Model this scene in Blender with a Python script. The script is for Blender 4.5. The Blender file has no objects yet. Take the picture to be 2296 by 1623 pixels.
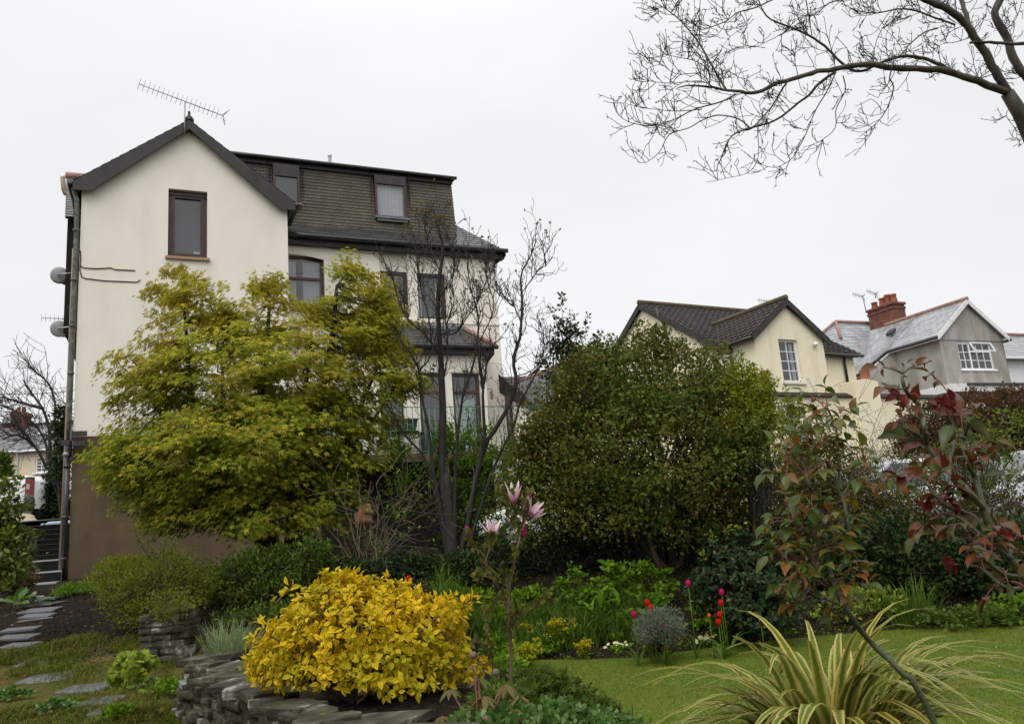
import bpy, math, random
import numpy as np
from mathutils.geometry import tessellate_polygon
from mathutils import Vector

# ------------------------------------------------------------------ camera, sky, sun, exposure
W_PX, H_PX = 2296.0, 1623.0
FPX = 1800.0
PITCH = math.radians(12.0)
ROLL = math.radians(4.55)
EYE = np.array([0.0, 0.0, 1.45])
_R0 = np.array([1, 0, 0.0]); _U0 = np.array([0, -math.sin(PITCH), math.cos(PITCH)])
CF = np.array([0, math.cos(PITCH), math.sin(PITCH)])
CR = math.cos(ROLL) * _R0 - math.sin(ROLL) * _U0
CU = math.sin(ROLL) * _R0 + math.cos(ROLL) * _U0

sc = bpy.context.scene
col = sc.collection
cam_data = bpy.data.cameras.new('camera')
cam = bpy.data.objects.new('camera', cam_data)
col.objects.link(cam)
cam_data.sensor_width = 36.0
cam_data.lens = FPX / W_PX * 36.0
cam_data.clip_start = 0.05
cam_data.clip_end = 2000
from mathutils import Matrix
cam.matrix_world = Matrix(((CR[0], CU[0], -CF[0], EYE[0]), (CR[1], CU[1], -CF[1], EYE[1]),
                           (CR[2], CU[2], -CF[2], EYE[2]), (0, 0, 0, 1)))
sc.camera = cam
sc.render.resolution_x, sc.render.resolution_y = 1024, 723
sc.view_settings.view_transform = 'Standard'
sc.view_settings.look = 'None'
sc.view_settings.exposure = 0.0
sc.view_settings.gamma = 1.0
sc.render.engine = 'CYCLES'
sc.cycles.use_denoising = True
sc.cycles.max_bounces = 8
sc.cycles.transparent_max_bounces = 12

SUN_EL, SUN_AZ = math.radians(52), math.radians(200)     # soft light from high behind the camera
sun_data = bpy.data.lights.new('sun', 'SUN')
sun_data.energy = 1.05
sun_data.angle = math.radians(50)
sun_data.color = (1.0, 0.985, 0.96)
sun = bpy.data.objects.new('sun', sun_data)
col.objects.link(sun)
_sd = Vector((math.sin(SUN_AZ) * math.cos(SUN_EL), math.cos(SUN_AZ) * math.cos(SUN_EL), math.sin(SUN_EL)))
sun.rotation_euler = _sd.to_track_quat('Z', 'Y').to_euler()
sun.location = (0, -5, 30)

world = bpy.data.worlds.new("World")
sc.world = world
world.use_nodes = True
nt = world.node_tree
for n in list(nt.nodes): nt.nodes.remove(n)
def wn(t, **k):
    n = nt.nodes.new(t)
    for a, b in k.items(): setattr(n, a, b)
    return n
w_out = wn('ShaderNodeOutputWorld')
sky = wn('ShaderNodeTexSky', sky_type='NISHITA', sun_disc=False, sun_elevation=SUN_EL, sun_rotation=SUN_AZ)
sky.dust_density = 6.0
hs = wn('ShaderNodeHueSaturation'); hs.inputs['Saturation'].default_value = 0.2
nt.links.new(sky.outputs[0], hs.inputs['Color'])
bg_sky = wn('ShaderNodeBackground'); bg_sky.inputs[1].default_value = 0.05
nt.links.new(hs.outputs[0], bg_sky.inputs[0])
# the closed cloud deck: brightest overhead, even and pale lower down, faint cloud mottling
tc = wn('ShaderNodeTexCoord'); sx = wn('ShaderNodeSeparateXYZ')
nt.links.new(tc.outputs['Generated'], sx.inputs[0])
mr = wn('ShaderNodeMapRange', interpolation_type='SMOOTHSTEP')
mr.inputs[1].default_value = 0.45; mr.inputs[2].default_value = 1.0
mr.inputs[3].default_value = 0.80; mr.inputs[4].default_value = 1.45
nt.links.new(sx.outputs['Z'], mr.inputs[0])
nz = wn('ShaderNodeTexNoise'); nz.inputs['Scale'].default_value = 2.2; nz.inputs['Detail'].default_value = 4
mpg = wn('ShaderNodeMapping'); mpg.inputs['Scale'].default_value = (1, 1, 2.5)
nt.links.new(tc.outputs['Generated'], mpg.inputs[0]); nt.links.new(mpg.outputs[0], nz.inputs['Vector'])
mr2 = wn('ShaderNodeMapRange')
mr2.inputs[1].default_value = 0.3; mr2.inputs[2].default_value = 0.7
mr2.inputs[3].default_value = 0.90; mr2.inputs[4].default_value = 1.02
nt.links.new(nz.outputs[0], mr2.inputs[0])
mm = wn('ShaderNodeMath', operation='MULTIPLY')
nt.links.new(mr.outputs[0], mm.inputs[0]); nt.links.new(mr2.outputs[0], mm.inputs[1])
bg_cl = wn('ShaderNodeBackground'); bg_cl.inputs[0].default_value = (0.985, 0.99, 1.0, 1)
nt.links.new(mm.outputs[0], bg_cl.inputs[1])
addw = wn('ShaderNodeAddShader')
nt.links.new(bg_sky.outputs[0], addw.inputs[0]); nt.links.new(bg_cl.outputs[0], addw.inputs[1])
nt.links.new(addw.outputs[0], w_out.inputs[0])

# ------------------------------------------------------------------ geometry helpers
def nrm(v):
    v = np.asarray(v, float)
    return v / max(1e-9, np.linalg.norm(v))
def ray(u, v):
    return CF + CR * ((u - 1148) / FPX) - CU * ((v - 811.5) / FPX)
def at(u, v, Y):
    """world point at depth Y seen in the direction (u, v) of the photograph"""
    d = ray(u, v); return EYE + d * (Y / d[1])
def at_z(u, v, z):
    d = ray(u, v); return EYE + d * ((z - EYE[2]) / d[2])
class Frame:
    """a building's own axes: a along its front, b into it, z up"""
    def __init__(s, O, az):
        s.O = np.array([O[0], O[1], 0.0]); s.az = math.radians(az)
        s.A = np.array([math.sin(s.az), math.cos(s.az), 0]); s.B = np.array([-math.cos(s.az), math.sin(s.az), 0])
    def p(s, a, b, z): return s.O + s.A * a + s.B * b + np.array([0, 0, z])
    def on(s, u, v, b=0.0):
        d = ray(u, v); t = ((s.O + s.B * b - EYE) @ s.B) / (d @ s.B); q = EYE + d * t - s.O
        return (q @ s.A, q[2])
    def side(s, u, v, a=0.0):
        d = ray(u, v); t = ((s.O + s.A * a - EYE) @ s.A) / (d @ s.A); q = EYE + d * t - s.O
        return (q @ s.B, q[2])

LOC = {}
def tag(o, label=None, cat=None, group=None, kind=None):
    if label: o['label'] = label
    if cat: o['category'] = cat
    if group: o['group'] = group
    if kind: o['kind'] = kind
    return o
def thing(name, label, cat, loc, group=None):
    o = bpy.data.objects.new(name, None)
    o.empty_display_size = 0.2
    o.location = tuple(float(x) for x in loc)
    col.objects.link(o)
    LOC[o] = np.array(loc, float)
    return tag(o, label, cat, group)
def link_mesh(name, me, mat, parent):
    o = bpy.data.objects.new(name, me)
    if parent is not None: o.parent = parent; LOC[o] = LOC[parent]
    else: LOC[o] = np.zeros(3)
    for m in (mat if isinstance(mat, (list, tuple)) else [mat]):
        me.materials.append(m)
    col.objects.link(o)
    return o

class MB:
    """collects boxes, prisms and tubes; build() links them as one mesh object"""
    def __init__(s): s.v = []; s.f = []; s.uv = {}; s.mi = {}; s.smooth = set(); s.n = 0
    def add(s, vs, fs, smooth=False, uvs=None, mi=0):
        o = s.n
        s.v.extend([tuple(map(float, p)) for p in vs]); s.n += len(vs)
        for k, f in enumerate(fs):
            i = len(s.f); s.f.append([o + j for j in f])
            if smooth: s.smooth.add(i)
            if uvs is not None: s.uv[i] = uvs[k]
            if mi: s.mi[i] = mi
    def quad(s, a, b, c, d, uv=None, mi=0): s.add([a, b, c, d], [[0, 1, 2, 3]], uvs=[uv] if uv else None, mi=mi)
    def box8(s, P, mi=0):
        """P: 8 corners, bottom ring then top ring"""
        s.add(P, [[3, 2, 1, 0], [4, 5, 6, 7], [0, 1, 5, 4], [1, 2, 6, 5], [2, 3, 7, 6], [3, 0, 4, 7]], mi=mi)
    def fbox(s, F, a0, a1, b0, b1, z0, z1, mi=0):
        s.box8([F.p(a, b, z) for z in (z0, z1) for a, b in ((a0, b0), (a1, b0), (a1, b1), (a0, b1))], mi)
    def prism(s, ring, vec, mi=0):
        n = len(ring); vec = np.asarray(vec, float)
        P = [np.asarray(p, float) for p in ring] + [np.asarray(p, float) + vec for p in ring]
        s.add(P, [list(range(n))[::-1], list(range(n, 2 * n))] + [[i, (i + 1) % n, n + (i + 1) % n, n + i] for i in range(n)], mi=mi)
    def bar(s, p, q, w, h=None, up=(0, 0, 1), mi=0):
        p = np.asarray(p, float); q = np.asarray(q, float); h = h or w
        d = nrm(q - p); u = np.asarray(up, float)
        if abs(d @ u) > .95: u = np.array([1.0, 0, 0])
        sd = nrm(np.cross(d, u)); u = np.cross(sd, d)
        c = [sd * w / 2 * i + u * h / 2 * j for i, j in ((-1, -1), (1, -1), (1, 1), (-1, 1))]
        s.box8([p + x for x in c] + [q + x for x in c], mi)
    def tube(s, pts, r, n=6, cap=True, mi=0):
        P = np.asarray(pts, float); m = len(P)
        R = np.full(m, r, float) if np.isscalar(r) else np.asarray(r, float)
        T = np.gradient(P, axis=0); T /= np.maximum(1e-9, np.linalg.norm(T, axis=1))[:, None]
        u = np.array([0.3, 0.2, 1.0]) if abs(T[0][2]) < .9 else np.array([1.0, 0.1, 0])
        ang = np.arange(n) * 2 * math.pi / n
        V = []
        for i in range(m):
            sd = nrm(np.cross(T[i], u)); u = np.cross(sd, T[i])
            V.append(P[i] + R[i] * (np.cos(ang)[:, None] * sd + np.sin(ang)[:, None] * u))
        V = np.concatenate(V)
        F = [[i * n + j, i * n + (j + 1) % n, (i + 1) * n + (j + 1) % n, (i + 1) * n + j] for i in range(m - 1) for j in range(n)]
        if cap: F += [list(range(n))[::-1], list(range((m - 1) * n, m * n))]
        s.add(V, F, smooth=True, mi=mi)
    def lathe(s, prof, c, ax=(0, 0, 1), n=16, mi=0):
        """prof: (radius, height) pairs along the axis ax from c"""
        ax = nrm(ax); u = np.array([1.0, 0, 0]) if abs(ax[0]) < .9 else np.array([0, 1.0, 0])
        sd = nrm(np.cross(ax, u)); u = np.cross(sd, ax); c = np.asarray(c, float)
        V = [c + ax * h + r * (math.cos(k * 2 * math.pi / n) * sd + math.sin(k * 2 * math.pi / n) * u) for r, h in prof for k in range(n)]
        m = len(prof)
        F = [[i * n + j, i * n + (j + 1) % n, (i + 1) * n + (j + 1) % n, (i + 1) * n + j] for i in range(m - 1) for j in range(n)]
        s.add(V, F, smooth=True, mi=mi)
    def build(s, name, mat, parent=None, label=None):
        me = bpy.data.meshes.new(name)
        o = link_mesh(name, me, mat, parent)
        L = LOC[o]
        me.from_pydata([(x - L[0], y - L[1], z - L[2]) for x, y, z in s.v], [], s.f)
        if s.smooth:
            me.polygons.foreach_set('use_smooth', [i in s.smooth for i in range(len(s.f))])
        if s.mi:
            me.polygons.foreach_set('material_index', [s.mi.get(i, 0) for i in range(len(s.f))])
        if s.uv:
            ul = me.uv_layers.new(name='UVMap')
            for i, p in enumerate(me.polygons):
                if i in s.uv and s.uv[i]:
                    for k, li in enumerate(p.loop_indices): ul.data[li].uv = s.uv[i][k]
        if label: o['label'] = label
        return o

# ------------------------------------------------------------------ materials
def new_mat(name):
    m = bpy.data.materials.new(name); m.use_nodes = True
    t = m.node_tree
    return m, t, t.nodes['Principled BSDF'], t.nodes['Material Output']
def N(t, kind, **k):
    n = t.nodes.new(kind)
    for a, b in k.items(): setattr(n, a, b)
    return n
def ramp(t, cols, pos=None, interp='LINEAR'):
    r = N(t, 'ShaderNodeValToRGB'); r.color_ramp.interpolation = interp
    e = r.color_ramp.elements
    while len(e) < len(cols): e.new(0.5)
    for i, c in enumerate(cols):
        e[i].position = pos[i] if pos else i / max(1, len(cols) - 1)
        e[i].color = (*c, 1)
    return r
def noise(t, scale, detail=4, coord='Object', vec=(1, 1, 1), rough=.55):
    c = N(t, 'ShaderNodeTexCoord'); mp = N(t, 'ShaderNodeMapping'); mp.inputs['Scale'].default_value = vec
    n = N(t, 'ShaderNodeTexNoise'); n.inputs['Scale'].default_value = scale; n.inputs['Detail'].default_value = detail
    n.inputs['Roughness'].default_value = rough
    t.links.new(c.outputs[coord], mp.inputs[0]); t.links.new(mp.outputs[0], n.inputs['Vector'])
    return n
def surf(name, cols, scale=3, rough=.7, bump=0, bscale=60, vec=(1, 1, 1), pos=None, metallic=0, ior=1.5, rvar=0, detail=5, cols2=None, scale2=1, pos2=None, vec2=(1, 1, 1)):
    """noise-mottled surface; cols2 multiplies a second, larger mottling"""
    m, t, b, o = new_mat(name)
    n = noise(t, scale, detail, vec=vec)
    r = ramp(t, cols, pos or [0.3 + 0.4 * i / max(1, len(cols) - 1) for i in range(len(cols))])
    t.links.new(n.outputs[0], r.inputs[0])
    out = r.outputs[0]
    if cols2:
        n2 = noise(t, scale2, 6, vec=vec2); r2 = ramp(t, cols2, pos2 or [0.35, 0.65][:len(cols2)])
        t.links.new(n2.outputs[0], r2.inputs[0])
        mx = N(t, 'ShaderNodeMixRGB', blend_type='MULTIPLY'); mx.inputs[0].default_value = 1
        t.links.new(out, mx.inputs[1]); t.links.new(r2.outputs[0], mx.inputs[2]); out = mx.outputs[0]
    t.links.new(out, b.inputs['Base Color'])
    b.inputs['Roughness'].default_value = rough; b.inputs['Metallic'].default_value = metallic; b.inputs['IOR'].default_value = ior
    if rvar:
        mr = N(t, 'ShaderNodeMapRange'); mr.inputs[3].default_value = rough - rvar; mr.inputs[4].default_value = rough + rvar
        mr.inputs[1].default_value = .35; mr.inputs[2].default_value = .65
        n3 = noise(t, scale * 1.7, 3); t.links.new(n3.outputs[0], mr.inputs[0]); t.links.new(mr.outputs[0], b.inputs['Roughness'])
    if bump:
        nb = noise(t, bscale, 3); bp = N(t, 'ShaderNodeBump'); bp.inputs['Strength'].default_value = bump; bp.inputs['Distance'].default_value = .01
        t.links.new(nb.outputs[0], bp.inputs['Height']); t.links.new(bp.outputs[0], b.inputs['Normal'])
    return m
def leaf_mat(name, cols, pos=None, rough=.42, trans=.35, tint=None, var=2.0, uvcols=None, uvpos=None, amt=.5, ior=1.2):
    """a colour per leaf (random per island), drifting over the plant; uvcols: colours from midrib to margin"""
    m, t, b, o = new_mat(name)
    g = N(t, 'ShaderNodeNewGeometry'); r = ramp(t, cols, pos)
    t.links.new(g.outputs['Random Per Island'], r.inputs[0]); out = r.outputs[0]
    if uvcols:
        uv = N(t, 'ShaderNodeUVMap'); sx = N(t, 'ShaderNodeSeparateXYZ'); ab = N(t, 'ShaderNodeMath', operation='ABSOLUTE')
        t.links.new(uv.outputs[0], sx.inputs[0]); t.links.new(sx.outputs['Y'], ab.inputs[0])
        nn = noise(t, 55, 2); ad = N(t, 'ShaderNodeMath', operation='MULTIPLY_ADD'); ad.inputs[1].default_value = .5; 
        t.links.new(nn.outputs[0], ad.inputs[0]); 
        sb = N(t, 'ShaderNodeMath', operation='SUBTRACT'); sb.inputs[1].default_value = .25
        t.links.new(ab.outputs[0], ad.inputs[2]); t.links.new(ad.outputs[0], sb.inputs[0])
        ru = ramp(t, uvcols, uvpos); t.links.new(sb.outputs[0], ru.inputs[0])
        mx = N(t, 'ShaderNodeMixRGB', blend_type='MULTIPLY'); mx.inputs[0].default_value = 1
        t.links.new(ru.outputs[0], mx.inputs[1]); t.links.new(out, mx.inputs[2]); out = mx.outputs[0]
    if tint:
        n = noise(t, var, 3); mr = N(t, 'ShaderNodeMapRange'); mr.inputs[1].default_value = .42; mr.inputs[2].default_value = .62
        mr.inputs[3].default_value = 0; mr.inputs[4].default_value = amt
        t.links.new(n.outputs[0], mr.inputs[0])
        mx = N(t, 'ShaderNodeMixRGB'); t.links.new(mr.outputs[0], mx.inputs[0]); t.links.new(out, mx.inputs[1]); mx.inputs[2].default_value = (*tint, 1)
        out = mx.outputs[0]
    t.links.new(out, b.inputs['Base Color']); b.inputs['Roughness'].default_value = rough; b.inputs['IOR'].default_value = ior
    tr = N(t, 'ShaderNodeBsdfTranslucent'); t.links.new(out, tr.inputs[0])
    ms = N(t, 'ShaderNodeMixShader'); ms.inputs[0].default_value = trans
    t.links.new(b.outputs[0], ms.inputs[1]); t.links.new(tr.outputs[0], ms.inputs[2]); t.links.new(ms.outputs[0], o.inputs[0])
    return m
def slate_mat(name, c1, c2, mortar, w, h, rough=.35, bump=.4, rvar=.12):
    """courses of slates or tiles laid by the UV map, in metres"""
    m, t, b, o = new_mat(name)
    uv = N(t, 'ShaderNodeUVMap'); br = N(t, 'ShaderNodeTexBrick')
    br.inputs['Scale'].default_value = 1; br.inputs['Brick Width'].default_value = w; br.inputs['Row Height'].default_value = h
    br.inputs['Mortar Size'].default_value = .006; br.inputs['Bias'].default_value = 0
    br.inputs['Color1'].default_value = (*c1, 1); br.inputs['Color2'].default_value = (*c2, 1); br.inputs['Mortar'].default_value = (*mortar, 1)
    t.links.new(uv.outputs[0], br.inputs['Vector'])
    n = noise(t, 2.5, 5); r = ramp(t, [(.7, .7, .7), (1.15, 1.15, 1.12)], [.35, .65]); t.links.new(n.outputs[0], r.inputs[0])
    mx = N(t, 'ShaderNodeMixRGB', blend_type='MULTIPLY'); mx.inputs[0].default_value = 1
    t.links.new(br.outputs[0], mx.inputs[1]); t.links.new(r.outputs[0], mx.inputs[2]); t.links.new(mx.outputs[0], b.inputs['Base Color'])
    mr = N(t, 'ShaderNodeMapRange'); mr.inputs[3].default_value = rough - rvar; mr.inputs[4].default_value = rough + rvar
    n2 = noise(t, 6, 3); t.links.new(n2.outputs[0], mr.inputs[0]); t.links.new(mr.outputs[0], b.inputs['Roughness'])
    bp = N(t, 'ShaderNodeBump'); bp.inputs['Strength'].default_value = bump; bp.inputs['Distance'].default_value = .012; bp.invert = True
    t.links.new(br.outputs['Fac'], bp.inputs['Height']); t.links.new(bp.outputs[0], b.inputs['Normal'])
    return m
def brick_mat(name, c1, c2, mortar):
    m = slate_mat(name, c1, c2, mortar, .225, .075, .85, .5, .05)
    return m
def glass_mat(name, base, refl=.28, rough=.02):
    """window glass: part see-through, part mirror"""
    m, t, b, o = new_mat(name)
    b.inputs['Base Color'].default_value = (*base, 1); b.inputs['Roughness'].default_value = rough; b.inputs['IOR'].default_value = 2.9
    tr = N(t, 'ShaderNodeBsdfTransparent'); tr.inputs[0].default_value = (.8, .83, .84, 1)
    ms = N(t, 'ShaderNodeMixShader'); ms.inputs[0].default_value = 1 - refl
    nb = noise(t, 1.2, 1); bp = N(t, 'ShaderNodeBump'); bp.inputs['Strength'].default_value = .05; bp.inputs['Distance'].default_value = .02
    t.links.new(nb.outputs[0], bp.inputs['Height']); t.links.new(bp.outputs[0], b.inputs['Normal'])
    t.links.new(b.outputs[0], ms.inputs[1]); t.links.new(tr.outputs[0], ms.inputs[2]); t.links.new(ms.outputs[0], o.inputs[0])
    return m

M = {}
M['cream'] = surf('cream render', [(.73, .675, .59), (.78, .725, .64), (.80, .75, .67)], 1.6, .85, .25, 90, cols2=[(.97, .967, .955), (1, 1, 1)], scale2=2.0, vec=(1, 1, .5), vec2=(1, 1, .13), pos2=[.30, .52])
M['plinth'] = surf('brown masonry paint', [(.105, .070, .038), (.14, .095, .052)], 2.2, .9, .3, 70, cols2=[(.62, .63, .62), (1, 1, 1)], scale2=2.2, vec2=(1, 1, .25), pos2=[.3, .6])
M['yellow'] = surf('pale yellow roughcast', [(.80, .725, .53), (.85, .78, .585)], 3, .9, .8, 28, cols2=[(.88, .86, .82), (1, 1, 1)], scale2=2.4, vec2=(1, 1, .2), pos2=[.3, .52])
M['smooth_yellow'] = surf('pale yellow smooth render', [(.79, .71, .51), (.84, .765, .56)], 2, .8, .15, 60)
M['grey_render'] = surf('weathered grey cement render', [(.30, .285, .26), (.38, .365, .34), (.44, .425, .40)], 1.5, .9, .5, 50, cols2=[(.66, .63, .57), (1, 1, 1)], scale2=1.2, vec=(1, 1, .6), vec2=(1, 1, .3))
M['terrace'] = surf('cream pebbledash', [(.60, .51, .36), (.68, .58, .42)], 3, .9, .4, 20)
M['white_render'] = surf('white roughcast', [(.70, .70, .70), (.78, .78, .78)], 3, .9, .5, 30)
M['black_board'] = surf('weathered black timber', [(.016, .015, .013), (.036, .033, .029)], 5, .65, .2, 30, vec=(1, 1, .4))
M['black_plastic'] = surf('black plastic', [(.014, .014, .014), (.03, .03, .03)], 6, .35)
M['dark_wall'] = surf('dark side wall', [(.012, .012, .011), (.024, .023, .02)], 3, .9, .3, 40, ior=1.2)  # near-black mottled colour of the side and cellar walls
M['pipe_brown'] = surf('brown plastic pipe', [(.20, .13, .075), (.27, .18, .11)], 4, .5)
M['pipe_old'] = surf('flaking grey green iron pipe', [(.035, .04, .035), (.11, .12, .10), (.22, .22, .19)], 9, .6, .4, 50, pos=[.35, .6, .72])
M['brown_frame'] = surf('brown woodgrain plastic', [(.035, .014, .010), (.06, .026, .018)], 7, .4, vec=(1, 1, .2))
M['white_frame'] = surf('white window plastic', [(.74, .75, .76), (.82, .82, .82)], 4, .35)
M['white_old'] = surf('weathered white board', [(.50, .50, .46), (.74, .74, .72)], 6, .6, pos=[.25, .5])
M['sill'] = surf('tan painted sill', [(.30, .17, .09), (.36, .21, .12)], 4, .6)
M['lead'] = surf('wet lead flashing', [(.11, .115, .125), (.20, .21, .22)], 5, .45)
M['metal'] = surf('galvanised metal', [(.20, .20, .20), (.34, .34, .34)], 8, .45, metallic=.6)
M['steel'] = surf('bright steel', [(.55, .55, .55), (.7, .7, .7)], 6, .3, metallic=.8)
M['dish'] = surf('grey satellite dish paint', [(.24, .24, .24), (.30, .30, .30)], 4, .5)
M['terracotta'] = surf('terracotta', [(.26, .085, .045), (.36, .13, .07)], 5, .8, .3, 40)
M['ridge'] = surf('red clay ridge tile', [(.24, .13, .10), (.36, .21, .165)], 4, .75)
M['moss_ridge'] = surf('mossy ridge tile', [(.06, .05, .03), (.13, .09, .04)], 6, .9)
M['green_paint'] = surf('green railing paint', [(.05, .17, .10), (.08, .22, .14)], 6, .45)
M['green_plastic'] = surf('dark green plastic', [(.008, .030, .022), (.015, .045, .033)], 5, .4)
M['timber'] = surf('damp brown timber', [(.05, .034, .018), (.09, .062, .034)], 4, .85, .3, 40, vec=(1, 1, 3))
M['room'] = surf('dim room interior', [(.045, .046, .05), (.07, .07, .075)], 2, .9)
M['curtain'] = surf('white net curtain', [(.62, .63, .64), (.72, .73, .74)], 8, .9)
M['glass'] = glass_mat('window glass', (.11, .115, .125), .35)
M['roof_slate'] = slate_mat('dark wet slate', (.050, .052, .052), (.075, .074, .07), (.012, .012, .012), .30, .22, .30, .5)
M['silver_slate'] = slate_mat('wet silver slate', (.28, .295, .31), (.35, .365, .38), (.08, .08, .085), .33, .24, .20, .35, .08)  # pale base colour carries the sky reflected in the wet slates
M['tile_hang'] = slate_mat('brown hanging tile', (.080, .066, .048), (.100, .083, .060), (.030, .024, .018), .17, .125, .75, .35, .05)
M['pantile'] = slate_mat('brown concrete pantile', (.055, .036, .028), (.085, .055, .042), (.012, .008, .008), .30, .30, .75, .8, .05)
M['terrace_slate'] = slate_mat('grey terrace slate', (.15, .145, .15), (.19, .185, .19), (.07, .07, .07), .35, .25, .5, .3)
M['brick'] = brick_mat('red chimney brick', (.14, .045, .03), (.22, .075, .045), (.11, .075, .06))
M['old_brick'] = brick_mat('sooty red brick', (.15, .055, .035), (.22, .08, .05), (.08, .06, .05))
M['coping'] = brick_mat('dark brown coping tile', (.055, .03, .024), (.10, .055, .042), (.018, .012, .01))
M['white_paint'] = surf('white vehicle paint', [(.74, .745, .74), (.78, .78, .775)], 2, .25)
M['silver_paint'] = surf('silver car paint', [(.50, .51, .53), (.56, .57, .59)], 2, .25, metallic=.35)
M['blue_paint'] = surf('pale blue car paint', [(.22, .29, .40), (.27, .34, .45)], 2, .25, metallic=.2)
M['car_glass'] = surf('dark car window', [(.035, .04, .045), (.06, .065, .07)], 2, .06, ior=1.9)
M['tyre'] = surf('tyre rubber', [(.012, .012, .012), (.03, .03, .03)], 10, .8)
M['red_lamp'] = surf('red lamp plastic', [(.15, .006, .006), (.22, .01, .01)], 6, .2)
M['clear_lamp'] = surf('clear lamp plastic', [(.34, .24, .20), (.46, .36, .31)], 6, .2)
M['red_paint'] = surf('red lettering', [(.45, .03, .03), (.5, .04, .04)], 4, .4)
M['blue_ink'] = surf('dark blue lettering', [(.02, .025, .06), (.03, .035, .08)], 4, .4)
M['alarm'] = surf('faded red alarm box', [(.30, .05, .035), (.38, .08, .05)], 5, .5)
M['bark'] = surf('wet dark bark', [(.010, .0085, .0065), (.032, .026, .02)], 14, .85, .5, 60, vec=(1, 1, .35))
M['bark_pale'] = surf('grey brown bark with lichen', [(.022, .017, .011), (.055, .044, .027), (.085, .08, .055)], 10, .7, .5, 50, vec=(1, 1, .4), pos=[.3, .55, .75])
M['bark_brown'] = surf('brown bark', [(.06, .038, .020), (.12, .075, .042)], 9, .8, .5, 50, vec=(1, 1, .3))
M['twig_tan'] = surf('tan twig', [(.10, .075, .04), (.16, .125, .07)], 9, .7)
M['stone'] = surf('weathered slate stone with lichen', [(.018, .016, .011), (.048, .045, .028), (.085, .078, .058), (.27, .275, .25)], 6.5, .7, .9, 45, pos=[.34, .50, .60, .67], rvar=.15, ior=1.3)
M['flag'] = surf('wet slate flagstone', [(.06, .06, .068), (.10, .10, .108), (.07, .065, .03)], 5, .42, .25, 30, pos=[.3, .62, .75], rvar=.15)
M['step_dark'] = surf('mossy dark step', [(.008, .009, .007), (.018, .019, .016)], 6, .8, .5, 40, ior=1.15)
M['step_wet'] = surf('wet concrete tread with sky sheen', [(.28, .285, .285), (.40, .405, .405)], 5, .45, .2, 40, rvar=.1)  # base colour lightened for the sky reflected in the wet treads
M['asphalt'] = surf('wet asphalt', [(.035, .036, .038), (.06, .06, .062)], 20, .45, .3, 90)
# ------------------------------------------------------------------ the ground
def smooth(t): t = np.clip(t, 0, 1); return t * t * (3 - 2 * t)
LAWN_BACK = [at_z(u, v, 0.0)[:2] for u, v in ((1120, 1482), (1200, 1480), (1300, 1480), (1450, 1474), (1600, 1452), (1800, 1430), (2000, 1413), (2150, 1408), (2296, 1405))]
_lbx = np.array([p[0] for p in LAWN_BACK] + [9.0]); _lby = np.array([p[1] for p in LAWN_BACK] + [LAWN_BACK[-1][1] + .1])
LAWN_LEFT = [at_z(u, v, 0.0)[:2] for u, v in ((1340, 1640), (1330, 1590), (1240, 1540), (1160, 1500), (1120, 1482))]
_llx = np.array([p[0] for p in LAWN_LEFT]); _lly = np.array([p[1] for p in LAWN_LEFT])
def lawn_back(x): return np.interp(x, _lbx, _lby)
def lawn_left(y): return np.interp(y, np.concatenate([[0, 2.5], _lly]), np.concatenate([[1.3, 1.2], _llx]))
WALL_LINE = np.array([at(905, 1640, 2.75)[:2], at(800, 1590, 3.3)[:2], at(680, 1560, 3.9)[:2], at(560, 1525, 4.7)[:2], at(480, 1490, 5.5)[:2], at(425, 1465, 6.2)[:2]])
def wall_x(y):
    return np.interp(y, np.concatenate([[0.5], WALL_LINE[:, 1], [7.2, 9]]), np.concatenate([[WALL_LINE[0, 0] + .5], WALL_LINE[:, 0], [WALL_LINE[-1, 0] - .3, -3.6]]))
def z_path(y):
    return np.interp(y, [-3, 3, 6.5, 7.8, 9.3, 11, 12.5, 15.5, 17, 40], [-.1, .15, .33, .42, .66, .92, 1.03, 1.23, 1.27, 1.3])
def lump(x, y, f, s):
    return np.sin(x * f + s) * np.cos(y * f * 1.13 + s * 2.1) * .5 + np.sin(x * f * 2.3 + y * f * 1.7 + s * 3) * .25 + np.cos(y * f * 3.1 - x * f * 2.7 + s) * .25
def G(x, y):
    x = np.asarray(x, float); y = np.asarray(y, float)
    zp = z_path(y)
    bed = .70 + 0 * y
    bed = bed + smooth((y - 6.0) / 2.5) * (np.maximum(zp, .62) - .70)
    k = smooth((x - wall_x(y)) / .12 * 1.0) * smooth((7.6 - y) / 1.2)
    left = zp * (1 - k) + bed * k
    left = np.where(y > 7.6, np.maximum(zp, .0), left)
    xl = lawn_left(y)
    right = np.zeros_like(x + y)
    yb = lawn_back(x)
    rise = smooth((y - yb - .05) / 2.6) * .82 + smooth((y - yb - 2.4) / 5) * .38
    right = right + rise
    m = smooth((x - (xl - 1.2)) / 1.15)
    m = np.where(y > _lly[-1], smooth((x - (_llx[-1] - 1.0)) / 1.2), m)
    z = left * (1 - m) + right * m
    # the street behind the house on the left stands higher, and so does the lane on the right
    up = smooth((y - 19.0) / 1.0) * smooth((-6 - x) / 3)
    z = z * (1 - up) + np.interp(y, [19, 20, 25.8, 28.4, 30], [1.3, 1.5, 1.5, 3.1, 3.22]) * up
    far = smooth((y - 26) / 14)
    z = z + far * np.where(x > -4, 1.2, .3)
    soft = np.where((x > xl) & (y < yb), 0, .03)
    return z + soft * lump(x, y, 3.1, .7) * smooth((30 - np.abs(y)) / 6)
def g(x, y): return float(G(np.array([x]), np.array([y]))[0])
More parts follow.
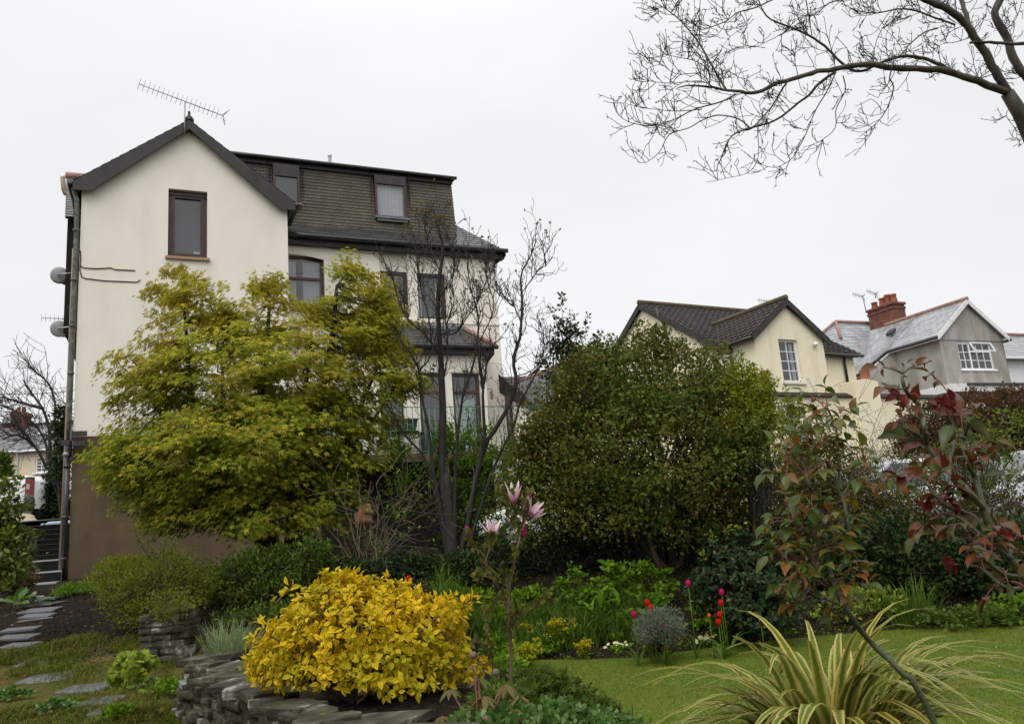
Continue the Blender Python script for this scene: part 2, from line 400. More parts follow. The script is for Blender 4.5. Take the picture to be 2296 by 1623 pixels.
def ground_hit(u, v, y0=1.5, y1=60):
    d = ray(u, v); ys = np.linspace(y0, y1, 3000)
    P = EYE[None] + d[None] * (ys / d[1])[:, None]
    below = P[:, 2] < G(P[:, 0], P[:, 1])
    i = int(np.argmax(below)) if below.any() else len(ys) - 1
    return P[i]

def ground_mat():
    m, t, b, o = new_mat('damp garden ground')
    c = N(t, 'ShaderNodeTexCoord'); s = N(t, 'ShaderNodeSeparateXYZ'); t.links.new(c.outputs['Object'], s.inputs[0])
    n1 = noise(t, 1.6, 6, rough=.65); soil = ramp(t, [(.008, .0065, .0045), (.022, .016, .011), (.042, .031, .021)], [.35, .55, .75])
    n1b = noise(t, 30, 4); t.links.new(n1b.outputs[0], soil.inputs[0])
    moss = ramp(t, [(.025, .024, .010), (.06, .06, .016), (.105, .082, .024), (.05, .075, .016)], [.3, .45, .58, .7])
    n2 = noise(t, 3.2, 7, rough=.7); t.links.new(n2.outputs[0], moss.inputs[0])
    # mossy turf grows on the near left, thinning to bare soil further up and under the shrubs
    ad = N(t, 'ShaderNodeMath', operation='MULTIPLY_ADD'); ad.inputs[1].default_value = -3.0
    t.links.new(n1.outputs[0], ad.inputs[0]); t.links.new(s.outputs['Y'], ad.inputs[2])
    mr = N(t, 'ShaderNodeMapRange'); mr.inputs[1].default_value = 6.9; mr.inputs[2].default_value = 7.9; mr.inputs[3].default_value = 1; mr.inputs[4].default_value = 0
    t.links.new(ad.outputs[0], mr.inputs[0])
    mx_ = N(t, 'ShaderNodeMapRange'); mx_.inputs[1].default_value = -1.0; mx_.inputs[2].default_value = -1.6
    t.links.new(s.outputs['X'], mx_.inputs[0])
    mu = N(t, 'ShaderNodeMath', operation='MULTIPLY'); t.links.new(mr.outputs[0], mu.inputs[0]); t.links.new(mx_.outputs[0], mu.inputs[1])
    mx = N(t, 'ShaderNodeMixRGB'); t.links.new(mu.outputs[0], mx.inputs[0]); t.links.new(soil.outputs[0], mx.inputs[1]); t.links.new(moss.outputs[0], mx.inputs[2])
    t.links.new(mx.outputs[0], b.inputs['Base Color']); b.inputs['Roughness'].default_value = .95; b.inputs['IOR'].default_value = 1.15
    bp = N(t, 'ShaderNodeBump'); bp.inputs['Strength'].default_value = .9; bp.inputs['Distance'].default_value = .03
    nb = noise(t, 28, 5); t.links.new(nb.outputs[0], bp.inputs['Height']); t.links.new(bp.outputs[0], b.inputs['Normal'])
    return m
M['ground'] = ground_mat()
def grid_sheet(name, X, Y, Z, mat, kind='structure'):
    ny, nx = X.shape
    me = bpy.data.meshes.new(name)
    V = np.stack([X, Y, Z], -1).reshape(-1, 3)
    idx = np.arange(ny * nx).reshape(ny, nx)
    F = np.stack([idx[:-1, :-1], idx[:-1, 1:], idx[1:, 1:], idx[1:, :-1]], -1).reshape(-1, 4)
    me.from_pydata(V.tolist(), [], F.tolist())
    me.polygons.foreach_set('use_smooth', [True] * len(F))
    return tag(link_mesh(name, me, mat, None), kind=kind)
xs = np.concatenate([[-400, -150, -80, -50, -40], np.arange(-34, -6, 1.0), np.arange(-6, 4, .12), np.arange(4, 16, .4), np.arange(16, 40, 2), [50, 90, 200, 400]])
ys = np.concatenate([[-200, -60, -20, -8, -3], np.arange(0, 13, .12), np.arange(13, 26, .4), np.arange(26, 60, 2), [70, 100, 180, 400, 900]])
XX, YY = np.meshgrid(xs, ys)
grid_sheet('ground', XX, YY, G(XX, YY), M['ground'])

# lawn: a sheet a few millimetres over the ground, with its grass
M['lawn'] = surf('mown lawn', [(.06, .10, .006), (.09, .135, .008), (.13, .15, .014)], 9, .95, .8, 120, cols2=[(.75, .8, .7), (1.1, 1.05, 1)], scale2=1.3)
ss, tt = np.meshgrid(np.linspace(0, 1, 60), np.linspace(0, 1, 60))
yy0 = 1.2 + tt * (_lly[-1] - 1.2)
xl_ = lawn_left(yy0); LX = xl_ + ss * (9.0 - xl_); LY = 1.2 + tt * (lawn_back(LX) - 1.2)
grid_sheet('lawn', LX, LY, G(LX, LY) * 0 + .006, M['lawn'])

# the lane on the right behind the shrubs and the street on the left
lane_y, lane_x = np.meshgrid(np.linspace(13.6, 18.4, 12), np.linspace(3.6, 26, 40))
grid_sheet('lane', lane_x, lane_y, np.maximum(G(lane_x, lane_y), .78) + .05, M['asphalt'])
st_y, st_x = np.meshgrid(np.linspace(28.6, 40, 14), np.linspace(-60, -9.5, 40))
grid_sheet('street', st_x, st_y, G(st_x, st_y) + .03, M['asphalt'])

# ---- stones
def slab(mb, rng, c, rx, ry, h, ang=0, n=7, tilt=(0, 0), bev=.25, jit=.16, square=.6):
    """an irregular flat stone: c is the centre of its underside"""
    c = np.asarray(c, float); k = np.arange(n) * 2 * math.pi / n + rng.uniform(-.25, .25, n) / n * 3
    ca, sa = np.cos(k), np.sin(k)
    p = 1 / np.maximum(np.abs(ca), np.abs(sa)) * square + (1 - square)
    p *= 1 + rng.uniform(-jit, jit, n)
    x = ca * p * rx; y = sa * p * ry
    if square >= 1:      # split slabs: four knocked corners and bowed edges
        q = np.array([(-1, -1), (-.3, -1), (.4, -1), (1, -1), (1, .1), (1, 1), (.3, 1), (-.4, 1), (-1, 1), (-1, -.1)]) * (1 + rng.uniform(-jit, jit, (10, 2))); n = 10; x, y = q[:, 0] * rx, q[:, 1] * ry
    def ring(z, s, j=0.0):
        X = x * s + rng.uniform(-j, j, n) * rx; Y = y * s + rng.uniform(-j, j, n) * ry
        Z = z + X * tilt[0] + Y * tilt[1]
        return np.stack([c[0] + X * math.cos(ang) - Y * math.sin(ang), c[1] + X * math.sin(ang) + Y * math.cos(ang), c[2] + Z], 1)
    e = min(h * bev, .02)
    V = np.concatenate([ring(0, .95, .02), ring(h * .35, 1.0, .02), ring(h - e, .99, .02), ring(h, 1 - e / max(rx, .02), .01), ring(h + rng.uniform(-.1, .15) * h, .45, .1)])
    F = [[i * n + j, i * n + (j + 1) % n, (i + 1) * n + (j + 1) % n, (i + 1) * n + j] for i in range(4) for j in range(n)]
    F += [list(range(4 * n, 5 * n))]
    mb.add(V, F)

rng = np.random.default_rng(5)
t = thing('dry_stone_wall', 'low curving dry stone wall with white lichen beside the golden bush', 'wall', (WALL_LINE[2][0], WALL_LINE[2][1], .3))
core = MB()
seg = np.linalg.norm(np.diff(WALL_LINE, axis=0), axis=1); cum = np.concatenate([[0], np.cumsum(seg)])
def wl(s):
    i = min(len(seg) - 1, max(0, int(np.searchsorted(cum, s) - 1)))
    f = (s - cum[i]) / seg[i]; p = WALL_LINE[i] * (1 - f) + WALL_LINE[i + 1] * f; d = nrm(WALL_LINE[i + 1] - WALL_LINE[i])
    return p, d
for course in range(11):
    s = rng.uniform(-.1, .1); zc = course * .062
    while s < cum[-1] + .05:
        L = rng.uniform(.10, .30); p, d = wl(s + L / 2); nrm_l = np.array([-d[1], d[0]])
        base = g(p[0] + nrm_l[0] * .25, p[1] + nrm_l[1] * .25) - .05
        top = .69
        h = rng.uniform(.045, .065)
        z = base + zc
        if z + h < top + .01:
            q = p + nrm_l * (.04 - (z - base) * .12 + rng.uniform(-.025, .025)) - nrm_l * .08
            slab(core, rng, (q[0], q[1], z), L / 2, .13, h, math.atan2(d[1], d[0]) + rng.uniform(-.08, .08), 7, (rng.uniform(-.08, .08), rng.uniform(-.08, .08)), square=1, jit=.10, bev=.08)
        s += L * rng.uniform(.93, 1.02)
core.build('stonework', M['stone'], t)
# flat copings and loose slabs along the top, each a stone of its own
for (u, v, Y, rx, ry, h, an, tl) in ((880, 1612, 2.95, .30, .13, .045, .5, .05), (930, 1585, 3.15, .24, .12, .05, -.15, -.04), (855, 1566, 3.4, .20, .11, .045, -.35, .1),
                                     (760, 1590, 3.35, .20, .13, .05, .9, 0), (700, 1578, 3.7, .18, .12, .05, .8, .05), (640, 1560, 3.95, .17, .12, .045, .8, 0),
                                     (585, 1545, 4.3, .16, .13, .05, .9, -.05), (545, 1515, 4.7, .22, .14, .05, 1.0, .06), (500, 1500, 5.0, .2, .13, .05, .9, 0),
                                     (515, 1480, 5.3, .2, .14, .05, .7, .1), (730, 1600, 3.5, .2, .12, .05, .2, .06), (665, 1580, 3.8, .2, .12, .05, 1.3, -.06), (610, 1560, 4.2, .18, .12, .05, .3, .05), (565, 1532, 4.5, .2, .12, .05, 1.5, .05), (525, 1510, 4.9, .18, .12, .05, .3, -.05), (820, 1600, 3.2, .2, .11, .05, .1, .08), (470, 1480, 5.5, .17, .12, .05, 1.1, -.05), (450, 1462, 5.9, .2, .13, .055, .9, .05), (500, 1455, 5.9, .22, .14, .05, .4, .08)):
    b = MB(); p = at(u, v, Y); zz = max(g(p[0], p[1]) - .01, min(p[2] - h, .73), .675)
    slab(b, rng, (p[0], p[1], zz), rx * (.85 if u > 840 else .6) * rng.uniform(.85, 1.1), ry * rng.uniform(.75, 1.0), h * rng.uniform(.8, 1.1), an + rng.uniform(-.3, .3), 7, (tl, rng.uniform(-.08, .08)), square=1, jit=.22, bev=.08)
    b.build('coping_stone', M['stone'], t)
# square pier of stacked slate under the arching shrub
pb = ground_hit(378, 1472)
t = thing('stone_pier', 'short square pier of stacked flat stones under the arching green shrub', 'stone pier', pb)
b = MB(); z = -.04
while z < .40:
    h = rng.uniform(.03, .075); x = -.21
    while x < .2:
        L = rng.uniform(.10, .26); L = min(L, .24 - x)
        slab(b, rng, pb + [x + L / 2, rng.uniform(-.02, .02), z], L / 2, .19, h * .97, rng.uniform(-.05, .05), 7, (rng.uniform(-.05, .05), rng.uniform(-.04, .04)), square=1, jit=.07, bev=.1)
        x += L
    z += h
b.build('stonework', M['stone'], t)
b = MB(); slab(b, rng, pb + [.05, 0, z - .005], .2, .2, .055, .1, 8, (.03, .02), square=.9, jit=.05); b.build('coping_stone', M['stone'], t)

# stepping stones: (u, v) centre in the photograph, half sizes in pixels
STONES = [(105, 1336, 37, 4, 'thin dark flagstone nearest the concrete steps'), (100, 1344, 36, 5, 'second narrow flagstone below the concrete steps'), (100, 1355, 42, 6, 'third narrow flagstone below the concrete steps'),
          (90, 1369, 46, 8, 'fourth flagstone down, first wide one on the upper path'), (83, 1382, 44, 6, 'flagstone on bare soil just below the wide upper one'), (70, 1396, 44, 6, 'flagstone at the bend with moss along its edge'),
          (48, 1412, 46, 7, 'wet flagstone on the mossy bend near the left edge'), (35, 1430, 52, 8, 'large wet flagstone cut by the left edge of the picture'), (45, 1448, 48, 7, 'flagstone half buried in grass at the left edge'),
          (80, 1487, 42, 10, 'flagstone with grass tufts around it above the big pale slab'), (118, 1519, 62, 15, 'big pale slanted flagstone in the mossy turf'), (192, 1545, 56, 12, 'brown grey flagstone to the right below the big slab'),
          (228, 1574, 52, 10, 'mossy flagstone second from the bottom of the path'), (245, 1598, 50, 9, 'lowest dark flagstone at the bottom edge of the path')]
for u, v, hu, hv, lab in STONES:
    p = ground_hit(u, v); rx = hu * p[1] / FPX * .84; p2 = ground_hit(u, v - hv * .7); p3 = ground_hit(u, v + hv * .7)
    ry = max(.09, min(.21, (p2[1] - p3[1]) / 2))
    o = thing('stepping_stone', lab, 'stepping stone', p, 'stepping stones of the garden path')
    sl = (g(p[0], p[1] + .3) - g(p[0], p[1] - .3)) / .6
    b = MB(); slab(b, rng, p + [0, 0, -.01], rx, ry, .03, rng.uniform(-.15, .05), 9, (rng.uniform(-.03, .03), sl * .8), square=1, jit=.10)
    b.build('flagstone', M['flag'], o)

# ------------------------------------------------------------------ the big cream house
_o = at(152, 1300, 16)
H = Frame(_o, 65.5)
Z0 = 1.0
house = thing('cream_house', 'tall cream rendered house with brown base, dark gable boards and tile hung dormer', 'house', H.p(0, 0, 1.2))
def wall_face(mb, F, poly, b, holes=(), reveal=.16, uvz=True, mi=0):
    """a flat wall in the plane b with window holes (a0, z0, a1, z1) and their reveals"""
    loops = [[Vector((x, z, 0)) for x, z in poly]]
    for a0, z0, a1, z1 in holes: loops.append([Vector((a0, z0, 0)), Vector((a0, z1, 0)), Vector((a1, z1, 0)), Vector((a1, z0, 0))])
    tris = tessellate_polygon(loops)
    flat = [p for l in loops for p in l]
    fs = []
    for tr in tris:
        A_, B_, C_ = (flat[i] for i in tr)
        if (B_ - A_).cross(C_ - A_).z < 0: tr = (tr[0], tr[2], tr[1])
        fs.append(list(tr))
    mb.add([F.p(p.x, b, p.y) for p in flat], fs, mi=mi)
    for a0, z0, a1, z1 in holes:
        c = [(a0, z0), (a1, z0), (a1, z1), (a0, z1)]
        for i in range(4):
            (x0, y0), (x1, y1) = c[i], c[(i + 1) % 4]
            mb.quad(F.p(x0, b, y0), F.p(x0, b + reveal, y0), F.p(x1, b + reveal, y1), F.p(x1, b, y1), mi=mi)
def window(parent, F, a0, z0, a1, z1, b, fw=.07, mat='brown_frame', mullions=(), transoms=(), bars=None, sill=None, curtain=None, depth=.06, pane_mat='glass', bar_w=.022, reveal=.16):
    """a window set back in the wall: frame, pane, optional sill and curtain, dim room behind"""
    bb = b + reveal - depth
    f = MB()
    f.fbox(F, a0, a0 + fw, bb, bb + depth, z0, z1); f.fbox(F, a1 - fw, a1, bb, bb + depth, z0, z1)
    f.fbox(F, a0 + fw, a1 - fw, bb + .002, bb + depth, z0, z0 + fw); f.fbox(F, a0 + fw, a1 - fw, bb + .002, bb + depth, z1 - fw, z1)
    for m in mullions: f.fbox(F, m - fw / 2, m + fw / 2, bb + .004, bb + depth, z0 + fw, z1 - fw)
    for tz, (x0, x1) in [(q if isinstance(q, tuple) else (q, (a0 + fw, a1 - fw))) for q in transoms]: f.fbox(F, x0, x1, bb + .006, bb + depth, tz - fw / 2, tz + fw / 2)
    for (x0, x1, y0, y1, nx, ny) in (bars or []):
        for i in range(1, nx): xx = x0 + (x1 - x0) * i / nx; f.fbox(F, xx - bar_w / 2, xx + bar_w / 2, bb + .012, bb + depth - .006, y0, y1)
        for i in range(1, ny): yy = y0 + (y1 - y0) * i / ny; f.fbox(F, x0, x1, bb + .015, bb + depth - .009, yy - bar_w / 2, yy + bar_w / 2)
    # sloping chamfer round the opening light
    fo = f.build('window', M[mat], parent)
    p = MB(); p.quad(*[F.p(x, bb + depth * .6, y) for x, y in ((a0 + fw * .8, z0 + fw * .8), (a1 - fw * .8, z0 + fw * .8), (a1 - fw * .8, z1 - fw * .8), (a0 + fw * .8, z1 - fw * .8))])
    p.build('pane', M[pane_mat], fo)
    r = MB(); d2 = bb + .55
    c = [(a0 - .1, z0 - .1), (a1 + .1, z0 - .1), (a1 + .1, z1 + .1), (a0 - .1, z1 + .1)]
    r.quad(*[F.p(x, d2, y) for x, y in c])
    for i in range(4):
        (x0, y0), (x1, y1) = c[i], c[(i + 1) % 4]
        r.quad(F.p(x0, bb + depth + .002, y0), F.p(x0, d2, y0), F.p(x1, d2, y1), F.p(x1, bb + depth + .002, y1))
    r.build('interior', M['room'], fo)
    if sill:
        s = MB(); s.fbox(F, a0 - sill[0], a1 + sill[0], b - sill[1], b + reveal - depth, z0 - sill[2], z0 + .004); s.build('sill', M[sill[3]], fo)
    for (x0, x1, y0, y1) in (curtain or []):
        k = MB(); n = max(6, int(abs(x1 - x0) / .03)); V = []
        for i in range(n + 1):
            x = x0 + (x1 - x0) * i / n; o_ = .012 * math.sin(i * 1.9)
            V += [F.p(x, bb + depth + .05 + o_, y0), F.p(x, bb + depth + .05 + o_, y1)]
        k.add(V, [[2 * i, 2 * i + 2, 2 * i + 3, 2 * i + 1] for i in range(n)], smooth=True); k.build('curtain', M['curtain'], fo)
    return fo
def roof_plane(mb, p00, p10, p11, p01, course=.22, lift=.012, clip=None, mi=0):
    """a roof slope laid in real courses from the eave (p00-p10) up to the ridge (p01-p11); UVs in metres"""
    p00, p10, p11, p01 = [np.asarray(p, float) for p in (p00, p10, p11, p01)]
    H_ = np.linalg.norm((p01 + p11) / 2 - (p00 + p10) / 2); n = max(1, int(round(H_ / course)))
    nn = nrm(np.cross(p10 - p00, p01 - p00)); ea = nrm(p10 - p00)
    if nn[2] < 0: nn = -nn
    for i in range(n):
        f0, f1 = i / n, min(1, (i + 1.06) / n)
        a, b_, c, d = p00 + (p01 - p00) * f0, p10 + (p11 - p10) * f0, p10 + (p11 - p10) * f1, p00 + (p01 - p00) * f1
        a2, b2 = a + nn * lift, b_ + nn * lift
        u0, u1, u2, u3 = (a - p00) @ ea, (b_ - p00) @ ea, (c - p00) @ ea, (d - p00) @ ea
        v0 = i * course + (0 if True else 0)
        mb.quad(a2, b2, c, d, uv=[(u0, v0 + .004), (u1, v0 + .004), (u2, v0 + course - .001), (u3, v0 + course - .001)], mi=mi)
        mb.quad(a, b_, b2, a2, uv=[(u0, v0), (u1, v0), (u1, v0 + .003), (u0, v0 + .003)], mi=mi)
    mb.quad(p00 - nn * .05, p01 - nn * .05, p11 - nn * .05, p10 - nn * .05, mi=mi)

AW = H.on(645, 520)[0]                       # width of the gabled wing
B1 = 1.2                                     # main front stands back from the wing
apx = (AW / 2 - .02, 11.08); EZ = 9.44
w0 = H.on(376, 577); w1 = H.on(465, 428)
win_a0, win_z0, win_a1, win_z1 = w0[0], w0[1] + .02, w1[0], 9.60
PZ = 4.04
mb = MB()
wall_face(mb, H, [(0, PZ), (AW, PZ), (AW, EZ), apx, (0, EZ)], 0, [(win_a0, win_z0, win_a1, win_z1)], .2)
mb.quad(H.p(0, 0, PZ), H.p(0, 0, EZ), H.p(0, B1 + 6, EZ), H.p(0, B1 + 6, PZ))
mb.quad(H.p(AW, 0, PZ), H.p(AW, B1 + .3, PZ), H.p(AW, B1 + .3, EZ), H.p(AW, 0, EZ))
mb.build('wing_wall', M['cream'], house)
mb = MB(); mb.quad(H.p(0, .0, Z0 - .3), H.p(AW, 0, Z0 - .3), H.p(AW, 0, PZ), H.p(0, 0, PZ))
mb.quad(H.p(0, 0, Z0 - .3), H.p(0, 0, PZ), H.p(0, 7, PZ), H.p(0, 7, Z0 - .3)); mb.quad(H.p(AW, 0, Z0 - .3), H.p(AW, B1 + .3, Z0 - .3), H.p(AW, B1 + .3, PZ), H.p(AW, 0, PZ))
mb.build('plinth', M['plinth'], house)
wf = window(house, H, win_a0, win_z0, win_a1, win_z1, 0, .085, reveal=.2, sill=(.05, .07, .06, 'sill'))
s = MB(); s.fbox(H, win_a0 + .1, win_a1 - .1, .13, .15, win_z0 + .09, win_z0 + .1)
# opening light inside the frame
f2 = MB()
i0, i1, j0, j1 = win_a0 + .085, win_a1 - .085, win_z0 + .085, win_z1 - .10
for q in ((i0, i0 + .055, j0, j1), (i1 - .055, i1, j0, j1), (i0 + .055, i1 - .055, j0, j0 + .055), (i0 + .055, i1 - .055, j1 - .055, j1)): f2.fbox(H, q[0], q[1], .125, .165, q[2], q[3])
f2.fbox(H, win_a0 + .002, win_a1 - .002, .10, .19, win_z1 - .10, win_z1 - .004)
f2.build('opening_light', M['brown_frame'], wf)
s = MB(); s.fbox(H, i1 - .19, i1 - .06, .215, .22, j0 + .06, j0 + .14); s.build('paper', M['white_frame'], wf)
# wing roof and bargeboards
RO = .16; OV = .14
sl = (apx[1] - EZ) / apx[0]
rz = lambda a: apx[1] - abs(a - apx[0]) * sl + .20
def rp(a, b, dz=0): return H.p(a, b, rz(a) + dz)
mb = MB()
roof_plane(mb, rp(-RO, 5), rp(-RO, -OV), rp(apx[0], -OV), rp(apx[0], 5))
roof_plane(mb, rp(AW + RO, -OV), rp(AW + RO, 3), rp(apx[0], 3), rp(apx[0], -OV))
wr = mb.build('wing_roof', M['roof_slate'], house)
rb = MB(); rb.tube([rp(apx[0], b, .02) for b in np.linspace(-OV - .02, 4, 12)], .08, 8)
rb.build('ridge_tiles', M['roof_slate'], wr)
fn = MB(); fn.lathe([(.10, -.05), (.11, .05), (.05, .12), (.03, .16), (.032, .24), (.0, .27)], rp(apx[0], -.05), n=10); fn.build('finial', M['black_board'], wr)
bw = .22
for sgn, name in ((-1, 0), (1, 1)):
    a_e = -RO if sgn < 0 else AW + RO
    b = MB()
    P = [(apx[0], rz(apx[0]) - .03), (a_e, rz(a_e) - .03), (a_e, rz(a_e) - bw), (a_e - sgn * .34, rz(a_e) - bw), (apx[0], rz(apx[0]) - .03 - bw)]
    b.prism([H.p(a, -OV - .04 - .003 * (sgn > 0), z) for a, z in P], H.B * .035)
    b.build('bargeboard', M['black_board'], house)
    b = MB(); ring = [(a_e + sgn * .01, rz(a_e) - .045), (a_e - sgn * .03, rz(a_e) - .045), (a_e - sgn * .2, rz(a_e) - bw + .02), (a_e + sgn * .01, rz(a_e) - bw + .02)]
    bb_ = MB(); bb_.tube([H.p(a_e + sgn * .05, b, rz(a_e) - .07) for b in np.linspace(-OV - .02, 5 if sgn < 0 else B1 - .1, 8)], .06, 8)
    bb_.build('gutter', M['black_plastic'], house)
# soffit strip under the overhang
mb = MB(); mb.quad(H.p(0, -OV, EZ - .02), H.p(0, 0, EZ - .02), H.p(*apx[:1], 0, apx[1] + .0), H.p(apx[0], -OV, apx[1])); mb.quad(H.p(AW, 0, EZ - .02), H.p(AW, -OV, EZ - .02), H.p(apx[0], -OV, apx[1]), H.p(apx[0], 0, apx[1]))
mb.build('soffit', M['black_board'], house)

# ---- main body to the right
AL = H.on(153, 460, B1)[0]; AR = H.on(1107, 570, B1)[0]; EM = 9.16
B2 = B1 + 2.5; RIDGE_Z = EM + .16 + 2.5 * .80 
def MA(u, b=B1): return H.on(u, 700, b)[0]
def MZ(u, v, b=B1): return H.on(u, v, b)[1]
x_w1 = (AW - .55, H.on(727, 600, B1)[0]); z_w1 = (MZ(690, 700), MZ(690, 572))
r2 = (H.on(852, 620, B1)[0], H.on(915, 620, B1)[0]); r3 = (H.on(935, 620, B1)[0], H.on(999, 620, B1)[0])
z_top2, z_bot2 = MZ(890, 606), MZ(960, 716); z_rec = MZ(900, 545)
RD = .12
mb = MB()
holes = [(x_w1[0], z_w1[0], x_w1[1], z_w1[1]), (r2[0], z_bot2 + .02, r2[1], z_rec), (r3[0], z_bot2 + .02, r3[1], z_rec)]
wall_face(mb, H, [(AW - .9, Z0 - .3), (AR, Z0 - .3), (AR, EM + .1), (AW - .9, EM + .1)], B1, holes, RD)
for r in (r2, r3): wall_face(mb, H, [(r[0], z_top2), (r[1], z_top2), (r[1], z_rec), (r[0], z_rec)], B1 + RD)
mb.add([H.p(AR, b, z) for b, z in ((B1, Z0 - .3), (B1 + 5, Z0 - .3), (B1 + 5, EM), (B1, EM + .1))], [[0, 1, 2, 3]])
mb.quad(H.p(AL, B1 + 5, Z0), H.p(AR, B1 + 5, Z0), H.p(AR, B1 + 5, EM), H.p(AL, B1 + 5, EM))
mb.build('main_wall', M['cream'], house)
# arched head of the first window
hd = MB(); n = 10; zt = z_w1[1]; V = []
for i in range(n + 1):
    x = x_w1[0] + (x_w1[1] - x_w1[0]) * i / n; V += [H.p(x, B1 + .004, zt + .004), H.p(x, B1 + .004, zt - .10 * (1 - math.sin(math.pi * i / n)))]
hd.add(V, [[2 * i, 2 * i + 1, 2 * i + 3, 2 * i + 2] for i in range(n)]); hd.build('window_arch', M['cream'], house)
window(house, H, x_w1[0], z_w1[0], x_w1[1], z_w1[1] + .0, B1, .07, reveal=RD + .06, transoms=[MZ(690, 622)], curtain=[(x_w1[0] + .1, x_w1[0] + .95, z_w1[0], z_w1[1] - .12), (x_w1[1] - .5, x_w1[1] - .1, z_w1[0], z_w1[1] - .12)])
window(house, H, r2[0], z_bot2 + .02, r2[1], z_top2, B1, .085, reveal=RD + .08, curtain=[(r2[0] + .1, r2[0] + .25, z_bot2 + .1, z_top2 - .1)])
window(house, H, r3[0], z_bot2 + .02, r3[1], z_top2, B1, .085, reveal=RD + .08, curtain=[(r3[1] - .24, r3[1] - .1, z_bot2 + .1, z_top2 - .1), (r3[0] + .09, r3[0] + .17, z_bot2 + .1, z_top2 - .1)])
st = MB(); st.fbox(H, r2[0] - .1, r3[1] + .35, B1 - .05, B1 - .002, z_bot2 - .10, z_bot2 - .02); st.build('sill', M['cream'], house)
st = MB(); st.fbox(H, r3[1] + .3, AR + .02, B1 - .03, B1 - .004, MZ(1110, 728) - .025, MZ(1110, 728) + .025); st.build('string_course', M['cream'], house)
# left return of the main body: dark side wall seen past the pipes, slate roof over it
dz0 = H.on(137, 745, B1)[1]
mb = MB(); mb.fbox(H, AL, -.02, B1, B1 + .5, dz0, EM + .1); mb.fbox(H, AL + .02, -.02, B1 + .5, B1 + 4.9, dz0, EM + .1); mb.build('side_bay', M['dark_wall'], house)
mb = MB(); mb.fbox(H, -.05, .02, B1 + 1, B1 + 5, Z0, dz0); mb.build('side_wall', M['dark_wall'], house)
# main roof
ms = .80
def mr_(a, b): return H.p(a, b, EM + .16 + (b - B1) * ms if b <= B2 else EM + .16 + (2 * B2 - b - B1) * ms)
EO = .25
mb = MB()
AL2 = H.on(150, 381, B2)[0]
_E = mr_(AR + .22, B1 - EO)
def _px(p): q = p - EYE; return (1148 + FPX * (q @ CR) / (q @ CF), 811.5 - FPX * (q @ CU) / (q @ CF))
best = (1e9, 0)
for _a in np.linspace(AR - 3, AR + .2, 120):
    (x0, y0), (x1, y1) = _px(_E), _px(mr_(_a, B2)); yy_ = y0 + (y1 - y0) * (1018 - x0) / (x1 - x0); best = min(best, (abs(yy_ - 504), _a))
ARH = best[1]
roof_plane(mb, mr_(AL - .03, B1 - EO), mr_(AR + .22, B1 - EO), mr_(ARH, B2), mr_(AL2, B2), course=.2)
roof_plane(mb, mr_(AR + .22, B1 - EO), mr_(AR + .22, 2 * B2 - B1 + .2), mr_(ARH, B2) + H.B * .02, mr_(ARH, B2), course=.2)
roof_plane(mb, mr_(AR + .22, 2 * B2 - B1 + .2), mr_(AL2, 2 * B2 - B1 + .2), mr_(AL2, B2), mr_(ARH, B2), course=.2)
mro = mb.build('main_roof', M['roof_slate'], house)
b = MB(); b.tube([mr_(AL2 - .02 + i * .3, B2) + [0, 0, .03] for i in range(int((ARH - AL2) / .3) + 1)], .09, 8); b.build('ridge_tiles', M['ridge'], mro)
b = MB()
b.bar(mr_(AR + .24, B1 - EO) - [0, 0, .09], mr_(AR + .24, 2 * B2 - B1 + .2) - [0, 0, .09], .03, .18); b.build('verge_board', M['black_board'], house)
b = MB(); b.fbox(H, AW + .05, AR + .22, B1 - .17, B1 - .13, EM - .26, EM - .06); b.fbox(H, AW + .05, AR + .22, B1 - .13, B1, EM - .26, EM - .24)
b.prism([H.p(AR + .215, bq, z) for bq, z in ((B1 - .17, EM - .06), (B1 - .17, EM - .26), (B1 + .05, EM - .26), (B1 + .3, EM + .1), (B1 + .3, EM + .28))], H.A * .03)
b.build('fascia', M['black_board'], house)
b = MB(); b.tube([H.p(a, B1 - EO - .03, EM - .07) for a in np.linspace(AW + .02, AR + .3, 10)], .065, 8); b.build('gutter', M['black_plastic'], house)
# dormer
DB = B1 + .42; DBt = B1 + .60
d_l = H.on(560, 430, DB)[0]; d_r = H.on(1019, 460, DB)[0]
dzb = EM + .16 + (DB - B1) * ms - .03; dzt = H.on(1018, 416, DBt)[1]
wins = [(H.on(613, 430, DB)[0], H.on(672, 430, DB)[0], H.on(640, 455, DB)[1], H.on(640, 400, DB)[1]), (H.on(842, 460, DB)[0], H.on(913, 460, DB)[0], H.on(880, 489, DB)[1], H.on(880, 424, DB)[1])]
def dface(a, z):
    return H.p(a, DB + (z - dzb) / (dzt - dzb) * (DBt - DB), z)
def tile_strip(mb, a0, a1, z0, z1):
    """hung tiles: overlapping courses, each with its lower edge standing off the wall"""
    n = max(1, int(round((z1 - z0) / .095)))
    for i in range(n):
        za, zb = z0 + (z1 - z0) * i / n, z0 + (z1 - z0) * (i + 1) / n
        o_ = -H.B * .014
        mb.quad(dface(a0, za) + o_, dface(a1, za) + o_, dface(a1, zb), dface(a0, zb), uv=[(a0, i * .125 + .004), (a1, i * .125 + .004), (a1, i * .125 + .122), (a0, i * .125 + .122)])
        mb.quad(dface(a0, za), dface(a1, za), dface(a1, za) + o_, dface(a0, za) + o_, uv=[(a0, i * .125), (a1, i * .125), (a1, i * .125 + .002), (a0, i * .125 + .002)])
mb = MB(); edges = [d_l - .6] + [x for w in wins for x in w[:2]] + [d_r]
for i in range(0, len(edges), 2): tile_strip(mb, edges[i], edges[i + 1], dzb, dzt)
for (x0, x1, y0, y1) in wins: tile_strip(mb, x0, x1, dzb, y0 - .04)
